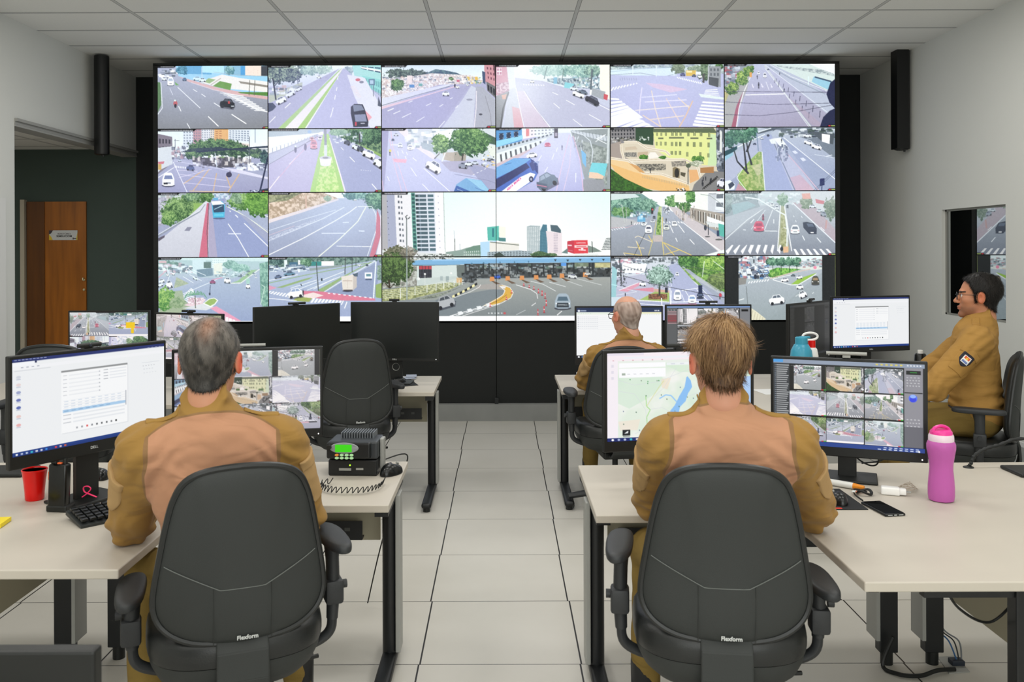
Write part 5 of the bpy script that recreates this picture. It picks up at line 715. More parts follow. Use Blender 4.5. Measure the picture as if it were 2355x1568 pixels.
    c.P([890, 60, 1010, 60, 1005, 250, 890, 220], 'eaf0e4'); c.P([1010, 80, 1168, 60, 1168, 240, 1010, 250], 'c4c8d0'); c.P([1090, 60, 1168, 60, 1168, 240, 1080, 230], 'e4e8f0'); c.win([1085, 70, 1165, 60, 1165, 230, 1080, 220], 1, 2, '6c7480', .8, .5); c.P([840, 210, 1168, 270, 1168, 460, 1000, 390, 840, 310], 'a89c90'); c.win([850, 225, 1160, 290, 1160, 440, 850, 310], 6, 1, '5c544c', .55, .9); c.win([850, 225, 1160, 290, 1160, 440, 850, 310], 6, 1, 'ecece4', .14, 1); c.P([1000, 290, 1168, 350, 1168, 380, 1000, 340], 'ecf0f0'); c.P([990, 340, 1130, 370, 1130, 400, 1010, 390], 'd4d8d8'); c.P([1110, 360, 1168, 375, 1168, 490, 1115, 470], '4cb8a8'); c.R(1095, 425, 1118, 480, '2c3c60'); c.E(985, 400, 14, 26, '3c4250'); c.L([1012, 370, 1012, 470], 8, '2c3038'); c.E(1005, 484, 26, 6, '4c4c50'); c.E(1115, 512, 36, 8, '5c5c5c')
    c.L([940, 85, 1030, 100, 1130, 170, 1165, 215], 6, '9aa4a0'); c.L([1020, 80, 1168, 90], 3, '4c5458'); c.L([960, 500, 1168, 640], 5, 'f0f4f4'); c.L([770, 350, 1120, 620], 7, 'f2f2f6')
    c.P([540, 200, 570, 200, 560, 470, 510, 465, 520, 380], 'b4c480'); c.nz([530, 250, 565, 250, 556, 465, 512, 460], '4c7c34', '9cc05c', 3); c.L([515, 330, 490, 480, 440, 662], 6, 'd8c468'); c.L([575, 300, 572, 520, 588, 662], 7, 'e8cc60'); c.P([480, 470, 575, 470, 575, 530, 490, 530], 'c0b0ac'); c.L([560, 210, 575, 480], 4, 'f4f4f4')
    for q in ([580, 535, 690, 662], [590, 540, 855, 660], [600, 650, 740, 605], [345, 560, 375, 662], [330, 530, 350, 600], [210, 635, 380, 660], [440, 470, 480, 540]): c.L(q, 7, 'ecc858')
    for q in ([310, 490, 340, 475, 470, 530], [240, 578, 400, 590], [320, 520, 335, 555], [200, 632, 220, 662]): c.L(q, 6, 'f0dcb8')
    for q in ([645, 372, 678, 448], [728, 370, 785, 445], [700, 495, 716, 530], [835, 508, 880, 556]): c.L(q, 7, 'f6f6f8')
    for k in range(7): c.L([585+k*27, 340, 592+k*29, 356], 9, 'f4f4f8')
    for k in range(6): c.L([300+k*24, 372-k*2, 316+k*22, 350-k], 8, 'f0f2f6'); c.L([85+k*22, 410-k*4, 100+k*24, 424-k*4], 6, 'eceef2')
    c.carv(441, 412, 66, 74, 'fafcfa'); c.carv(612, 393, 56, 52, 'd8dcd0'); c.carv(690, 362, 52, 44, 'ecf0ec'); c.carv(395, 358, 44, 44, 'e8ecf0'); c.carv(480, 332, 40, 34, 'd0d4d8'); c.carv(620, 266, 26, 20, 'c8ccd4'); c.R(335, 268, 412, 342, '58a8d8'); c.R(345, 285, 385, 320, '9cd4ec'); c.carv(495, 300, 30, 26, '54606c'); c.man(610, 330, 40); c.man(276, 355, 34); c.P([465, 210, 488, 210, 486, 268, 466, 268], '382c34'); c.E(480, 228, 8, 9, 'd84048'); c.clut(585, 205, 640, 260, 30, 14, 10, ['eef0f0', '5c646c']); c.clut(270, 250, 460, 300, 30, 26, 18, ['dfe6e8', '5c7080', '8cb4cc'])
    c.L([185, 180, 212, 350], 6, 'c0c4c0'); c.L([150, 170, 185, 190], 4, 'c0c4c0'); c.L([225, 200, 232, 340], 5, 'c0c4c0'); c.L([410, 450, 300, 662], 4, '2c3034'); c.L([770, 200, 775, 340], 5, '8a8a80'); c.clut(700, 190, 880, 330, 40, 10, 30, ['9c8478', '5c544c', 'dccfc4'], .6); c.P([960, 662, 1168, 605, 1168, 662], 'e8ece8'); c.hud(.29, .06); PIC['35'] = c.out()
    c = Cv(W_, H_, (1178, 55, 2245, 660), '8b93a6')
    c.G([1178, 55, 2245, 55, 2245, 660, 1178, 660], 'c0cad2', '848896'); c.nz([1178, 55, 1500, 60, 1500, 200, 1178, 330], '6c8088', 'a8b8bc', 5); c.P([1178, 180, 1480, 130, 1520, 200, 1178, 400], '8a9aa4'); c.tree(1210, 170, 50, 100, '4c6468', '8ca4a0', .8); c.P([1240, 180, 1400, 150, 1480, 190, 1260, 280], '8cb4bc', .7); c.P([1178, 300, 1560, 190, 1600, 190, 1178, 480], 'a8b0bc'); c.L([1178, 510, 1400, 320, 1600, 190], 7, 'dfe4e8')
    c.G([1600, 180, 1720, 170, 1690, 620, 1178, 650, 1178, 520], 'a4acb8', '7f8696'); c.G([1760, 170, 1830, 170, 2245, 540, 2245, 660, 1820, 620], 'a4acb8', '7c8394'); c.P([1830, 160, 2000, 150, 2245, 420, 2245, 540], 'b09ca8'); c.L([1830, 165, 2245, 545], 10, 'e0e4ec'); c.P([1900, 55, 2245, 55, 2245, 250, 2100, 240, 1980, 160], 'c8ccd0'); c.tree(1960, 160, 60, 60, '5c7458', '94a488'); c.tree(2200, 220, 70, 110, '46604c', '84947c'); c.P([1920, 80, 2000, 75, 2010, 130, 1930, 130], 'e89080'); c.P([2050, 130, 2140, 150, 2130, 180, 2060, 170], 'd0606c'); c.car(2025, 198, 70, 30, 'dfe6ec'); c.car(2090, 240, 56, 30, 'c8d4dc'); c.car(2130, 272, 60, 44, '8c98a8', .2); c.clut(1500, 80, 1900, 180, 60, 30, 16, ['e4ecf0', '9cb4bc', 'c0d4d8'])
    c.P([1720, 190, 1755, 190, 1800, 620, 1690, 620], 'a0a480'); c.nz([1722, 250, 1752, 250, 1782, 600, 1710, 600], '8c9058', 'b4b480', 3); c.L([1715, 190, 1685, 620], 9, 'eef2f4'); c.L([1752, 190, 1822, 620], 9, 'eef2f4'); c.tree(1735, 130, 55, 60, '5c8468', 'a4c0a4')
    for q, w_ in (([1640, 230, 1560, 420], 6), ([1460, 318, 1425, 355], 8), ([1650, 320, 1650, 360], 8), ([1550, 430, 1685, 432], 7), ([1355, 418, 1380, 420], 6), ([1925, 475, 1948, 520], 8), ([2065, 495, 2105, 540], 8), ([1838, 285, 1846, 300], 5), ([1860, 330, 1866, 348], 5), ([1915, 290, 1925, 308], 5), ([1950, 375, 1975, 400], 6), ([1570, 230, 1430, 415], 4), ([2100, 395, 2140, 430], 6)): c.L(q, w_, 'eaeef6')
    for k in range(8): c.P([1185+k*72, 618+0*k, 1215+k*70+30*(k < 3), 560+(k < 2)*0, 1250+k*66+10, 562, 1215+k*72-10, 650], 'f2f4fa')
    for k in range(6): c.P([1838+k*62, 600, 1860+k*62, 600, 1895+k*66, 655, 1865+k*66, 655], 'eef0f8')
    c.L([1370, 110, 1500, 130, 1700, 250, 1760, 280, 1780, 420, 1775, 600], 12, 'e4eaec'); c.carv(1505, 385, 100, 96, 'e04a68', 'a03a58', 'ffd0d8'); c.carv(1547, 300, 20, 56, '8a3048'); c.carv(1855, 415, 84, 84, 'eef2f6', '5c687c', 'e8a0a0'); c.P([1930, 350, 1965, 345, 2035, 360, 2065, 410, 2062, 462, 1990, 462, 1935, 400], '2c3448'); c.P([1965, 360, 2025, 365, 2040, 392, 1980, 390], '4c5a74'); c.R(2005, 442, 2035, 452, 'eeeeff'); c.carv(1680, 208, 36, 40, 'dfe8ec'); c.carv(1635, 180, 36, 30, 'e8eef0'); c.carv(1782, 200, 26, 30, '46545c'); c.man(1727, 590, 50); c.E(1725, 600, 16, 20, '2c3440'); c.P([1740, 580, 1790, 575, 1790, 632, 1740, 636], 'e8b080'); c.L([1745, 400, 1790, 410], 6, 'eeeeee'); c.L([2160, 330, 2150, 410], 16, 'c08c8c')
    c.haze('d8e4ec', .35, .0); c.hud(.34, .06); PIC['36'] = c.out()
    c = Cv(W_, H_, (83, 672, 1168, 1285), 'a2a8c6')
    c.G([83, 672, 1168, 672, 1168, 1285, 83, 1285], 'b8c0d4', '9498c0'); c.P([83, 672, 720, 672, 640, 760, 440, 830, 83, 900], 'ccd0dc'); c.clut(95, 680, 440, 840, 130, 40, 24, ['f4f4fa', 'd0889c', '6c7488', '9cb0c0', 'e8ecf0', '46505c']); c.P([190, 740, 430, 745, 400, 835, 190, 830], 'eef2f6'); c.win([200, 780, 390, 780, 380, 815, 200, 815], 6, 1, '5c6474', .4, .4); c.clut(380, 690, 720, 740, 70, 30, 20, ['4c565c', 'c8d0d8', '78848c'])
    c.P([720, 672, 1168, 672, 1168, 1020, 960, 900, 760, 760], '5f8c40'); c.nz([720, 672, 1168, 672, 1168, 1020, 960, 900, 760, 760], '3c6c2c', '8cbc50', 5); c.tree(820, 730, 100, 60, '24542a', '6cac4c'); c.tree(1060, 750, 130, 80, '4c8430', 'b4dc5c'); c.tree(1100, 920, 100, 90, '4c6438', '8ca458'); c.P([735, 770, 800, 790, 960, 950, 920, 950, 740, 800], '8cb454'); c.nz([735, 770, 800, 790, 960, 950, 920, 950, 740, 800], '6c9444', 'a4c868', 3); c.P([780, 790, 830, 800, 1168, 1060, 1168, 1130, 960, 960], '9ca4b8'); c.P([840, 840, 930, 870, 1168, 1030, 1168, 1060, 900, 900], 'c0c4c8', .6); c.L([740, 800, 920, 955, 1110, 1150], 7, 'dfe4e8')
    c.P([620, 770, 720, 740, 1080, 1150, 660, 1150], 'a6acd0'); c.P([83, 880, 450, 840, 620, 770, 640, 1100, 83, 1120], 'b4b4cc'); c.P([150, 1000, 360, 920, 390, 930, 240, 1010], 'e090a8'); c.P([280, 985, 490, 970, 490, 1015, 300, 990], 'dc8098'); c.P([490, 980, 640, 1000, 640, 1040, 500, 1030], 'd4a090'); c.L([160, 995, 340, 925], 5, 'f0f0f4'); c.L([83, 940, 330, 1010, 83, 1050], 5, 'e8e8ee', .6)
    c.P([350, 1090, 500, 1010, 640, 1020, 640, 1108], 'a0bc5c'); c.L([330, 1090, 640, 1110], 7, 'f2f2f0'); c.L([645, 960, 650, 1150], 8, 'eef0f6'); c.E(530, 1055, 90, 26, '8c5438'); c.nz([440, 1030, 620, 1030, 620, 1085, 440, 1085], '5c3c2c', 'a8684c', 2, .8); c.L([545, 930, 545, 1050], 18, '3c3c38'); c.tree(545, 860, 130, 100, '345448', 'b8dccc', 1, 1.0, 1.6)
    for k in range(11): a = -3.0+k*.28; c.L([545, 920, 545+125*math.cos(a), 900+120*math.sin(a)], 5, 'b4d8c8', .7)
    for q, w_ in (([645, 1110, 1030, 1105], 7), ([760, 1000, 960, 970], 6), ([660, 1000, 655, 1140], 6), ([790, 1000, 850, 1100], 5), ([760, 1040, 785, 1110], 5), ([900, 990, 1060, 1150], 6), ([650, 880, 660, 960], 4), ([83, 1100, 650, 1150], 6)): c.L(q, w_, 'f2f4fa')
    c.P([640, 1130, 900, 1125, 920, 1160, 640, 1160], 'e890b4'); c.P([83, 1060, 180, 1060, 200, 1285, 83, 1285], 'c4d4e0'); c.carv(718, 1042, 72, 96, 'fafcff', '8090a8'); c.carv(857, 1082, 76, 78, 'f8faff', '6c90c4'); c.carv(934, 1050, 66, 58, '2f3854', '5c6c8c'); c.carv(715, 842, 32, 34, 'f0f2fa'); c.car(385, 932, 66, 46, 'f4f6fa', .1); c.carv(670, 735, 30, 20, '5c6880'); c.P([915, 950, 955, 950, 955, 1030, 918, 1035], '1f2c50'); c.man(1122, 1055, 60, '3c2c34'); c.E(1127, 1045, 14, 18, 'd83a4c')
    c.L([165, 700, 185, 950], 12, '4c5058'); c.clut(130, 800, 230, 960, 50, 16, 14, ['2c3038', '6c7078'], .8); c.P([95, 760, 140, 800, 130, 1060, 83, 1060], '8cc4cc'); c.L([83, 940, 140, 950], 10, 'a8e0e4'); c.L([210, 860, 500, 940, 1168, 1070], 4, '26282c'); c.L([200, 760, 420, 830], 3, '3c4048'); c.L([710, 750, 1168, 830], 3, '5c6864'); c.L([760, 780, 1168, 890], 3, '5c6864'); c.L([975, 720, 955, 870], 6, 'dce8d8'); c.L([1060, 720, 1168, 800], 5, 'dce8dc'); c.R(598, 970, 626, 1020, '2c3040'); c.L([565, 1070, 568, 1150], 9, 'f4f4f4'); c.man(218, 1040, 40); c.R(900, 1130, 1085, 1150, '16181a'); c.hud(.35, .001); PIC['45'] = c.out()
    c = Cv(W_, H_, (1182, 672, 2245, 1285), '1c2022')
    c.G([1312, 672, 2115, 672, 2115, 1285, 1312, 1285], 'b4c0c8', '98a4a8'); c.clut(1315, 680, 1600, 880, 200, 34, 26, ['f2f4f8', '6c7890', '4478b4', 'c0707c', '39404c', 'a8b4c0', 'dfe6ec'], .9); c.R(1600, 672, 2115, 720, 'dff0ee'); c.P([1600, 790, 2115, 770, 2115, 810, 1880, 800, 1640, 900, 1610, 880], 'd8dcd4'); c.P([1610, 810, 1680, 785, 1910, 800, 1780, 840, 1640, 885, 1612, 860], '6cb43c'); c.nz([1610, 810, 1680, 785, 1910, 800, 1780, 840, 1640, 885, 1612, 860], '3f8c2c', '8cd050', 3)
    for (x, y) in ((1640, 730), (1720, 725), (1800, 725), (1870, 728)): c.tree(x, y, 56, 44, '2c5a48', '84bc94'); c.L([x, 760, x+4, 815], 6, '3c4840')
    c.tree(1650, 850, 50, 30, '3c7c30', '94c858'); c.clut(1900, 700, 2110, 780, 70, 22, 12, ['b08088', 'dfe4ea', '5c6c78', '8ca4a8']); c.L([1610, 890, 1800, 840, 2000, 800], 8, 'd8b8a8'); c.G([1312, 930, 1640, 890, 1900, 830, 2115, 800, 2115, 1285, 1312, 1285], 'acb4c0', '919ea2'); c.P([1815, 945, 1890, 890, 2060, 835, 2030, 860, 1880, 945], '94c43c'); c.L([1640, 900, 1815, 950, 1890, 948, 2060, 845], 7, 'f0f4f4'); c.L([1640, 895, 1830, 850], 5, 'f4f4f4')
    for k in range(8): c.L([1405+k*26, 935-k*3, 1420+k*26, 915-k*3], 9, 'f4f8fa')
    for q in ([1860, 1060, 1890, 1040], [1965, 1100, 1990, 1075], [2020, 1035, 2035, 1018], [1312, 1095, 1365, 1080]): c.L(q, 7, 'eef2f2')
    c.P([1900, 1000, 2115, 830, 2115, 1285, 1600, 1285], '8a969a', .3); c.car(1676, 1088, 150, 92, 'f2f6f8', -.12, '4c5a6c'); c.car(1925, 1040, 80, 70, 'f4f6fa', -.4, '4c5460'); c.car(1900, 968, 70, 46, 'eef2f4'); c.car(1755, 900, 76, 38, 'f4f6f8', -.1); c.car(1895, 875, 60, 36, 'eef2f4', -.1); c.car(1835, 858, 44, 20, '5c6c74'); c.carv(2050, 908, 74, 84, '4c4c44', 'b08c64'); c.car(1535, 860, 44, 26, '3c4454'); c.car(1580, 858, 34, 24, '6c7888')
    for k in range(14): c.car(1500+c.rs.rand()*90, 770+c.rs.rand()*70, 44, 24, ['8cb4dc', 'dfe8f4', '5c84b0'][k % 3])
    c.E(1472, 870, 14, 24, '2c3448'); c.E(2047, 785, 16, 16, 'f080a0'); c.L([1320, 765, 1350, 830, 1360, 960], 7, 'a8b0b4'); c.L([1385, 960, 1400, 1150], 6, '6c7478'); c.L([1390, 860, 1400, 790, 1520, 740], 6, 'e4eaec'); c.P([1312, 880, 1390, 880, 1380, 940, 1312, 950], '7c746c', .7)
    c.P([1312, 1150, 1400, 1150, 1480, 1200, 1575, 1275, 1560, 1285, 1312, 1285], 'e0d8b8'); 
    for k in range(7): c.L([1400+k*24, 1160+k*16, 1370+k*28, 1285], 4, 'b4a888')
    c.L([1182, 672, 1182, 1285], 1, '000000'); c.R(2240, 672, 2243, 1285, 'c8d86a'); c.R(1182, 672, 1312, 1285, '1c2022'); c.R(2115, 672, 2239, 1285, '1c2022'); c.hud(.17, .001); PIC['46'] = c.out()
paint_wall()
def grade(A, sat=1, gain=1, lift=0, tint=(1, 1, 1), grain=0):
    g = A.mean(-1, keepdims=True); B = (g+(A-g)*sat)*gain*np.array(tint)+lift
    if grain:
        r_ = np.random.RandomState(3); n = r_.randn(*A.shape[:2])*grain; n2 = np.repeat(np.repeat(r_.randn(A.shape[0]//3+1, A.shape[1]//3+1), 3, 0), 3, 1)[:A.shape[0], :A.shape[1]]*grain
        B = B+(n+n2)[..., None]
    return np.clip(B, 0, 1)
for k_ in PIC:
    PIC[k_] = grade(PIC[k_], .80, 1.06, .025, (.985, 1.0, 1.0), grain=.006) if k_ not in ('33', '34', '43', '44', '25') else grade(PIC[k_], 1, 1.02, 0, grain=.003)
def screen_mesh(name, A, w, h, parent, y=0, es=1.0, label=None):
    'flat lit picture, w x h metres, centred in x, bottom at z=0, facing -Y of the parent; A is rows of sRGB'
    Hh, Ww = A.shape[:2]; xs = (np.arange(Ww)/(Ww-1)-.5)*w; zs = (1-np.arange(Hh)/(Hh-1))*h
    V = np.zeros((Hh, Ww, 3)); V[..., 0] = xs[None, :]; V[..., 1] = y; V[..., 2] = zs[:, None]
    i = np.arange(Hh-1)[:, None]*Ww+np.arange(Ww-1)[None, :]; Fc = np.stack([i, i+Ww, i+Ww+1, i+1], -1).reshape(-1, 4)
    lc = np.where(A <= .04045, A/12.92, ((A+.055)/1.055)**2.4).reshape(-1, 3)
    m = colmat('lit_screen' if es == 1.0 else 'lit_screen_dim', True, .35, .3, es=es)
    o = raw(name, V.reshape(-1, 3), Fc, m, parent, colv=lc)
    if label: o['label'] = label
    return o
# ================================================================ the video wall
YV = 8.60
colx = [363, 617.5, 878.5, 1141.5, 1405, 1667.5, 1923]
rowz = [3.431, 2.818, 2.203, 1.578, .9535]
X6 = [P(x, 450, YV).x for x in colx]
VW = {
 '11': 'top-left display showing a black hatchback turning by a zebra crossing', '12': 'display with a long avenue, planted median and black pickup, second in the top row', '13': 'display of a curving road below a hillside town, third in the top row', '14': 'display with hazy road, red wall and two parked cars, fourth in the top row', '15': 'display of a yellow-hatched junction with zebra crossings, fifth in the top row', '16': 'top-right display with overhead wires and a dark curved shape at its edge',
 '21': 'display showing an orange building, yellow box junction and white car, first in the second row', '22': 'display with a concrete pole planter on a green median, second row', '23': 'display with a big corner tree and white car, left of the coach display', '24': 'display showing the blue coach with pink lettering', '25': 'display showing the yellow building and curved staircases', '26': 'display with bare tree trunks on a grass island, right end of the second row',
 '31': 'display with a light blue bus beside a pink kerb, first in the third row', '32': 'display with an empty curving road under a rocky slope, third row', '33': 'upper-left display of the toll plaza picture with two white towers', '34': 'upper-right display of the toll plaza picture with the red hoarding', '35': 'display with yellow box lines and traffic beside arcaded buildings', '36': 'display with the red car and black pickup, right end of third row',
 '41': 'bottom-left display with palm tree, grass triangle and wide junction', '42': 'bottom-row display with a box truck and pink cycle path', '43': 'lower-left display of the toll plaza picture with the station wagon', '44': 'lower-right display of the toll plaza picture with the grey SUV and cones', '45': 'bottom-row display with a silvery palm on a round flower bed', '46': 'bottom-right display with black side bands around its roundabout picture'}
M_line = mat('panel_edge', '0a0d08', .5)
for r in range(4):
    for c_ in range(6):
        k = '%d%d' % (r+1, c_+1); w_ = X6[c_+1]-X6[c_]; h_ = rowz[r]-rowz[r+1]; sh = -.012*((X6[c_]+X6[c_+1])/2)/3.3*0
        t = thing('video_wall_display', VW[k], 'display', ((X6[c_]+X6[c_+1])/2, YV, rowz[r+1]), 0, 'displays of the video wall')
        MB().box((0, .05, h_/2), (w_-.0012, .09, h_-.0012)).build('bezel', M_line, t)
        screen_mesh('screen', PIC[k], w_-(.009 if not k in ('33', '34', '43', '44') else .006), h_-.009, t, 0.0045, 1.0).location.z = .0045
frame = thing('video_wall_frame', 'black frame and skirt carrying the big video wall', 'frame', ((X6[0]+X6[6])/2, YV+.02, .16))
fw = X6[6]-X6[0]
mb = MB().box((-fw/2-.022, .2, 1.65), (.044, .42, 3.26)).box((fw/2+.022, .2, 1.65), (.044, .42, 3.26)); mb.build('side_panel', M_dark, frame)
MB().box((0, .2, 3.285), (fw+.088, .42, .022)).build('top_panel', M_dark, frame)
MB().box((0, .28, 1.65), (fw, .2, 3.2)).build('back_panel', M_dark, frame)
for k in range(6):
    MB().box((X6[k]+(X6[k+1]-X6[k])/2-frame.location.x, .012, .39), (X6[k+1]-X6[k]-.004, .02, .775), bev=.002, seg=1).build('skirt_board', M_blackpaint, frame)
for k in range(7): MB().box((X6[k]-frame.location.x, -.02, .03), (.035, .05, .06)).build('foot', M_blkm, frame)
# ================================================================ desks
ZD = .72
def fillet(pts, k, r, n=8):
    p = [Vector((*q, 0)) for q in pts]; a, b, c = p[k-1], p[k], p[(k+1) % len(p)]
    u = (a-b).normalized(); v = (c-b).normalized(); s, e = b+u*r, b+v*r
    arc = [((1-t)**2*s+2*t*(1-t)*b+t*t*e) for t in [i/n for i in range(n+1)]]
    return [tuple(q[:2]) for q in p[:k]]+[tuple(q[:2]) for q in arc]+[tuple(q[:2]) for q in p[k+1:]]
def desk_leg(t, x, y, out, foot=(-.36, .2)):
    'inner side leg: column with light plate on the aisle side, T foot with glides'
    l = MB().tube([(x, y, .05), (x, y, ZD-.03)], .03, 14).box((x, y, ZD-.045), (.05, .5, .03)).build('leg', M_blkm, t, True)
    MB().box((x+out*.034, y+.012, .37), (.02, .085, .62), bev=.004).build('cable_cover', M_grey, l)
    MB().box((x, y+(foot[0]+foot[1])/2, .042), (.062, foot[1]-foot[0], .034), bev=.015, seg=3).build('foot', M_blkm, l, True)
    for dy in (foot[0]+.04, foot[1]-.04): MB().cyl((x, y+dy, 0), (x, y+dy, .03), .022, 14).build('glide', M_blk, l, True)
    return l
def post_leg(t, x, y, side=1, z0=.05):
    l = MB().box((x, y, (ZD-.03+z0)/2+0), (.072, .05, ZD-.03-z0), bev=.004).build('leg', M_blkm, t)
    MB().box((x-side*.044, y+.02, (ZD-.03+z0)/2+.02), (.014, .10, ZD-.09-z0)).build('cable_cover', M_grey, l)
    MB().cyl((x, y, 0), (x, y, z0+.01), .024, 14).build('glide', M_blk, l, True)
    return l
def desk(label, pts, legs, posts, panels, trays, beams, root):
    t = thing('l_shaped_desk', label, 'desk', (root[0], root[1], 0), 0)
    def lp(q): return (q[0]-root[0], q[1]-root[1])
    mb = MB(); mb.prism([lp(q) for q in pts], ZD-.028, ZD)
    o = mb.build('worktop', M_desk, t); bv = o.modifiers.new('edge', 'BEVEL'); bv.width = .004; bv.segments = 3; bv.limit_method = 'ANGLE'
    for (x, y, out, ft) in legs: desk_leg(t, *lp((x, y)), out, ft)
    for (x, y, s) in posts: post_leg(t, *lp((x, y)), s)
    for (x0, y0, x1, y1, z0, z1) in panels:
        a, b = lp((x0, y0)), lp((x1, y1)); MB().box(((a[0]+b[0])/2, (a[1]+b[1])/2, (z0+z1)/2), (abs(b[0]-a[0]) or .018, abs(b[1]-a[1]) or .018, z1-z0)).build('modesty_panel', M_modesty, t)
    for (x0, x1, y) in trays:
        a, b = lp((x0, y)), lp((x1, y)); mb = MB().box(((a[0]+b[0])/2, a[1]-.05, .52), (abs(b[0]-a[0]), .008, .075)).box(((a[0]+b[0])/2, a[1]-.03, .485), (abs(b[0]-a[0]), .05, .006))
        tr = mb.build('cable_tray', M_blkm, t)
        n = max(1, int((b[0]-a[0])/.1))
        for k in range(min(n, 4)): MB().box((b[0]-.06-k*.07, a[1]-.0545, .525), (.022, .002, .014)).build('socket', mat('socket_grey', '4a4c4a', .5), tr)
    for (x0, y0, x1, y1) in beams:
        a, b = lp((x0, y0)), lp((x1, y1)); MB().box(((a[0]+b[0])/2, (a[1]+b[1])/2, ZD-.045), (abs(b[0]-a[0])+.03, abs(b[1]-a[1])+.03, .032)).build('beam', M_blkm, t)
    return t
pl = fillet([(-.41, 3.89), (-3.3, 3.89), (-3.3, 2.576), (-1.11, 2.576), (-1.11, 3.22), (-.41, 3.22)], 4, .10)
desk('cream L-shaped desk at the front left, with the red cup and keyboard', pl, [(-.445, 3.53, 1, (-.36, .18))], [(-1.73, 3.53, -1), (-1.55, 3.60, -1)], [(-1.2, 3.66, -.5, 3.66, .455, .69), (-1.80, 2.7, -1.80, 3.8, .35, .69)], [(-1.1, -.56, 3.62)], [(-3.2, 2.62, -1.55, 2.62), (-1.45, 3.55, -.47, 3.55)], (-.41, 3.89))
pr = fillet([(.325, 3.81), (.325, 3.087), (1.0, 3.087), (1.0, 2.46), (3.3, 2.46), (3.3, 3.86)], 2, .2)
desk('cream L-shaped desk at the front right, with the pink bottle and phone', pr, [(.36, 3.42, -1, (-.36, .18))], [(1.52, 3.53, 1), (1.70, 3.53, 1), (1.475, 2.52, -1)], [(.42, 3.56, 1.4, 3.56, .455, .69), (1.66, 2.62, 1.66, 3.7, .35, .69)], [(.45, 1.3, 3.52)], [(1.2, 2.52, 3.2, 2.52), (.4, 3.45, 1.5, 3.45), (1.06, 2.56, 1.06, 3.2)], (.325, 3.81))
desk('cream L-shaped desk at the back left, with two switched-off monitors', fillet([(-.44, 6.53), (-3.5, 6.53), (-3.5, 5.35), (-1.95, 5.35), (-1.95, 5.785), (-.44, 5.785)], 4, .1), [(-.475, 6.06, 1, (-.5, .15))], [(-1.9, 6.1, -1)], [(-1.9, 6.2, -.52, 6.2, .45, .69)], [(-1.3, -.55, 6.16)], [(-1.9, 6.1, -.5, 6.1)], (-.44, 6.53))
desk('cream L-shaped desk at the back right, where the bald man works', fillet([(.39, 6.57), (.39, 5.83), (1.1, 5.83), (1.1, 5.0), (2.15, 5.0), (2.15, 5.62), (3.1, 5.62), (3.1, 6.57)], 2, .2), [(.425, 6.1, -1, (-.5, .15))], [(1.9, 5.6, 1), (3.0, 5.8, 1)], [(.5, 6.25, 3.0, 6.25, .45, .69)], [(.5, 1.0, 6.2)], [(.45, 6.15, 3.0, 6.15)], (.39, 6.57))
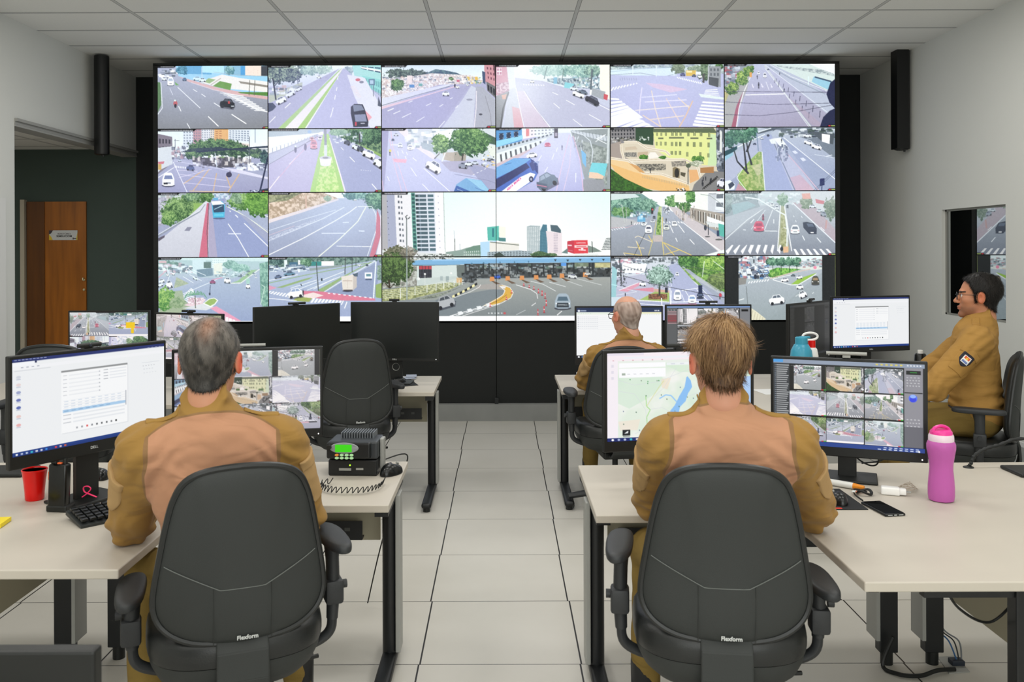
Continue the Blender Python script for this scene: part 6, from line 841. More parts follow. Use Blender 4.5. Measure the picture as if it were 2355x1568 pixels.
# ================================================================ office chairs
def prof(tab, t):
    for (a, x), (b, y) in zip(tab, tab[1:]):
        if a <= t <= b: s = (t-a)/(b-a); return x+(y-x)*s
    return tab[-1][1]
HW = [(0, .0), (.004, .055), (.02, .105), (.05, .14), (.1, .165), (.2, .186), (.35, .203), (.5, .216), (.65, .229), (.76, .235), (.84, .226), (.9, .205), (.95, .168), (.985, .115), (1, .0)]
def chair(label, loc, rz, logo=True, arms=(.745, .745), scl=(1, 1, 1)):
    t = thing('office_chair', label, 'chair', (loc[0], loc[1], 0), rz); t.scale = scl
    ZB, ZT = .545, 1.045
    def out(n=96):
        # outline by arc sampling of the half width table
        ts = [((1-math.cos(PI*i/(n/2)))/2) for i in range(n//2+1)]
        R_ = [(prof(HW, x), ZT-(ZT-ZB)*x) for x in ts]; return R_+[(-x, z) for x, z in R_[::-1][1:-1]]
    O = out(); n = len(O); cz = .78; rings = [0.001, .12, .24, .36, .48, .6, .7, .79, .87, .93, .97, .992, 1.0]
    for _ in range(2):
        O = [((O[i-1][0]+2*O[i][0]+O[(i+1) % n][0])/4, (O[i-1][1]+2*O[i][1]+O[(i+1) % n][1])/4) for i in range(n)]
    def base_y(x, z): return -.225+.75*x*x-.10*(z-.75)**2*1.5-.05*(z-.8)
    def sm(a, b, v): v = min(1, max(0, (v-a)/(b-a))); return v*v*(3-2*v)
    def face(sign, T, name, m, grow):
        V = []; Fc = []
        for r in rings:
            for (x, z) in O:
                X = x*r*grow; Z = cz+(z-cz)*r*grow; y = base_y(X, Z)+sign*T*math.sqrt(max(0, 1-r**7))
                if sign < 0:
                    zs = .705+.5*max(0, abs(X)-.06)
                    cen = 1-sm(.075, .082, abs(X)); low = 1-sm(zs-.004, zs+.003, Z)
                    y += .0035*low*(1-cen) - .0015*cen*low
                    f = abs(X)-(.075+.16*max(0, Z-.7)); y += .004*sm(-.012, .012, f)*(1-low)
                V.append((X, y, Z))
        for i in range(len(rings)-1):
            for k in range(n): a = i*n+k; b = i*n+(k+1) % n; Fc.append([a, b, b+n, a+n] if sign > 0 else [a, a+n, b+n, b])
        o = raw(name, V, Fc, m, t, True); return o
    bs = face(-1, .024, 'back_shell', M_shell, .993)
    face(1, .05, 'back_cushion', M_vinyl, 1.0)
    rim = [(x*1.0, base_y(x, z), z) for x, z in O]; MB().tube(rim+[rim[0], rim[1]], .010, 8).build('back_rim', M_vinyl, t, True)
    seam = []
    for i in range(-20, 21):
        x = i/20*.205; z = .705+.5*max(0, abs(x)-.06); seam.append((x, base_y(x, z)-.0245+.010*(abs(x)/.2)**7, z))
    MB().tube(seam, .0013, 5).build('seam', mat('seam_grey', '666a67', .6), bs)
    for q in (-1, 1): MB().tube([(q*.078, base_y(.078, z)-.0232+.004*(z < .56), z) for z in np.linspace(.55, .713, 8)], .0011, 5).build('seam', mat('seam_dark', '2a2c2b', .6), bs)
    if logo: text_obj('lettering', 'Flexform', .016, M_silver, bs, (.012, base_y(0, .565)-.0245, .567), (PI/2-.0, 0, 0), .0008, bold=.0004)
    # spine bar
    mb = MB(); pts = [(0, -.214, .556), (0, -.236, .525), (0, -.242, .45), (0, -.23, .39), (0, -.17, .355), (0, -.02, .35)]
    for a, b in zip(pts, pts[1:]):
        a, b = Vector(a), Vector(b); d = b-a; mb.box((a+b)/2, (.142, .016, d.length+.008), Matrix.Rotation(math.atan2(-d.y, d.z), 3, 'X'), bev=.005)
    mb.build('back_support', M_shell, t)
    # seat: rounded superellipse loft
    def seat(profile, name, m):
        V = []; Fc = []; N = 64
        for (s, z, dz) in profile:
            for k in range(N):
                a = 2*PI*k/N; ca, sa = math.cos(a), math.sin(a); e = 2/3.0
                x = .252*s*math.copysign(abs(ca)**e, ca); y = .02+.25*s*math.copysign(abs(sa)**e, sa); V.append((x, y, z-dz*max(0, y-.1)*1.2+(.3*x*x*dz*0)))
        for i in range(len(profile)-1):
            for k in range(N): Fc.append([i*N+k, i*N+(k+1) % N, (i+1)*N+(k+1) % N, (i+1)*N+k])
        V.append((0, .02, profile[0][1])); c0 = len(V)-1; V.append((0, .02, profile[-1][1])); c1 = c0+1
        for k in range(N): Fc.append([c0, (k+1) % N, k]); Fc.append([c1, (len(profile)-1)*N+k, (len(profile)-1)*N+(k+1) % N])
        mb = MB(); mb.add(V, Fc); return mb.build(name, m, t, True)
    seat([(.95, .478, 0), (.99, .486, 0), (1.0, .50, .1), (1.0, .52, .15), (.985, .542, .2), (.94, .558, .22), (.85, .566, .24), (.6, .566, .24), (.3, .562, .2)], 'seat', M_vinyl)
    seat([(.35, .375, 0), (.6, .38, 0), (.78, .395, 0), (.9, .425, 0), (.965, .46, 0), (.975, .482, 0)], 'seat_shell', M_shell)
    for s in (-1, 1):
        za = arms[(s+1)//2]-.745
        mb = MB(); prv = []
        for (dz, sc_) in ((-.013, .86), (-.009, .97), (-.002, 1), (.006, .99), (.011, .93), (.014, .8), (.015, .4)):
            prv.append([(s*.292+.041*sc_*math.copysign(abs(math.cos(a))**.8, math.cos(a))*(1+.12*math.sin(a))-s*.012*math.sin(a), -.03+.135*(sc_*.35+.65-.03*(1-sc_))*math.copysign(abs(math.sin(a))**.75, math.sin(a)), .745+za+dz) for a in [2*PI*k/28 for k in range(28)]])
        V_ = [v for r_ in prv for v in r_]; F__ = [[i*28+k, i*28+(k+1) % 28, (i+1)*28+(k+1) % 28, (i+1)*28+k] for i in range(6) for k in range(28)]+[list(range(28))[::-1], [6*28+k for k in range(28)]]
        mb.add(V_, F__); pad = mb.build('armrest', M_arm, t, True)
        zt_ = .735+za; mb = MB(); mb.tube([(s*.288, -.03, zt_), (s*.288, -.035, zt_-.05), (s*.291, -.035, .58), (s*.287, -.035, .50)], [.026, .021, .021, .018], 12, 1.25)
        mb.box((s*.291, -.035, .585+za*.4), (.056, .066, .075), bev=.01, seg=2); mb.cyl((s*.315, -.035, .60), (s*.333, -.035, .60), .013, 10)
        mb.tube(spline([(s*.287, -.035, .51), (s*.282, -.035, .465), (s*.25, -.03, .435), (s*.17, -.02, .405)], 4), .019, 10, .8)
        mb.build('armrest_post', M_arm, pad, True)
    MB().box((0, .0, .355), (.2, .24, .05), bev=.012).cyl((.1, .02, .35), (.26, .06, .345), .007, 8).build('mechanism', M_blk, t)
    MB().tube([(0, 0, .06), (0, 0, .2), (0, 0, .2), (0, 0, .36)], [.028, .028, .018, .018], 16).build('gas_lift', M_blk, t, True)
    for k in range(5):
        a = 2*PI*k/5+PI/2+.3; ca, sa = math.cos(a), math.sin(a); Rz = rotm(0, 0, a)
        lg = MB().tube([(ca*.02, sa*.02, .105), (ca*.16, sa*.16, .10), (ca*.30, sa*.30, .082)], [.034, .028, .021], 10, .8).build('base_leg', M_arm, t, True)
        cx, cy = ca*.295, sa*.295
        mb = MB(); mb.cyl((cx, cy, .045), (cx, cy, .085), .009, 8)
        for q in (-1, 1): mb.tube([(cx-sa*q*.010, cy+ca*q*.010, .029), (cx-sa*q*.026, cy+ca*q*.026, .029)], .028, 16)
        mb.build('caster', M_arm, lg, True)
    return t
chair('dark office chair at the front left that the grey-haired man sits on', (-.74-.07, 2.50+.20), .38, arms=(.66, .745))
chair('dark office chair at the front right that the fair-haired person sits on', (.618+.03, 2.476+.22), -.12, arms=(.745, .66))
chair('dark office chair under the bald man at the back', (.72, 5.68), .12)
chair('empty dark office chair between the back left desk and the radio', (-.955, 5.64), .36, scl=(.96, 1, 1.05))
chair('dark office chair behind the big white-screened monitor at far left', (-2.40, 4.89), .15, scl=(1, 1, 1.1))
chair('dark office chair at the right wall that the man with glasses sits on', (2.73, 5.18), 1.1)
# ================================================================ monitors
def tile(dst, src, x0, y0, x1, y1):
    Hd, Wd = dst.shape[:2]; X0, X1, Y0, Y1 = int(x0*Wd), int(x1*Wd), int(y0*Hd), int(y1*Hd); h, w = Y1-Y0, X1-X0
    yi = (np.arange(h)+.5)/h*src.shape[0]; xi = (np.arange(w)+.5)/w*src.shape[1]
    acc = 0
    for dy in (-.25, .25):
        for dx in (-.25, .25): acc = acc+src[np.clip((yi+dy*src.shape[0]/h).astype(int), 0, src.shape[0]-1)][:, np.clip((xi+dx*src.shape[1]/w).astype(int), 0, src.shape[1]-1)]
    dst[Y0:Y1, X0:X1] = acc/4
def grid_pic(W, Hh, keys, nx, ny, x0, y0, x1, y1, bg='121414', gap=.004, sat=.6, hud=True, gapy=.018, flip=()):
    c = Cv(W, Hh, (0, 0, 1600, 900), bg)
    for i, k in enumerate(keys):
        if k is None: continue
        gx, gy = i % nx, i//nx; a = x0+(x1-x0)*gx/nx; b = x0+(x1-x0)*(gx+1)/nx; u = y0+(y1-y0)*gy/ny; v = y0+(y1-y0)*(gy+1)/ny
        p = PIC[k][:, ::-1] if i in flip else PIC[k]
        tile(c.a, grade(p, sat, .95, -.01, (1.02, 1, 1.0)), a, u+gapy, b-gap, v)
        if hud and i % 3 != 1: c.R(b*1600-60, v*900-9, b*1600-34, v*900-1, 'd83030'); c.R(b*1600-34, v*900-9, b*1600-6, v*900-1, '40c040')
    return c
def dialog_pic(W=300, Hh=170):
    c = Cv(W, Hh, (0, 0, 1600, 900), 'eceef0'); c.R(0, 0, 1600, 34, '27336e'); c.D(20, 12, 330, 12, 9, 8, 'b8c0e0', .8, .7); c.R(0, 34, 210, 70, 'f2f4f8'); c.R(210, 34, 228, 52, '16204c'); c.R(0, 70, 1600, 100, 'f0f1f4'); c.D(80, 84, 280, 84, 4, 8, '9098a8', .7); c.L([20, 112, 360, 112], 5, 'b4b8c0', .6); c.D(1400, 30, 1580, 30, 4, 6, '8c94b4')
    for k, (y, col) in enumerate([(170, 'd0d4de'), (240, 'e4d4d4'), (310, '9ca4c8'), (380, '6c78b8'), (450, '5c6cb0'), (530, 'e8c8c4'), (610, 'e8b0b0')]): c.E(58, y, 22, 14, col); c.R(38, y+16, 78, y+26, 'c4cad8')
    c.R(470, 172, 1170, 770, 'bcc0c8', .5); c.R(462, 160, 1164, 764, 'f5f6f7'); c.R(462, 160, 1164, 178, '8e9092')
    for k in range(6): c.R(480, 208+k*38, 520, 214+k*38, 'a8acb4', .7); c.R(540, 206+k*38, 850, 218+k*38, 'e9ebee'); c.R(850, 204+k*38, 862, 216+k*38, '9a9ea8', .7)
    for k in range(4): c.R(900, 200+k*30, 950, 206+k*30, '9ca0a8', .8); c.R(965, 198+k*30, 1150, 206+k*30, 'e0e3e8')
    for k in range(4): c.R(478, 450+k*26, 1145, 452+k*26, 'd8dce2'); c.D(490, 462+k*26, 1120, 462+k*26, 9, 7, 'b4c4d8', .6, .6)
    c.R(476, 540, 1146, 568, 'a9cbe9'); c.D(490, 554, 1000, 554, 7, 6, '7c9cc0', .8, .6); c.R(1140, 440, 1150, 590, 'b0b4bc')
    for k in range(3): c.R(480, 590+k*36, 560, 598+k*36, 'b0b4bc', .7); c.R(580, 588+k*36, 1130, 602+k*36, 'e4e7eb')
    for k in range(9): c.R(610+k*52, 722, 628+k*52, 740, ['9a9ea4', '8c9096', 'd83838', '7c8088', '4c5054', '4c5054', '4c5054', '6c7074', '16181a'][k], .9)
    c.R(1330, 180, 1540, 184, 'ccd0d8'); c.D(1340, 215, 1500, 215, 5, 7, 'a0a4ac', .6); c.D(1350, 250, 1480, 250, 4, 7, 'b8bcc4', .6); c.D(1350, 290, 1520, 290, 5, 6, 'b8bcc4', .5)
    c.G([0, 858, 1600, 858, 1600, 900, 0, 900], '24448c', '1c3474')
    for k, col in enumerate(['ffffff', 'b8c4e0', 'c0d0e8', '3cc0d0', 'd8d8e0', 'e0e0f0', '3c90e8', '24448c', 'e84040', 'e8d0d0', 'e06030']): c.R(30+k*46, 872, 50+k*46, 888, col)
    return c.out()
def map_pic(W=300, Hh=186):
    c = Cv(W, Hh, (0, 0, 1600, 980), 'e9efe8'); c.nz([120, 120, 1600, 120, 1600, 940, 120, 940], 'dcebd8', 'f2f3ee', 26); c.nz([120, 120, 1600, 120, 1600, 940, 120, 940], 'cfe6d2', 'f0f2ec', 60, .5)
    c.P([120, 250, 560, 230, 640, 330, 500, 480, 240, 620, 120, 560], 'd2e8d4', .7); c.P([590, 300, 700, 290, 660, 420, 600, 400], 'f0dfc8', .7); c.P([120, 760, 360, 740, 330, 860, 140, 860], 'f3e0d0', .6); c.P([640, 150, 1200, 130, 1100, 240, 800, 230], 'd6ead4', .8)
    c.P([870, 290, 885, 280, 920, 330, 935, 400, 890, 470, 860, 560, 800, 620, 780, 700, 740, 790, 700, 760, 690, 660, 740, 600, 790, 500, 850, 400], '8dc0f2'); c.L([570, 520, 640, 480, 700, 490, 760, 560], 14, '9ccaf4'); c.P([1150, 560, 1260, 480, 1400, 470, 1380, 600, 1200, 640], '8dc0f2'); c.P([1100, 360, 1160, 340, 1150, 430, 1090, 420], 'dcdcf4')
    for q in ([120, 420, 300, 460, 420, 640, 440, 940], [440, 560, 620, 400, 760, 180], [300, 900, 560, 800, 700, 840, 900, 700], [120, 300, 300, 360, 560, 330, 900, 200], [430, 640, 600, 620, 740, 700], [900, 500, 1100, 440, 1300, 300], [960, 700, 1200, 680, 1600, 720], [1040, 130, 1140, 300, 1180, 600]): c.L(q, 4, 'd8dbe0'); 
    c.L([420, 480, 430, 600, 470, 640, 430, 720, 440, 860], 8, 'a8dc8c'); c.L([430, 600, 560, 400, 620, 320], 5, 'd8d88c'); c.L([520, 860, 560, 880, 460, 940], 5, 'a8d4f0')
    for _ in range(40): x = 150+c.rs.rand()*1400; y = 240+c.rs.rand()*660; c.E(x, y, 6, 8, ['4c6c5c', '5c6c8c', '7c8c7c', '3c8c4c'][_ % 4], .8)
    c.R(0, 0, 1600, 90, 'f6ecf2'); c.R(0, 0, 400, 30, 'e8e0ec'); c.D(60, 84, 700, 84, 6, 10, 'b8646c', .5, .15); c.R(180, 44, 900, 66, 'eef0f6'); c.R(0, 90, 118, 940, 'f5eef4'); c.D(60, 130, 60, 330, 3, 26, 'dcd8e4', .8)
    c.R(130, 115, 640, 165, 'fbfbfd'); c.R(130, 175, 640, 275, 'fbfbfd'); c.R(160, 225, 200, 250, 'a8b4a8'); c.D(220, 238, 560, 238, 5, 10, 'b8bcc4', .6); c.R(650, 120, 1600, 150, 'f2f4f8', .8); c.D(700, 135, 1500, 135, 8, 12, 'c8ccd8', .6)
    c.R(165, 852, 250, 915, '22282c'); c.P([185, 895, 215, 870, 230, 865, 225, 890], 'e8ecec'); c.L([170, 925, 245, 925], 8, '6c7478'); c.R(0, 940, 1600, 980, '1c2c6c')
    for k, col in enumerate(['ffffff', 'a8b4dc', 'c0c8e0', '3cb8c8', 'e8d8d0', 'ffffff', '9cc8f0', 'd8d890', '1c2c6c', 'd8e0f8']): c.E(60+k*66, 960, 14, 12, col)
    c.R(1480, 300, 1600, 700, 'a8c8f4', .9); return c.out()
def mail_pic():
    c = Cv(200, 120, (0, 0, 1600, 960), 'f4f5f6'); c.R(0, 0, 1600, 90, '1f3054'); c.E(50, 62, 24, 20, 'e8ecf4'); c.R(80, 54, 190, 70, 'b8c4dc'); c.D(1470, 60, 1570, 60, 3, 24, 'e8ecf4', .9, .6)
    c.R(0, 90, 1600, 130, 'e8f0e4'); c.D(40, 110, 300, 110, 6, 8, 'a8b0b8', .6); c.R(1200, 96, 1600, 112, 'f0e8b0'); c.D(1240, 135, 1580, 135, 8, 5, 'c4a8a8', .5)
    for k in range(7): c.R(30, 170+k*36, 44, 182+k*36, '8c94a0'); c.D(60, 176+k*36, 420, 176+k*36, 9, 6, 'b4bac4', .6, .7); c.R(30, 192+k*36, 900, 194+k*36, 'dde0e4')
    c.R(0, 905, 1600, 960, '20242c')
    for k in range(8): c.R(30+k*70, 918, 62+k*70, 946, ['ffffff', '5c88c8', '5c88c8', '4c9cdc', 'e8b040', 'ffffff', '4c9cdc', 'b8c0c8'][k])
    return c.out()
def cams_side(W, Hh, keys, nx, ny, dark=False):
    c = grid_pic(W, Hh, keys, nx, ny, .115, .05, .868, .945, '16181a')
    c.R(0, 0, 1600, 44, '8c98ac'); c.R(0, 0, 110, 34, '4c9ce0'); c.R(0, 44, 180, 900, '3c4044')
    for k in range(34): c.R(36, 60+k*22, 176-(k*37 % 30), 71+k*22, 'b4b6b8', .85); c.R(20, 62+k*22, 28, 69+k*22, '8ca0b4')
    c.R(1392, 44, 1580, 850, '8b8a92'); c.R(1412, 70, 1560, 110, '16181a'); c.R(1450, 84, 1520, 92, '2c8c34'); c.D(1100, 20, 1400, 20, 6, 16, 'e8d040', .8, .5); c.D(1420, 20, 1580, 20, 5, 14, 'eef0f4', .8, .5)
    for k in range(8): c.D(1415, 140+k*28 if k < 4 else 430+k*34, 1565, 140+k*28 if k < 4 else 430+k*34, 4+k % 2, 9, 'dcdce0', .7, .5)
    c.R(1395, 290, 1575, 300, '1c1e22'); c.E(1480, 350, 44, 40, '4c6cf0'); c.E(1480, 362, 34, 26, '2c3ce0'); c.E(1480, 330, 30, 18, '8cb0f8'); c.R(1392, 640, 1580, 850, '66666e'); c.R(0, 852, 1600, 900, '24408c'); c.D(1180, 868, 1560, 868, 7, 9, 'c8d4f0', .9, .6); c.D(1120, 886, 1560, 886, 8, 9, 'dfe8fa', .9, .6); c.E(1540, 886, 10, 10, 'ffffff')
    return c
def monitor(label, XL_, YL, XR_, YR, zt, h, pic=None, bez=.012, chin=.03, top=.012, base=True, es=1.0, logo=None, stand='plain', led=True, k=1.0, name='monitor', standx=0.0, ring=.115):
    XL_, YL, XR_, YR, h = XL_*k, YL*k, XR_*k, YR*k, h*k; zt = H-(H-zt)*k
    cx, cy = (XL_+XR_)/2, (YL+YR)/2; w = math.hypot(XR_-XL_, YR-YL); rz = math.atan2(YR-YL, XR_-XL_)
    t = thing(name, label, 'monitor', (cx, cy, ZD), rz); zb = zt-h-ZD
    MB().box((0, .014, zb+h/2), (w, .022, h), bev=.004).box((0, .032, zb+h/2), (w*.6, .03, h*.55), bev=.012).build('housing', M_blk, t)
    if pic is not None:
        o = screen_mesh('screen', pic, w-2*bez, h-top-chin, t, 0.0015, es); o.location.z = zb+chin
    else: MB().box((0, .002, zb+chin+(h-top-chin)/2), (w-2*bez, .002, h-top-chin)).build('screen', M_screenoff, t, label='switched-off dark screen')
    if logo: text_obj('lettering', logo, .014, M_silver, t, (0.0, .0022, zb+chin*.5), (PI/2, 0, 0), .0005)
    if led: MB().lathe([(.0025, 0), (.0025, .002)], 10, rotm(PI/2), (w/2-.02, .0035, zb+.012)).build('power_light', mat('led_white', 'ffffff', .4, emit='ffffff', es=2), t)
    sx = standx
    if stand == 'ring':
        mb = MB(); W2, z1, z2, zc, r = .046, .008, zb+.14, ring, .026
        for s in (-1, 1):
            arc = [(s*0+math.cos(a)*r*1, zc+math.sin(a)*r) for a in [PI/2-s*PI*k/12 for k in range(13)]]
            pts = [(0, z2), (s*W2, z2), (s*W2, z1), (0, z1)]+arc[::-1]
            mb.prism([(p[0]+sx, p[1]) for p in pts], 0, .018, rotm(PI/2), (0, .062, 0))
        mb.build('stand', M_blk, t); MB().tube([(sx+math.cos(a)*r, .05, zc+math.sin(a)*r) for a in np.linspace(0, 6.4, 24)], .003, 6).build('stand_ring', M_grey, t)
    else: MB().box((sx, .06, (zb+.15)/2), (.07, .022, zb+.15), bev=.004).build('stand', M_blk, t)
    MB().box((sx, .055, .006), (.225, .17, .011), bev=.0045).build('stand_base', M_blk, t)
    return t
monitor('large monitor with a white form window at the front left', -1.426, 2.58, -1.146, 3.05, 1.336, .333, dialog_pic(), logo='DELL', stand='ring', chin=.045, led=False, k=1.165, ring=.235)
c = grid_pic(220, 130, ['14', '41', '46', '24', '25', '15', '22', '26', '45'], 3, 3, 0, 0, 1, .985, '2a2c2e', gap=.0, gapy=.0, sat=.5, hud=False); c.haze('e8e4e4', .12, .05)
monitor('monitor with nine camera pictures behind the grey-haired man', -1.186, 3.2, -.662, 3.30, 1.286, .333, c.out(), chin=.033, k=1.165)
monitor('monitor showing a green and blue map at the front right', .3375, 2.96, .8675, 3.06, 1.305, .34, map_pic(), chin=.042, bez=.016, led=False, k=1.165)
c = cams_side(300, 196, ['46', '25', '26', '15', '36', '35', '45', '42', '41'], 3, 3)
monitor('monitor with nine camera pictures and side lists beside the pink bottle', .94, 3.117, 1.403, 2.935, 1.267, .335, grade(c.out(), .95, 1.0, .02), bez=.011, chin=.038, top=.011, k=1.165)
a_ = P(1321, 705, 6.3); b_ = P(1524, 705, 6.3)
monitor('monitor with a plain white page in front of the bald man', a_.x, 6.3, b_.x, 6.3, a_.z, .413, mail_pic(), chin=.045)
a_ = P(1529, 703, 6.32); b_ = P(1728, 703, 6.32)
c = grid_pic(170, 100, ['33', '35', '26', '44', '41', '43', '45', '26', '15'], 3, 3, .13, .04, .87, 1, '16181a', sat=.15); c.R(0, 0, 1600, 34, '7c98c8'); c.R(0, 34, 200, 900, '5c5e60'); c.D(20, 70, 190, 70, 3, 16, 'c8c8c8', .7)
for k_ in range(9): c.R(20, 90+k_*26, 190, 104+k_*26, 'a03c44' if 2 < k_ < 8 else 'b09094')
c.R(1400, 34, 1600, 900, '808286'); c.R(1430, 60, 1560, 100, '1c1e20')
monitor('monitor with grey camera pictures right of the bald man', a_.x, 6.32, b_.x, 6.32, a_.z, .413, c.out(), chin=.045)
a_ = P(805, 692, 6.15); b_ = P(1008, 690, 6.1)
monitor('switched-off monitor standing right on the back left desk', a_.x, 6.15, b_.x, 6.1, a_.z, .405, None, logo='DELL', stand='ring', chin=.022, led=True, standx=0)
monitor('switched-off monitor tilted away at the middle of the back left desk', -1.526, 5.5, -1.072, 5.93, 1.292, .36, None, bez=.004, chin=.006, top=.004, led=False)
a_ = P(155, 708, 6.0); b_ = P(343, 707, 6.0)
c = grid_pic(150, 100, ['36', '42', '21', '23'], 2, 2, 0, 0, 1, 1, '2a2c2e', gap=0, gapy=0, sat=.8, hud=False, flip=(0,)); c.R(1150, 190, 1330, 300, 'f0c820'); c.R(1250, 300, 1310, 400, 'f0c820')
monitor('monitor with four street pictures in front of the wooden door', a_.x, 6.0, b_.x, 6.0, a_.z, .36, c.out(), chin=.03)
a_ = P(355, 713.5, 6.0); b_ = P(511, 717, 5.83)
c = grid_pic(150, 100, ['24', '45', '42', '16'], 2, 2, 0, 0, 1, 1, '2a2c2e', gap=0, gapy=0, sat=.45, hud=False, flip=(0, 2)); c.haze('d8c0b8', .3, .1)
monitor('monitor with brownish street pictures next to the door-side monitor', a_.x, 6.0, b_.x, 5.83, (a_.z+b_.z)/2, .34, c.out(), chin=.03)
c = cams_side(150, 96, [None, '41', None, None, '26', None, None, None, None], 3, 3); dim = grade(c.out(), .3, .28, .02)
monitor('dim monitor seen at a slant beside the blue bottle', 1.597, 4.95, 1.962, 5.32, 1.335, .335, dim, chin=.035, k=1.165)
monitor('monitor with a white form window facing the man with glasses', 1.985, 5.36, 2.522, 5.50, 1.353, .34, dialog_pic(220, 126), logo='DELL', chin=.035, led=False, k=1.165)
# foreground monitor seen from behind, out of focus
t = thing('monitor', 'blurred dark monitor top at the bottom left corner', 'monitor', (-.98, 1.6, 0), 0)
MB().box((0, 0, .77), (.51, .034, .32), bev=.006).box((0, -.03, .76), (.3, .04, .18), bev=.015).build('housing', M_blk, t)
MB().box((0, .01, .34), (.06, .03, .62)).build('stand', M_blk, t); MB().box((0, 0, .01), (.26, .22, .018)).build('stand_base', M_blk, t)
# ================================================================ people
def nets(fn, lo, hi, h):
    'isosurface of a distance function as quads (surface nets)'
    lo = np.array(lo, float); n = np.ceil((np.array(hi)-lo)/h).astype(int)+1
    ax = [lo[i]+h*np.arange(n[i]) for i in range(3)]
    G = np.empty(n, np.float32)
    st = max(1, int(400000/(n[1]*n[2])))
    for i in range(0, n[0], st):
        X, Y, Z = np.meshgrid(ax[0][i:i+st], ax[1], ax[2], indexing='ij'); G[i:i+st] = fn(np.stack([X, Y, Z], -1).reshape(-1, 3)).reshape(X.shape)
    S = G < 0; m = np.array(n)-1
    cnt = np.zeros(m, np.int32); acc = np.zeros((*m, 3), np.float32)
    cs = [(i, j, k) for i in (0, 1) for j in (0, 1) for k in (0, 1)]
    sl = lambda c: tuple(slice(c[a], c[a]+m[a]) for a in range(3))
    for a in range(3):
        for c in cs:
            if c[a]: continue
            d = list(c); d[a] = 1; A, B = G[sl(c)], G[sl(d)]; x = (A < 0) != (B < 0)
            with np.errstate(divide='ignore', invalid='ignore'): t = np.where(x, A/(A-B), 0)
            cnt += x
            for b in range(3): acc[..., b] += np.where(x, t if b == a else c[b], 0)
    act = cnt > 0; idx = -np.ones(m, np.int64); idx[act] = np.arange(act.sum()); cell = np.stack(np.nonzero(act), -1)
    V = lo+h*(cell+acc[act]/cnt[act][:, None]); Q = []
    for a in range(3):
        b, c = (a+1) % 3, (a+2) % 3; s0 = [slice(1, m[i]) for i in range(3)]; s0[a] = slice(0, m[a]); s1 = list(s0); s1[a] = slice(1, m[a]+1)
        A, B = S[tuple(s0)], S[tuple(s1)]; x = np.nonzero(A != B); p = np.stack(x, -1)+np.array([0 if i == a else 1 for i in range(3)])
        f = A[x]; eb = np.eye(3, dtype=int)[b]; ec = np.eye(3, dtype=int)[c]
        q = [idx[tuple((p-u).T)] for u in (0*eb, eb, eb+ec, ec)]; q = np.stack(q, -1); q[~f] = q[~f][:, ::-1]; Q.append(q)
    Q = np.concatenate(Q); Q = Q[(Q >= 0).all(1)]; return V, Q
def smin(a, b, k): h = np.clip(.5+.5*(b-a)/k, 0, 1); return b*(1-h)+a*h-k*h*(1-h)
def smax(a, b, k): return -smin(-a, -b, k)
def eld(p, c, r, R=None):
    q = p-np.array(c);
    if R is not None: q = q @ R
    r = np.array(r); k0 = np.linalg.norm(q/r, axis=-1); k1 = np.linalg.norm(q/(r*r), axis=-1)+1e-9; return k0*(k0-1)/k1
def cap(p, a, b, ra, rb):
    a = np.array(a, float); b = np.array(b, float); ab = b-a; t = np.clip(((p-a) @ ab)/(ab @ ab), 0, 1); return np.linalg.norm(p-a-t[:, None]*ab, axis=-1)-(ra+(rb-ra)*t)
def n3(p, s):
    q = p*np.array(s); return (vnoise(q[:, 0]+40+q[:, 2]*.7, q[:, 1]+40-q[:, 2]*.4)+vnoise(q[:, 1]+70+q[:, 0]*.5, q[:, 2]+70)+vnoise(q[:, 2]+90-q[:, 1]*.6, q[:, 0]+90))/3-.5
def yawR(a): return np.array([[math.cos(a), -math.sin(a), 0], [math.sin(a), math.cos(a), 0], [0, 0, 1]])   # local -> world for columns
def skull(p):
    d = eld(p, (0, -.012, .030), (.0755, .098, .088)); d = smin(d, eld(p, (0, .030, -.030), (.060, .060, .080)), .03)
    d = smin(d, eld(p, (0, .035, -.068), (.050, .050, .040)), .03); return smin(d, cap(p, (0, -.025, -.03), (0, -.03, -.12), .053, .052), .025)
def headd(p):
    d = skull(p); x = np.abs(p[:, 0]); q = p.copy(); q[:, 0] = x
    d = smin(d, eld(p, (0, .080, -.100), (.022, .021, .018)), .02); d = smin(d, eld(p, (0, .080, .024), (.046, .014, .011)), .014)
    d = smax(d, -eld(q, (.031, .104, .002), (.019, .022, .013)), .012); d = smin(d, eld(q, (.031, .076, .001), (.0125, .0125, .0125)), .002)
    d = smin(d, cap(p, (0, .086, .010), (0, .112, -.028), .007, .0115), .010); d = smin(d, eld(q, (.012, .100, -.033), (.008, .010, .008)), .006)
    d = smin(d, eld(p, (0, .093, -.058), (.024, .0125, .006)), .006); d = smin(d, eld(p, (0, .091, -.069), (.021, .0125, .0065)), .006); d = smin(d, eld(q, (.045, .055, -.022), (.02, .025, .02)), .02)
    e = eld(q, (.083, -.010, -.006), (.0075, .020, .033), yawR(-.35)); e = smax(e, -eld(q, (.093, -.004, -.006), (.008, .011, .018), yawR(-.35)), .006); return smin(d, e, .008)
def hairmask(p, front=.052, nape=0, er=.026):
    y, z = p[:, 1], p[:, 2]
    a = y-np.interp(z, [-.10, -.03, .02, .05, .075, .10], [.0, .020, .028, .040, front, front+.03]); b = -(z-(-.030+nape+(y+.008)*.75)); b = np.where(y > -.008, -(z+.034), b)
    ear = er-np.sqrt(((y+.008)/.9)**2+((z+.004)/1.25)**2); ear = np.where(np.abs(p[:, 0]) > .05, ear, -1); return smax(smax(a, b, .01), ear, .008)
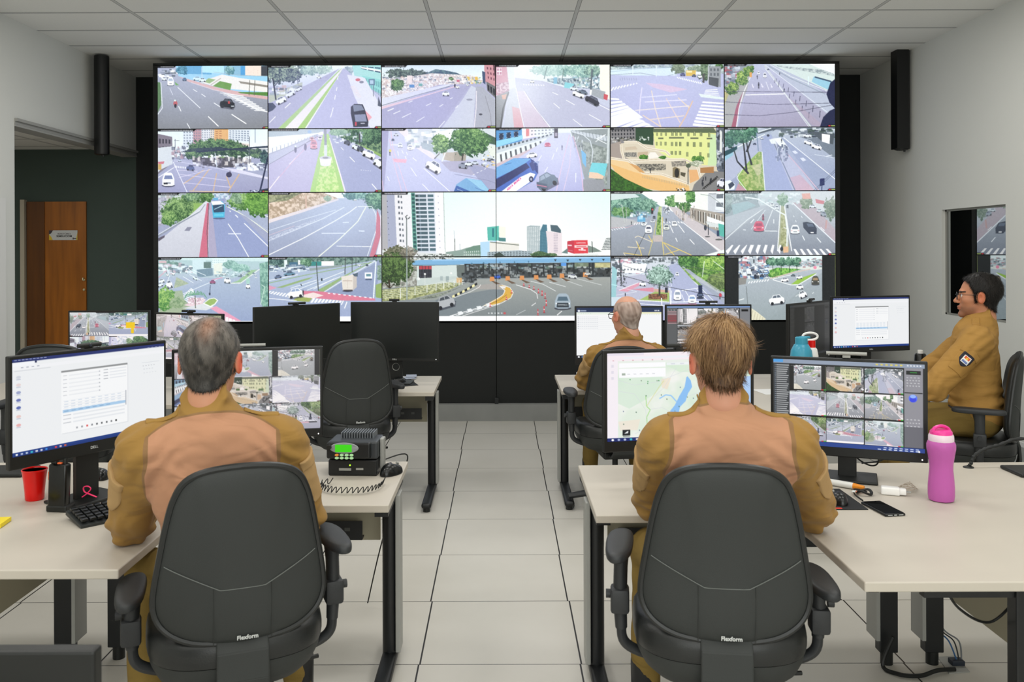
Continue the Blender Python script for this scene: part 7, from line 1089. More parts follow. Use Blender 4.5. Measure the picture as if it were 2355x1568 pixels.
def strands(V, N, n, L, flow, rs, w=.0011, lift=.35, seg=5, cols=None, curl=.25):
    Vs = []; Fs = []; Cs = []
    pick = rs.randint(len(V), size=n)
    for i in pick:
        p = V[i].copy(); nr = N[i]; f = flow(p); f = f-nr*(f @ nr); f = f/(np.linalg.norm(f)+1e-6); d = f+nr*lift*rs.rand()+rs.randn(3)*curl; d /= np.linalg.norm(d)
        l = L*(.6+.7*rs.rand())/seg; sd = np.cross(d, nr); sd /= np.linalg.norm(sd)+1e-6; b = len(Vs); c = cols(p, rs); g = p-nr*.002
        for k in range(seg+1):
            ww = w*(1-k/(seg+.3)); Vs += [g-sd*ww, g+sd*ww]; Cs += [c, c]; g = g+d*l; d = d+(f-d)*.25-nr*.13+rs.randn(3)*curl*.12; d /= np.linalg.norm(d)
        for k in range(seg): Fs.append([b+2*k, b+2*k+1, b+2*k+3, b+2*k+2])
    return np.array(Vs), np.array(Fs), np.array(Cs)
def mesh_normals(V, Q):
    N = np.zeros_like(V); fn = np.cross(V[Q[:, 2]]-V[Q[:, 0]], V[Q[:, 3]]-V[Q[:, 1]])
    for k in range(4): np.add.at(N, Q[:, k], fn)
    return N/(np.linalg.norm(N, axis=1, keepdims=True)+1e-12)
M_skin = colmat('skin', rough=.5, spec=.35, bump=.08, bscale=500)
MATS['skin'].node_tree.nodes['Principled BSDF'].inputs['Subsurface Weight'].default_value = .12
MATS['skin'].node_tree.nodes['Principled BSDF'].inputs['Subsurface Scale'].default_value = .01
M_hair = colmat('hair', rough=.5, spec=.3)
def creases(nt, b, bp):
    'broad soft folds of worn cloth, as bump on top of the weave'
    N = nt.nodes; K = nt.links; tc = N.new('ShaderNodeTexCoord'); mp = N.new('ShaderNodeMapping'); mp.inputs['Scale'].default_value = (1, 1, 2.6); mp.inputs['Rotation'].default_value = (.3, .25, 0)
    K.new(tc.outputs['Object'], mp.inputs[0]); n = N.new('ShaderNodeTexNoise'); n.inputs['Scale'].default_value = 6.5; n.inputs['Detail'].default_value = 1.5; n.inputs['Distortion'].default_value = .9; K.new(mp.outputs[0], n.inputs[0])
    c = N.new('ShaderNodeBump'); c.inputs['Strength'].default_value = .38; c.inputs['Distance'].default_value = .03; K.new(n.outputs[0], c.inputs['Height']); K.new(bp.outputs[0], c.inputs['Normal']); K.new(c.outputs[0], b.inputs['Normal'])
def two_tone(name, ca, cb, rough=.85):
    'cloth in two colours; channel R of Col carries the seam distance'
    m = bpy.data.materials.new(name); m.use_nodes = True; nt = m.node_tree; N = nt.nodes; K = nt.links; b = N['Principled BSDF']
    a = N.new('ShaderNodeAttribute'); a.attribute_name = 'Col'; sp = N.new('ShaderNodeSeparateColor'); K.new(a.outputs['Color'], sp.inputs[0])
    g = N.new('ShaderNodeMath'); g.operation = 'GREATER_THAN'; K.new(sp.outputs[0], g.inputs[0]); g.inputs[1].default_value = .5
    ab = N.new('ShaderNodeMath'); ab.operation = 'COMPARE'; K.new(sp.outputs[0], ab.inputs[0]); ab.inputs[1].default_value = .5; ab.inputs[2].default_value = .012
    mx = N.new('ShaderNodeMix'); mx.data_type = 'RGBA'; K.new(g.outputs[0], mx.inputs[0]); mx.inputs[6].default_value = (*lin(ca), 1); mx.inputs[7].default_value = (*lin(cb), 1)
    m2 = N.new('ShaderNodeMix'); m2.data_type = 'RGBA'; K.new(ab.outputs[0], m2.inputs[0]); K.new(mx.outputs[2], m2.inputs[6]); m2.inputs[7].default_value = (*lin('8a6a48'), 1)
    tc = N.new('ShaderNodeTexCoord'); n = N.new('ShaderNodeTexNoise'); n.inputs['Scale'].default_value = 600; K.new(tc.outputs['Object'], n.inputs[0])
    bp = N.new('ShaderNodeBump'); bp.inputs['Strength'].default_value = .25; bp.inputs['Distance'].default_value = .001; K.new(n.outputs[0], bp.inputs['Height']); creases(nt, b, bp)
    K.new(m2.outputs[2], b.inputs['Base Color']); b.inputs['Roughness'].default_value = rough; b.inputs['Sheen Weight'].default_value = .08; b.inputs['Specular IOR Level'].default_value = .2; return m
M_uni = two_tone('uniform_two_tone', 'b58668', '98753d'); M_khaki = mat('uniform_khaki', '9c7a40', .8, bump=.3, bscale=500, var=.05, vscale=6, spec=.2); M_jacket = mat('field_jacket_khaki', 'a47d42', .8, bump=.3, bscale=500, var=.05, vscale=6, spec=.2)
M_trou = mat('uniform_trousers', '806a38', .85, bump=.3, bscale=400, var=.08, vscale=7, spec=.2); M_flap = mat('uniform_flap', 'ab8c60', .8, bump=.3, bscale=500, spec=.2)
for m_ in (M_khaki, M_jacket, M_trou):
    nt_ = m_.node_tree; creases(nt_, nt_.nodes['Principled BSDF'], [x for x in nt_.nodes if x.type == 'BUMP'][0])
def lcol(c): return np.array(lin(c))
def hand_sdf(p, w, d, up):
    d = np.array(d, float); d /= np.linalg.norm(d); up = np.array(up, float); up -= d*(up @ d); up /= np.linalg.norm(up); s = np.cross(d, up); w = np.array(w, float)
    f = lambda a, b, c: w+d*a+s*b+up*c
    D = smin(cap(p, f(0, 0, 0), f(.03, 0, 0), .026, .027), cap(p, f(.045, .018, 0), f(.075, .026, .0), .018, .013), .02); D = smin(D, cap(p, f(.045, -.018, 0), f(.078, -.024, 0), .018, .013), .02); D = smin(D, cap(p, f(.04, 0, 0), f(.085, 0, .003), .018, .014), .02)
    for b, l, z in ((.031, .062, 0), (.0105, .078, .004), (-.0105, .073, .003), (-.031, .055, 0)):
        a0 = f(.085, b, z); a1 = f(.085+l*.45, b*1.08, z+.004); a2 = f(.085+l*.8, b*1.1, z-.010); a3 = f(.085+l, b*1.1, z-.022)
        g = np.minimum(np.minimum(cap(p, a0, a1, .0092, .0085), cap(p, a1, a2, .0085, .0078)), cap(p, a2, a3, .0078, .0068)); D = smin(D, g, .004)
    t0 = f(.02, .025, -.004); t1 = f(.055, .052, -.010); t2 = f(.085, .058, -.014); g = np.minimum(cap(p, t0, t1, .014, .0105), cap(p, t1, t2, .0105, .008)); return smin(D, g, .010)
def person(label, s):
    f = np.array([-math.sin(s['yaw']), math.cos(s['yaw']), 0]); r = np.array([math.cos(s['yaw']), math.sin(s['yaw']), 0]); A = lambda k: np.array(s[k], float)
    hipc = A('pelvis'); base = (hipc[0], hipc[1], 0); O = np.array([base[0], base[1], 0]); t = thing('person', label, 'person', base)
    sh = A('sh'); dz_ = np.array([0, 0, -.028]); SL, SR = sh-r*s['sw']+dz_, sh+r*s['sw']+dz_; EL, ER, WL, WR = A('EL'), A('ER'), A('WL'), A('WR'); nk = A('neck'); hc = A('head'); hy = s['hyaw']; RH = yawR(hy) @ np.array(Matrix.Rotation(s.get('tilt', 0), 3, 'X')); hs = s['hs']
    ch = sh+np.array([0, 0, -.15])+f*.01; RY = yawR(s['yaw']); HL, HR = hipc-r*.095, hipc+r*.095; KL, KR, AL, AR = A('KL'), A('KR'), A('AL'), A('AR')
    bel = (ch+hipc)/2+np.array([0, 0, -.03])
    def torso(p, g):
        d = eld(p, ch, (.165+g, .115+g, .175+g), RY); d = smin(d, np.minimum(cap(p, sh, sh-r*(s['sw']-.04)+dz_, .078+g, .066+g), cap(p, sh, sh+r*(s['sw']-.04)+dz_, .078+g, .066+g)), .06); d = smin(d, eld(p, bel, (.150+g, .118+g, .16+g), RY), .07); d = smin(d, cap(p, nk+np.array([0, 0, -.03]), sh, .06+g, .08+g), .05)
        return smin(d, eld(p, hipc+np.array([0, 0, .03]), (.165+g, .125+g, .10+g), RY), .05)
    def arms(p, g): return np.minimum(np.minimum(cap(p, SL, EL, .058+g, .046+g), cap(p, SR, ER, .058+g, .046+g)), np.minimum(cap(p, EL, WL, .044+g, .028+g), cap(p, ER, WR, .044+g, .028+g)))
    def legs(p, g): return np.minimum(smin(cap(p, HL, KL, .078+g, .055+g), cap(p, KL, AL, .054+g, .036+g), .03), smin(cap(p, HR, KR, .078+g, .055+g), cap(p, KR, AR, .054+g, .036+g), .03))
    # --- skin body: head, trunk, limbs, hands in one mesh
    def hf(p): return headd(((p-hc) @ RH)/hs)*hs
    nb = hc+(np.array([0, -.03, -.115])*hs) @ RH.T
    parts = [nets(lambda p: smin(hf(p), cap(p, nb, nk, .052, .058), .02), hc-.155, hc+np.array([.155, .155, .15]), .0042)]
    bf = lambda p: smin(smin(torso(p, -.012), arms(p, -.008), .03), smin(legs(p, -.008), cap(p, nk, nb, .056, .050), .02), .03)
    allp = np.stack([SL, SR, EL, ER, WL, WR, nk, nb, HL, HR, KL, KR, AL, AR]); lo = allp.min(0)-.17; hi = allp.max(0)+.17; lo[2] = max(lo[2], .02); hi[2] = nb[2]+.03
    parts.append(nets(bf, lo, hi, .013))
    for (W, E, side) in ((WL, EL, 1), (WR, ER, -1)):
        d = (W-E)/np.linalg.norm(W-E); d[2] = s.get('hz', -.12); up = np.array([0, 0, 1.0])
        hsd = lambda p, W=W, d=d, side=side: hand_sdf(p, W, d*np.array([1, 1, 1]), up) if side < 0 else hand_sdf(W+((p-W)-2*np.outer((p-W) @ np.cross(d/np.linalg.norm(d), up), np.cross(d/np.linalg.norm(d), up))/np.linalg.norm(np.cross(d/np.linalg.norm(d), up))**2), W, d, up)
        parts.append(nets(hsd, W-.2, W+.2, .0048))
    Vs = []; Qs = []; o_ = 0
    for V, Q in parts: Vs.append(V); Qs.append(Q+o_); o_ += len(V)
    V = np.concatenate(Vs); Q = np.concatenate(Qs); nh = len(parts[0][0])
    c = np.tile(lcol(s['skin']), (len(V), 1)); q = ((V[:nh]-hc) @ RH)/hs; ax = np.abs(q[:, 0])
    ear = np.clip((ax-.074)/.012, 0, 1)[:, None]*(np.abs(q[:, 1]+.01) < .03)[:, None]; c[:nh] = c[:nh]*(1-ear*.75)+lcol(s.get('ear', 'c8604c'))*ear*.75
    e = np.sqrt((ax-.031)**2+(q[:, 2]-.001)**2); eye = (q[:, 1] > .081) & (e < .0115); c[:nh][eye] = lcol('e8e4e0'); c[:nh][(q[:, 1] > .085) & (e < .0055)] = lcol('2a1a12')
    brow = (q[:, 1] > .06) & (np.abs(q[:, 2]-.022-.05*(ax-.03)) < .0045) & (ax > .012) & (ax < .052); c[:nh][brow] = lcol('2a2019')
    lip = (q[:, 1] > .088) & (np.abs(q[:, 2]+.064) < .010) & (ax < .024); c[:nh][lip] = lcol(s['skin'])*.55+lcol('a04840')*.35
    if s.get('stub'): st = np.clip((q[:, 1]-.0)/.03, 0, 1)*np.clip((-.045-q[:, 2])/.02, 0, 1)*(1-lip); c[:nh] = c[:nh]*(1-.45*st[:, None])+lcol('4a3a30')*.45*st[:, None]
    raw('body', V-O, Q, M_skin, t, True, colv=c)
    # --- hair
    th = s['hair']; rs = np.random.RandomState(5)
    def hairf(q):
        z = q[:, 2]; tt = th['t0']+(th['t1']-th['t0'])*np.clip((z+.03)/.12, 0, 1)
        if th.get('tuft'): tt = tt+th['tuft']*n3(q, (32, 32, 18))
        d = skull(q)-tt
        if th.get('bald'): d = np.maximum(d, -(eld(q, (0, .01, .085), (.066, .10, .062))))
        return smax(d, hairmask(q, th.get('front', .052), th.get('nape', 0), th.get('er', .026)), .008)
    V, Q = nets(lambda p: hairf(((p-hc) @ RH)/hs)*hs, hc-.16, hc+.17, .0042); N = mesh_normals(V, Q)
    q = ((V-hc) @ RH)/hs; okv = ~((np.abs(q[:, 0]) > .055) & (q[:, 2] < th.get('earz', -9)) & (q[:, 1] > -.055))
    def hcol(q, rs=None):
        q = np.atleast_2d(q); k = np.clip((q[:, 2]+.07)/.16, 0, 1)[:, None]; n = np.clip(.5+n3(q, (90, 90, 40))*2.4+(0 if rs is None else rs.randn()*.22), 0, 1)[:, None]
        c = (lcol(th['dark'])*(1-n)+lcol(th['light'])*n)*(1-k)+(lcol(th['dark2'])*(1-n)+lcol(th['light2'])*n)*k
        if th.get('spot'): sp = np.exp(-(((q[:, 0]-.008)/.022)**2+((q[:, 1]+.055)/.06)**2+((q[:, 2]-.09)/.035)**2))[:, None]*th['spot']; c = c*(1-sp)+lcol(s['skin'])*.8*sp
        return c
    if th['n']:
        Sv, Sf, Sc = strands(V[okv], N[okv], th['n'], th['L'], lambda p: RH @ (np.array([1.0, 1.0, 1.0])*(((p-hc) @ RH)-np.array([.01, -.035, .10])*hs)+np.array([0, 0, -.03])), rs, w=th['w'], lift=th['lift'], curl=th['curl'], cols=lambda p, rs: hcol(((p-hc) @ RH)/hs, rs)[0])
        ok = np.ones(len(Sv), bool); Vh = np.concatenate([V, Sv]); Qh = np.concatenate([Q, Sf+len(V)]); C = np.concatenate([hcol(q), Sc])
    else: Vh, Qh, C = V, Q, hcol(q)
    raw('hair', Vh-O, Qh, M_hair, t, True, colv=C)
    # --- shirt
    g = s['g']; ndir = (nb-nk)/np.linalg.norm(nb-nk); cn = nk+ndir*.05; ztop = nk[2]+.0
    def fold(p):
        d = .011*n3(p, (9, 11, 15))+.006*n3(p+.02*np.roll(p, 1, axis=1), (34, 30, 40))
        for (Jt, L) in ((EL, .11), (ER, .11), (SL, .12), (SR, .12)):
            rr = np.linalg.norm(p-Jt, axis=1); d = d+np.exp(-(rr/L)**2)*(.0055*np.sin((p[:, 2]*1.0+p[:, 0]*.9*np.sign(Jt[0]-nk[0])+p[:, 1]*.5)*80+11*n3(p, (11, 11, 11))))
        bz = np.exp(-((p[:, 2]-hipc[2]-.12)/.09)**2); return d+bz*.005*np.sin(p[:, 2]*100+13*n3(p, (9, 9, 9)))
    def sleeve(p): return np.minimum(np.minimum(cap(p, SL, EL, .064+g, .056+g), cap(p, SR, ER, .064+g, .056+g)), np.minimum(cap(p, EL, EL+(WL-EL)*.9, .055+g, .036+g), cap(p, ER, ER+(WR-ER)*.9, .055+g, .036+g)))
    def shirt(p):
        d = smin(torso(p, g), sleeve(p), .035); up = (p-nk) @ ((nb-nk)/np.linalg.norm(nb-nk))
        col = cap(p, nk+np.array([0, 0, -.03]), cn, .078, .0715)+.003*np.sin(p[:, 2]*160); col = smax(col, up-s.get('colh', .062), .006)
        d = smin(d, col, .018); d = smax(d, -(p[:, 2]-hipc[2]+.055), .01); return d+fold(p)*np.clip((nk[2]-p[:, 2])/.06, .15, 1)
    sp = np.stack([SL, SR, EL, ER, WL, WR, nk, hipc]); lo = sp.min(0)-.2; hi = sp.max(0)+.2; lo[2] = min(hipc[2]-.1, EL[2]-.12); hi[2] = nk[2]+.12
    V, Q = nets(shirt, lo, hi, .0068); x = np.abs((V-sh) @ r)
    zt_ = nk[2]-s.get('yoke', .005); F_ = np.maximum(x-(.165+.30*(zt_-V[:, 2])), torso(V, g)-sleeve(V)); F_ = np.maximum(F_, V[:, 2]-(zt_-1.9*x*x)); F_ = smax(F_, x-.222-.1*(zt_-V[:, 2]), .02)
    c = np.zeros((len(V), 3)); c[:, 0] = .5+F_*4
    so = raw('shirt' if s['style'] == 'combat' else 'jacket', V-O, Q, M_uni if s['style'] == 'combat' else M_jacket, t, True, colv=c)
    # flaps and pockets hugging the upper sleeves
    def hug(name, cen, n_, u_, hw, hh, th_, m, par, colf=None, res=.0035, shield=False):
        n_ = n_/np.linalg.norm(n_); u_ = u_-n_*(u_ @ n_); u_ /= np.linalg.norm(u_); v_ = np.cross(n_, u_)
        def fn(p):
            q = p-cen; a, b = q @ v_, q @ u_
            w2 = hw*(np.clip((b+hh)/(hh*.9), 0.02, 1)**.5) if shield else hw
            bx = np.maximum(np.maximum(np.abs(a)-w2, np.abs(b)-hh), -(q @ n_)-.03); return smax(shirt(p)-th_, bx, .003)
        R_ = max(hw, hh)+.04; V, Q = nets(fn, cen-R_, cen+R_, res); kw = {}
        if colf: q = V-cen; kw['colv'] = colf(q @ v_, q @ u_)
        return raw(name, V-O, Q, m, par, True, **kw)
    for (S_, E_, sgn) in ((SL, EL, -1), (SR, ER, 1)):
        u_ = (S_-E_)/np.linalg.norm(S_-E_); out = sgn*r-u_*(sgn*r @ u_); out = out/np.linalg.norm(out)-f*.35; out /= np.linalg.norm(out); cen = S_*.5+E_*.5+out*.085
        pk = hug('sleeve_pocket', cen, out, u_, .052, .075, .0045, M_flap if s['style'] == 'combat' else M_jacket, so); hug('pocket_flap', cen+u_*.062, out, u_, .056, .017, .0085, M_flap if s['style'] == 'combat' else M_jacket, pk)
        if s['style'] != 'combat' and sgn < 0:
            def shc(a, b):
                c = np.tile(lcol('20202c'), (len(a), 1)); c[(np.abs(a) < .021) & (b > -.022) & (b < .024)] = lcol('eceae6'); c[(b > .004) & (b < .021) & (np.abs(a) < .016)] = lcol('e05a30'); c[(np.hypot(a, b-.010) < .007)] = lcol('f0c040'); c[(b < -.006) & (b > -.018) & (np.abs(a) < .017)] = lcol('6c80b4'); return c
            hug('shoulder_patch', cen-f*-.006+u_*.012, out, u_, .034, .040, .0095, colmat('patch_embroidery', rough=.8), pk, shc, .002, True)
    for sgn in (-1, 1): hug('epaulet', sh+r*sgn*(s['sw']-.055)+np.array([0, 0, .085]), np.array([0, 0, 1.0])+.35*sgn*r, r*sgn, .021, .052, .005, M_khaki if s['style'] == 'combat' else M_jacket, so)
    # --- trousers and boots
    def trou(p):
        d = smin(legs(p, .014), eld(p, hipc, (.168, .135, .10), RY), .05)
        return smax(smax(d+.012*n3(p, (10, 10, 22))+.006*n3(p, (32, 32, 40)), p[:, 2]-hipc[2]-.07, .01), -(p[:, 2]-.12), .01)
    lp_ = np.stack([HL, HR, KL, KR, AL, AR, hipc]); lo = lp_.min(0)-.16; hi = lp_.max(0)+.16; lo[2] = .09
    V, Q = nets(trou, lo, hi, .0095); raw('trousers', V-O, Q, M_trou, t, True)
    for Ak in (AL, AR):
        fd = f*.8+np.array([0, 0, 0.0]); fd /= np.linalg.norm(fd)
        bo = lambda p: smax(smin(cap(p, Ak+np.array([0, 0, .08]), Ak+np.array([0, 0, -.03]), .052, .05), cap(p, np.array([Ak[0], Ak[1], .045]), np.array([Ak[0], Ak[1], .04])+fd*.15, .045, .042), .03), -(p[:, 2]-.002), .004)
        V, Q = nets(bo, np.array([Ak[0]-.24, Ak[1]-.24, -.01]), np.array([Ak[0]+.24, Ak[1]+.24, Ak[2]+.16]), .009); raw('boot', V-O, Q, mat('boot_black', '17181a', .4), t, True)
    # belt
    MB().tube([tuple(hipc-O+np.array([0, 0, .07])+r*.178*math.cos(a)+f*.138*math.sin(a)) for a in np.linspace(0, 2*PI, 40)], .016, 8, .4).build('belt', mat('belt_black', '141414', .5), t, True)
    if s.get('glasses'):
        def HP(x, y, z): return tuple(hc+(RH @ (np.array([x, y, z])*hs))-O)
        mb = MB()
        for q_ in (-1, 1):
            mb.tube([HP(q_*(.034+.027*math.copysign(abs(math.cos(a))**.7, math.cos(a))), .106-.10*abs(.034+.027*math.cos(a))**1.6, -.001+.019*math.copysign(abs(math.sin(a))**.7, math.sin(a))) for a in np.linspace(0, 2*PI, 28)], .0022, 6)
            mb.tube([HP(q_*.061, .100, .008), HP(q_*.078, .085, .008), HP(q_*.083, .03, .008), HP(q_*.085, -.005, .010), HP(q_*.082, -.025, -.006)], .0020, 6)
        mb.tube([HP(-.008, .108, .006), HP(0, .112, .009), HP(.008, .108, .006)], .002, 6); mb.build('glasses', mat('glasses_frame', '14161c', .3), t, True)
    return t
person('grey-haired person in tan uniform seen from behind at the front left desk', dict(yaw=.30, pelvis=(-.79, 2.70, .645), sh=(-.865, 2.675, 1.085), sw=.200, neck=(-.88, 2.685, 1.175), head=(-.886, 2.71, 1.306), hyaw=.10, hs=1.05, tilt=-.1,
    EL=(-1.165, 2.80, .792), WL=(-1.24, 3.05, .775), ER=(-.63, 2.82, .80), WR=(-.70, 3.08, .79), KL=(-1.15, 2.90, .60), AL=(-1.13, 2.82, .12), KR=(-.80, 3.12, .60), AR=(-.72, 3.15, .12), skin='c08a6c', ear='d0523c', g=.014, style='combat',
    hair=dict(t0=.007, t1=.009, dark='1c1b1a', light='3c3a37', dark2='403e3b', light2='77716a', spot=.75, n=9000, L=.016, w=.0008, lift=.9, curl=.35)))
person('fair-haired person in tan uniform seen from behind at the front right desk', dict(yaw=-.10, yoke=-.022, pelvis=(.66, 2.69, .645), sh=(.676, 2.665, 1.088), sw=.188, neck=(.668, 2.68, 1.17), head=(.662, 2.70, 1.300), hyaw=-.02, hs=1.04, tilt=-.12,
    EL=(.50, 2.95, .815), WL=(.58, 3.2, .775), ER=(1.012, 2.90, .792), WR=(.93, 3.16, .775), KL=(.52, 3.10, .60), AL=(.50, 3.12, .12), KR=(.84, 3.10, .60), AR=(.86, 3.15, .12), skin='c48e74', ear='d06850', g=.014, style='combat',
    hair=dict(t0=.005, t1=.022, nape=.012, er=.042, earz=.045, tuft=.008, dark='33231a', light='6c4f38', dark2='6c4c30', light2='b89468', n=9500, L=.043, w=.0013, lift=.55, curl=.22, front=.06)))
person('bald person with grey sides seen from behind at the back right desk', dict(yaw=.10, pelvis=(.75, 5.66, .64), sh=(.795, 5.63, .99), sw=.195, neck=(.795, 5.64, 1.085), head=(.793, 5.66, 1.222), hyaw=.45, hs=1.04, tilt=-.05,
    EL=(.545, 5.78, .80), WL=(.60, 5.97, .775), ER=(1.05, 5.78, .80), WR=(.98, 5.97, .775), KL=(.62, 6.07, .59), AL=(.6, 6.1, .12), KR=(.92, 6.07, .59), AR=(.92, 6.1, .12), skin='cf9a80', ear='c8705a', g=.012, style='combat', glasses=True,
    hair=dict(t0=.004, t1=.003, bald=True, dark='7a6c64', light='a89c94', dark2='9c8478', light2='c4aca0', n=3500, L=.010, w=.0008, lift=.6, curl=.3)))
person('person with black hair and glasses in khaki jacket, in profile at the right wall', dict(yaw=1.1, pelvis=(2.76, 5.17, .65), sh=(2.775, 5.22, 1.14), sw=.185, neck=(2.80, 5.21, 1.235), head=(2.792, 5.215, 1.362), hyaw=1.12, hs=1.08, tilt=0,
    EL=(2.44, 5.02, .86), WL=(2.20, 5.14, .79), ER=(2.60, 5.50, .85), WR=(2.30, 5.45, .79), KL=(2.33, 5.22, .62), AL=(2.30, 5.2, .12), KR=(2.40, 5.48, .62), AR=(2.36, 5.48, .12), skin='bd8262', ear='c46a48', g=.022, style='jacket', glasses=True, stub=True, colz=.05, colh=.05,
    hair=dict(t0=.006, t1=.012, tuft=.005, dark='0d0b0a', light='15120f', dark2='0c0a09', light2='1d1916', n=9000, L=.026, w=.0010, lift=.8, curl=.35, front=.05)))
# ================================================================ things on the desks
def at(px, py, z=ZD): return PZ(px, py, z)
def rplastic(name, col, tr=.6, rough=.15): return mat(name, col, rough, trans=tr, ior=1.4)
# red tumbler
p = at(76, 1141); t = thing('tumbler', 'red plastic tumbler standing behind the black handheld radio', 'cup', p)
MB().lathe([(0, .003), (.030, .0), (.033, .004), (.034, .03), (.038, .07), (.043, .105), (.0445, .112), (.043, .112), (.0415, .105), (.036, .07), (.032, .03), (.029, .008), (0, .008)], 36).build('cup', mat('red_plastic', 'e0120c', .25), t, True)
MB().lathe([(.0435, .108), (.0455, .111), (.0435, .114), (.0415, .111), (.0435, .108)], 36).build('rim', mat('red_plastic', 'e0120c', .25), t, True)
# handheld radio
p = at(128, 1170); t = thing('handheld_radio', 'black handheld radio in a charger, orange mark on top, beside the red tumbler', 'radio', p, -.12)
MB().box((0, .012, .085), (.068, .034, .165), rotm(-.05), bev=.007, seg=3).build('housing', mat('gloss_black', '0d0f0e', .22), t, True)
MB().box((0, .02, .012), (.078, .06, .024), bev=.006).build('charger_cradle', M_blk, t)
MB().box((-.02, .018, .182), (.022, .018, .034), bev=.003).build('antenna', M_blk, t); MB().cyl((.02, .018, .165), (.02, .018, .186), .008, 14).build('volume_knob', M_blk, t, True)
MB().box((.003, .012, .169), (.016, .012, .007), bev=.002).build('emergency_button', mat('orange_rubber', 'f0703c', .5), t); MB().box((-.036, .012, .125), (.005, .016, .03), bev=.002).build('talk_button', mat('orange_rubber', 'f0703c', .5), t)
# keyboard with individual keys
A = at(182, 1196, ZD+.02); B = at(252, 1182, ZD+.02); rz = math.atan2(B.y-A.y, B.x-A.x)
t = thing('keyboard', 'black computer keyboard lying beside the left man\'s elbow', 'keyboard', (A.x, A.y, ZD), rz)
KL_, KD = .40, .145
MB().prism([(0, .008), (KD, .030), (KD, .016), (0, .0)], 0, KL_, Matrix(((0, 0, 1), (1, 0, 0), (0, 1, 0)))).build('base', mat('keyboard_grey', '2c2f2e', .5), t)
for dy in (.02,): MB().box((.03, KD-.02, .008), (.03, .012, .016)).build('flip_foot', M_blk, t)
k0 = None; mk = mat('key_black', '101212', .3)
for r_ in range(5):
    for c_ in range(15):
        loc = (.018+c_*.0258, .022+r_*.0245, .0135+(.022+r_*.0245)*.15)
        if k0 is None: k0 = MB().box((0, 0, .005), (.0215, .0205, .011), rotm(.15), bev=.003).build('key', mk, t, True); o = k0
        else: o = k0.copy(); COL.objects.link(o); o.parent = t
        o.location = loc
# pink ribbon
p = at(200, 1136, ZD+.028); t = tag(MB().tube([p+Vector(q) for q in spline([(-.022, -.004, .0), (-.006, 0, .012), (.006, .004, .028), (-.004, .002, .038), (-.018, 0, .034), (-.014, 0, .018), (.008, 0, .008), (.030, -.002, .0)], 6)], .0045, 8, .5).build('ribbon', mat('pink_ribbon', 'f0306c', .5), None, True), 'small bright pink ribbon behind the black keyboard', 'ribbon')
# yellow notebook
p = at(-8, 1200); tag(MB().box((p.x-.032, p.y, ZD+.008), (.11, .085, .014), rotm(0, 0, .12), bev=.001).build('notebook', mat('yellow_cover', 'e8d020', .5)), 'yellow notebook at the left border of the front left desk', 'notebook')
def mouse(px, py, label, rz=0, z=ZD, s=1.0):
    p = at(px, py, z); t = thing('computer_mouse', label, 'mouse', p, rz)
    V = []; Fc = []; n = 20
    for i in range(9):
        ph = PI/2*i/8
        for k in range(n): a = 2*PI*k/n; V.append((.031*s*math.cos(a)*math.cos(ph)**.6, .055*s*math.sin(a)*math.cos(ph)**.7, .002+.036*s*math.sin(ph)*(1-.15*math.sin(a))))
    for i in range(8):
        for k in range(n): Fc.append([i*n+k, i*n+(k+1) % n, (i+1)*n+(k+1) % n, (i+1)*n+k])
    Fc.append(list(range(n))[::-1]); mb = MB(); mb.add(V, Fc); mb.build('shell', mat('mouse_black', '111314', .25), t, True)
    MB().tube([(0, .03*s, .034*s), (0, .042*s, .029*s)], .004*s, 8).build('scroll_wheel', M_grey, t, True); return t
mouse(228, 1093, 'dark mouse behind the stand of the big left monitor', .6)
mouse(897, 1088, 'glossy black hand microphone right of the two-way radio, shaped as a mouse', -.5, s=1.15)  # stands in for the radio's hand microphone
mouse(916, 879, 'black mouse on the dark mat of the back left desk', -.9, ZD+.004)
mouse(1922, 1160, 'dark mouse on the red-striped mat', .1, ZD+.004)
for (a, b, lab) in (((-60, 1088), (26, 1100), 'flat black stand foot cut by the left image border'), ((2340, 1104), (2420, 1100), 'flat black stand foot cut by the right image border')):
    p, q = at(*a), at(*b); tag(MB().box(((p.x+q.x)/2, p.y+.06, ZD+.008), (abs(q.x-p.x), .16, .014), bev=.005).build('monitor_stand_foot', M_blk), lab, 'stand foot')
# two-way radio
p = at(806, 1094); t = thing('two_way_radio', 'black two-way base radio with glowing green display and round buttons', 'radio', (p.x, p.y, ZD), -.05)
MB().box((0, .09, .034), (.200, .16, .064), bev=.005).build('power_supply', mat('radio_black', '15181a', .35), t)
MB().box((0, .085, .105), (.205, .15, .072), bev=.008).build('radio_body', mat('radio_dark_grey', '34383c', .4), t)
fn = MB()
for k in range(13): fn.box((-.06+k*.011, .12, .152), (.004, .09, .024))
fn.build('heat_sink', mat('heat_sink_grey', '7c8288', .4, metal=.4), t)
hd = MB().box((-.012, -.0, .108), (.18, .03, .066), bev=.008, seg=3).build('control_head', mat('radio_black', '15181a', .35), t)
MB().lathe([(0, 0), (.052, 0), (.054, .003), (.050, .006), (0, .006)], 32, rotm(PI/2), (-.028, -.0145, .120), sx=1.1, sy=.42).build('display_bezel', mat('bezel_grey', '8c9092', .4), hd, True)
MB().box((-.030, -.0215, .120), (.068, .002, .030), bev=.0008).build('display', mat('green_lcd', '104008', .3, emit='40d818', es=.9), hd)
for i in range(4):
    for j in range(2):
        MB().lathe([(0, 0), (.0085, 0), (.0085, .004), (.006, .006), (0, .006)], 14, rotm(PI/2), (-.058+i*.020, -.0145, .092-j*.0125), sx=1, sy=.6).build('button', mat('amber_key', 'e89040', .4) if (i, j) == (0, 0) else mat('green_key', 'a8d0a0', .4, emit='90c890', es=.25), hd, True)
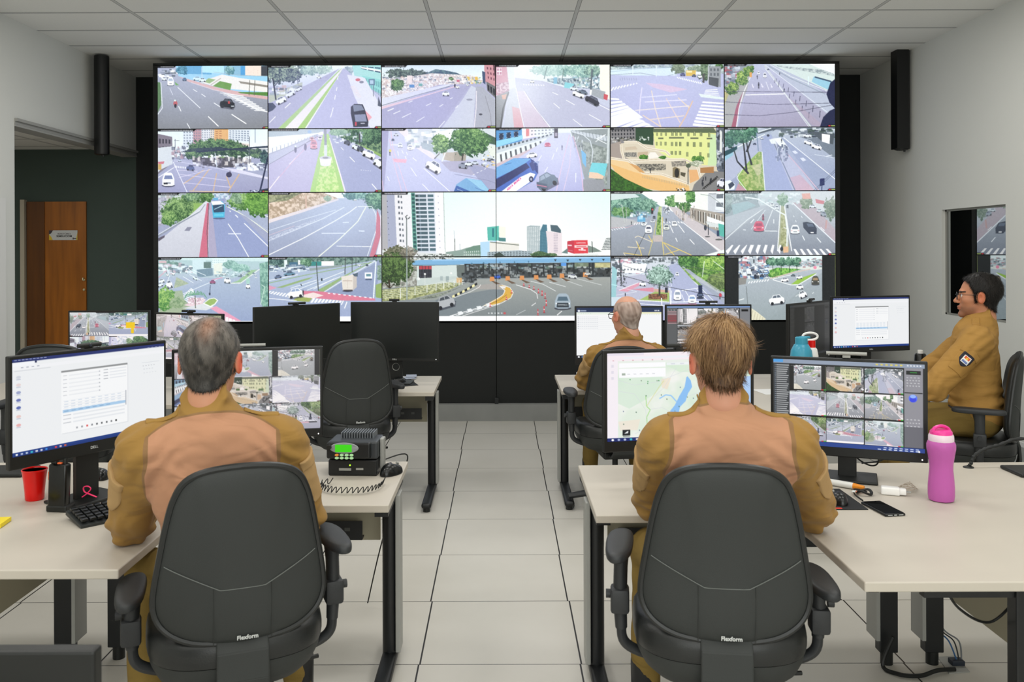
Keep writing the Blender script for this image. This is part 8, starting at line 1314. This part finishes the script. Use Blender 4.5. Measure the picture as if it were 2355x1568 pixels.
MB().lathe([(0, 0), (.003, 0), (.003, .002)], 10, rotm(PI/2), (-.01, .0095, .045)).build('indicator_light', mat('lime_led', '80ff20', .4, emit='90f020', es=3), t)
MB().lathe([(0, 0), (.010, 0), (.009, .016), (0, .016)], 14, rotm(PI/2), (-.088, -.014, .125)).build('volume_knob', M_blk, hd, True)
MB().box((.03, .0085, .03), (.03, .002, .008)).box((-.03, .0085, .028), (.05, .002, .01)).build('maker_plate', M_grey, t)
MB().box((.112, .08, .08), (.016, .05, .13), bev=.004).build('bracket', M_grey, t)
pts = []; path = spline([at(738, 1118, .735), at(760, 1124, .735), at(800, 1126, .735), at(840, 1124, .735), at(868, 1116, .735), at(880, 1104, .735)], 8)
path2 = spline([at(760, 1104, .735), at(735, 1108, .735), at(738, 1118, .735)], 5)
path = path2[:-1]+path
for i in range(len(path)*9):
    u = i/9; k = min(int(u), len(path)-2); q = path[k].lerp(path[k+1], min(u-k, 1)); a = u*2.6
    pts.append(q+Vector((math.cos(a)*.004, math.sin(a)*.013, math.cos(a)*.010+.002)))
tag(MB().tube(pts, .0019, 6).build('coiled_cord', M_blk, None, True), 'black coiled cord lying in front of the two-way radio', 'cord')
# the hand microphone beside the radio is drawn by the mouse function
def lying_cable(name, label, pts, r, m=M_blk, group=None): return tag(MB().tube(spline(pts, 8), r, 8).build(name, m, None, True), label, 'cable', group)
lying_cable('cable', 'thin black cable hanging behind the front left desk edge', [at(862, 1062, .73), (-.42, 3.93, .74), (-.46, 3.96, .6), (-.55, 4.02, .3), (-.62, 4.1, .02)], .003)
lying_cable('cable', 'black cable sagging under the front left desk', [(-.95, 3.55, .66), (-.8, 3.52, .60), (-.7, 3.55, .66), (-.62, 3.6, .69)], .003)
# back left desk
q = [at(900, 889), at(960, 885), at(938, 868), at(880, 868)]
mb = MB(); mb.prism([(v.x, v.y) for v in q], ZD, ZD+.003); tag(mb.build('mouse_mat', mat('mat_black', '1a1c1e', .8)), 'dark mat under the mouse on the back left desk', 'mouse mat')
for k, (a, b) in enumerate((((925, 864), (952, 874)), ((932, 862), (957, 870)))):
    p, r2 = at(*a), at(*b); tag(MB().box(((p.x+r2.x)/2, (p.y+r2.y)/2, ZD+.006+k*.004), (.075, .12, .003), rotm(0, 0, .4-k*.3)).build('paper_slip', mat('bluish_paper', 'aeb6c6', .7)), ['pale blue paper slip half under the other by the mouse mat', 'topmost pale blue paper slip beside the mouse mat'][k], 'paper')
# pink bottle
p = at(2161, 1157); t = thing('water_bottle', 'translucent pink water bottle with white collar on the front right desk', 'bottle', p, .3)
mp = mat('pink_translucent', 'e87ad2', .12, trans=.4, ior=1.2)
outp = [(.0, .002), (.036, .0), (.043, .004), (.0455, .02), (.0455, .05), (.043, .085), (.040, .115), (.0405, .135), (.045, .165), (.0495, .190), (.0495, .205), (.045, .217), (.038, .222)]
MB().lathe(outp+[(max(r_-.003, 0), z_+(.003 if z_ < .01 else 0)) for r_, z_ in outp[::-1]], 40).build('flask', mp, t, True)
MB().lathe([(.038, .212), (.0425, .214), (.0435, .222), (.0430, .236), (.040, .243), (.036, .243)], 36).build('collar', mat('milky_white', 'e8d4e0', .4), t, True)
lid = MB().lathe([(.0385, .240), (.038, .252), (.033, .258), (0, .260)], 32).build('lid', mat('hot_pink', 'e83c98', .3), t, True)
MB().tube(spline([(-.036, 0, .250), (-.03, 0, .266), (0, 0, .272), (.03, 0, .262), (.040, 0, .248)], 6), .006, 8).build('lid_handle', mat('hot_pink', 'e83c98', .3), lid, True)
# smartphone
a, b, c2, d = at(2086, 1194), at(2040, 1201), at(1970, 1163), at(2012, 1157); ctr = (a+b+c2+d)/4; ax = ((a+b)-(c2+d)); rz = math.atan2(ax.y, ax.x)
t = thing('smartphone', 'black smartphone lying face up in front of the pink bottle', 'phone', (ctr.x, ctr.y, ZD), rz)
MB().box((0, 0, .005), (.158, .076, .0095), bev=.004, seg=3).build('case', mat('phone_case', '0e1010', .35), t, True); MB().box((0, 0, .0102), (.148, .068, .0012)).build('glass', mat('phone_glass', '05070a', .05), t)
MB().box((.0795, 0, .005), (.001, .010, .003)).box((.0795, .02, .005), (.001, .016, .002)).box((.0795, -.02, .005), (.001, .016, .002)).build('ports', M_silver, t)
# red striped mouse mat
t = thing('mouse_mat', 'black mouse mat with a red stripe near the right elbow', 'mouse mat', (1.15, 3.275, ZD)); MB().box((0, 0, .002), (.28, .27, .004), bev=.001).build('mat', mat('mat_black', '1a1c1e', .8), t); MB().box((-.02, -.125, .0043), (.14, .012, .0008)).build('stripe', mat('red_stripe', 'e0402c', .6), t)
# tube, strap, charger
a, b = at(1890, 1110, ZD+.014), at(1984, 1127, ZD+.014); t = thing('marker_pen', 'fat white and orange marker lying before the black stand base', 'pen', a, 0); v = b-a
MB().cyl((0, 0, 0), tuple(v*.74), .012, 16).build('barrel', mat('marker_white', 'dcdcd8', .35), t, True); MB().cyl(tuple(v*.74), tuple(v), .0115, 16, .007).build('cap', mat('marker_orange', 'e08a20', .35), t, True)
t = thing('key_ring', 'black strap ring with small coloured tags beside the mouse mat', 'key ring', at(1984, 1139, ZD+.008))
MB().tube([(.026*math.cos(a), .020*math.sin(a), .004+.006*math.sin(a*2)) for a in np.linspace(0, 2*PI, 24)], .006, 8, .7).build('strap', M_blk, t, True)
for k, col in enumerate(('d8d48c', 'd87c64', 'd8dcd8')): MB().box((-.03-k*.007, .004-k*.008, .004+k*.003), (.022, .012, .003), rotm(0, 0, .5*k), bev=.001).build('tag', mat('tag_'+col, col, .5), t)
lying_cable('cable', 'short black charging cable running to the smartphone', [at(1990, 1136, ZD+.01), at(1962, 1130, ZD+.012), at(1962, 1142, ZD+.008), at(1980, 1156, ZD+.010)], .003)
t = thing('wall_charger', 'white plug-in charger lying next to the black stand base', 'charger', at(2044, 1143), -.35); MB().box((0, 0, .015), (.066, .036, .029), bev=.006, seg=3).build('body', M_white, t, True); MB().box((.042, 0, .015), (.024, .026, .022), bev=.004).build('plug', M_white, t, True)
for q_ in (-1, 1): MB().cyl((.054, q_*.008, .015), (.070, q_*.008, .015), .0022, 8).build('pin', M_grey, t, True)
pc = at(2082, 1132, ZD+.004); pts = [pc+Vector((.042*math.cos(a)*(1-.02*a), .035*math.sin(a*1.07), .002+.0022*a/2)) for a in np.linspace(0, 6*PI, 70)]
tag(MB().tube(pts, .0019, 6).build('cable', mat('beige_cable', 'b8ac9c', .5), None, True), 'coiled beige cable behind the white charger', 'cable')
# gooseneck
a = at(2224, 1082, ZD); t = thing('gooseneck_lamp', 'black braided gooseneck arm bending over the right side of the desk', 'lamp', a)
MB().lathe([(0, 0), (.022, 0), (.020, .004), (.006, .008), (0, .008)], 20).build('foot', M_blk, t, True)
ps = spline([(0, 0, .004), (.012, 0, .02), (.03, .005, .05), (.075, .01, .075), (.14, .02, .09), (.22, .02, .115), (.34, .02, .105), (.45, 0, .03)], 8)
MB().tube([tuple(v) for v in ps], [.007+.0016*math.sin(i*1.9) for i in range(len(ps))], 10).build('arm', mat('braided_black', '1c1e1e', .6), t, True)
# cables behind the right monitor
for k, (q, lab) in enumerate(((((1.36, 3.62, 1.0), (1.30, 3.66, .86), (1.22, 3.6, .735), (1.05, 3.5, .726)), 'black cable drooping left from the right monitor to the desk'), (((1.46, 3.6, .95), (1.52, 3.6, .80), (1.50, 3.62, .76), (1.44, 3.64, .80), (1.42, 3.62, .90)), 'looped black cable hanging under the right monitor'), (((1.48, 3.58, .93), (1.56, 3.58, .86), (1.54, 3.6, .79), (1.46, 3.62, .77)), 'second cable loop hanging right of the monitor stand'))):
    lying_cable('cable', lab, q, .0032)
# bottles on the back right desk
p = Vector((1.775, 5.28, ZD)); t = thing('water_jug', 'blue water jug half hidden behind the nine-picture monitor', 'bottle', p)
MB().lathe([(0, 0), (.060, 0), (.066, .01), (.066, .27), (.060, .32), (.042, .355), (.034, .36)], 32).build('jug', mat('teal_plastic', '3c98b4', .3), t, True); MB().lathe([(.036, .355), (.036, .395), (.030, .40), (0, .40)], 28).box((.02, 0, .398), (.06, .03, .012), bev=.004).build('lid', mat('teal_plastic', '3c98b4', .3), t, True)
p = Vector((1.865, 5.36, ZD)); t = thing('sports_bottle', 'white bottle with a loop handle and red neck behind the blue jug', 'bottle', p)
MB().lathe([(0, 0), (.036, 0), (.038, .01), (.038, .28), (.03, .32), (.02, .33)], 24).build('flask', M_white, t, True); MB().lathe([(.021, .325), (.021, .37)], 20).build('neck', mat('red_plastic', 'e0120c', .25), t, True)
MB().tube([(-.01+.045*math.cos(a), 0, .395+.022*math.sin(a)) for a in np.linspace(0, 2*PI, 28)], .007, 8).build('loop_handle', M_white, t, True)
p = Vector((2.70, 5.75, ZD)); t = thing('thermos', 'small black flask with a white top near the man with glasses', 'bottle', p)
MB().lathe([(0, 0), (.034, 0), (.036, .01), (.036, .235), (.03, .245), (0, .246)], 24).build('flask', mat('gloss_black', '0d0f0e', .22), t, True); MB().lathe([(.016, .244), (.016, .266), (0, .268)], 18).build('lid', M_white, t, True)
p = at(1332, 862); tag(MB().box((p.x+.02, p.y-.04, ZD+.012), (.09, .06, .02), rotm(0, 0, .3), bev=.006).build('tissue_pack', M_white), 'small white tissue pack by the bald man\'s left elbow', 'tissue pack')
p = at(1765, 905); tag(MB().box((p.x+.08, p.y, ZD+.002), (.3, .21, .003), rotm(0, 0, .15)).build('paper_sheet', M_white), 'white paper sheet between the map monitor and the jug', 'paper')
# webcams and light bars on monitor tops
def webcam(px, py, Y, label, w=.09, rz=0, kind='webcam', m=M_blk, h=.016):
    p = P(px, py, Y); t = thing(kind, label, 'webcam' if kind == 'webcam' else 'light bar', p, rz)
    MB().tube([(-w/2, 0, 0), (w/2, 0, 0)], h/2, 14).build('bar', m, t, True); MB().box((0, .016, -.012), (.03, .03, .012), bev=.002).build('clip', m, t)
    if kind == 'webcam': MB().lathe([(0, 0), (.006, 0), (.005, .003), (0, .003)], 14, rotm(PI/2), (0, -h/2+.001, 0)).build('lens', mat('lens', '2a2e38', .08), t, True)
webcam(204, 787, 3.27, 'webcam on the big white-screened monitor at left', .09, 1.02)
webcam(548, 790, 3.80, 'grey light bar on top of the monitor before the grey-haired man', .22, .18, 'light_bar', M_grey, .014)
webcam(1562, 797, 3.50, 'webcam on top of the map monitor', .11, .2)
webcam(1945, 818, 3.52, 'grey light bar on the nine-picture monitor by the bottle', .15, -.36, 'light_bar', M_grey, .014)
webcam(433, 710.5, 5.93, 'webcam on the brownish street-picture monitor', .10, -.3)
webcam(682, 694, 5.70, 'webcam on the tilted switched-off monitor', .12, .75)
webcam(906, 688, 6.13, 'flat webcam on the switched-off monitor at right', .07)
webcam(1628, 697, 6.32, 'webcam on the monitor right of the bald man', .13)
webcam(1866, 693, 5.98, 'webcam on the dim slanted monitor', .07, .83)
# floor outlet
q = [at(2150, 1519, 0), at(2192, 1516, 0), at(2224, 1553, 0), at(2176, 1556, 0)]
t = thing('floor_outlet', 'open metal floor outlet with cables under the right desk', 'outlet', q[0]); mb = MB(); mb.prism([(v.x-q[0].x, v.y-q[0].y) for v in q], 0, .004); mb.build('cover_plate', M_grey, t)
mb = MB().box((.045, -.06, .012), (.05, .04, .02), bev=.003); mb.build('connector', mat('plug_dark', '1c2430', .5), t)
for k, col in enumerate(('2c5c8c', '26282a', '6c7074')):
    MB().tube(spline([(.045+k*.01, -.06, .02), (.03+k*.02, -.03, .08), (-.0+k*.01, 0, .12), (-.03, .03, .25), (-.04, .05, .5)], 6), .003, 6).build('lead', mat('lead_'+col, col, .5), t, True)
b0 = at(2190, 1545, .01)
lying_cable('cable', 'thick black cable looping over the floor under the right desk', [(1.52, 3.47, .13), at(2024, 1535, .02), at(2060, 1556, .01), at(2110, 1560, .01), at(2150, 1548, .012), b0], .008)
lying_cable('cable', 'black cable sagging below the front edge of the right desk', [(1.26, 2.56, .69), (1.32, 2.58, .60), (1.42, 2.6, .55), (1.5, 2.6, .62), (1.53, 2.6, .68)], .004)
lying_cable('cable', 'dark cables on the floor by the left chair', [(-1.75, 3.3, .006), (-1.5, 3.32, .006), (-1.3, 3.22, .006), (-1.1, 3.3, .006)], .005)
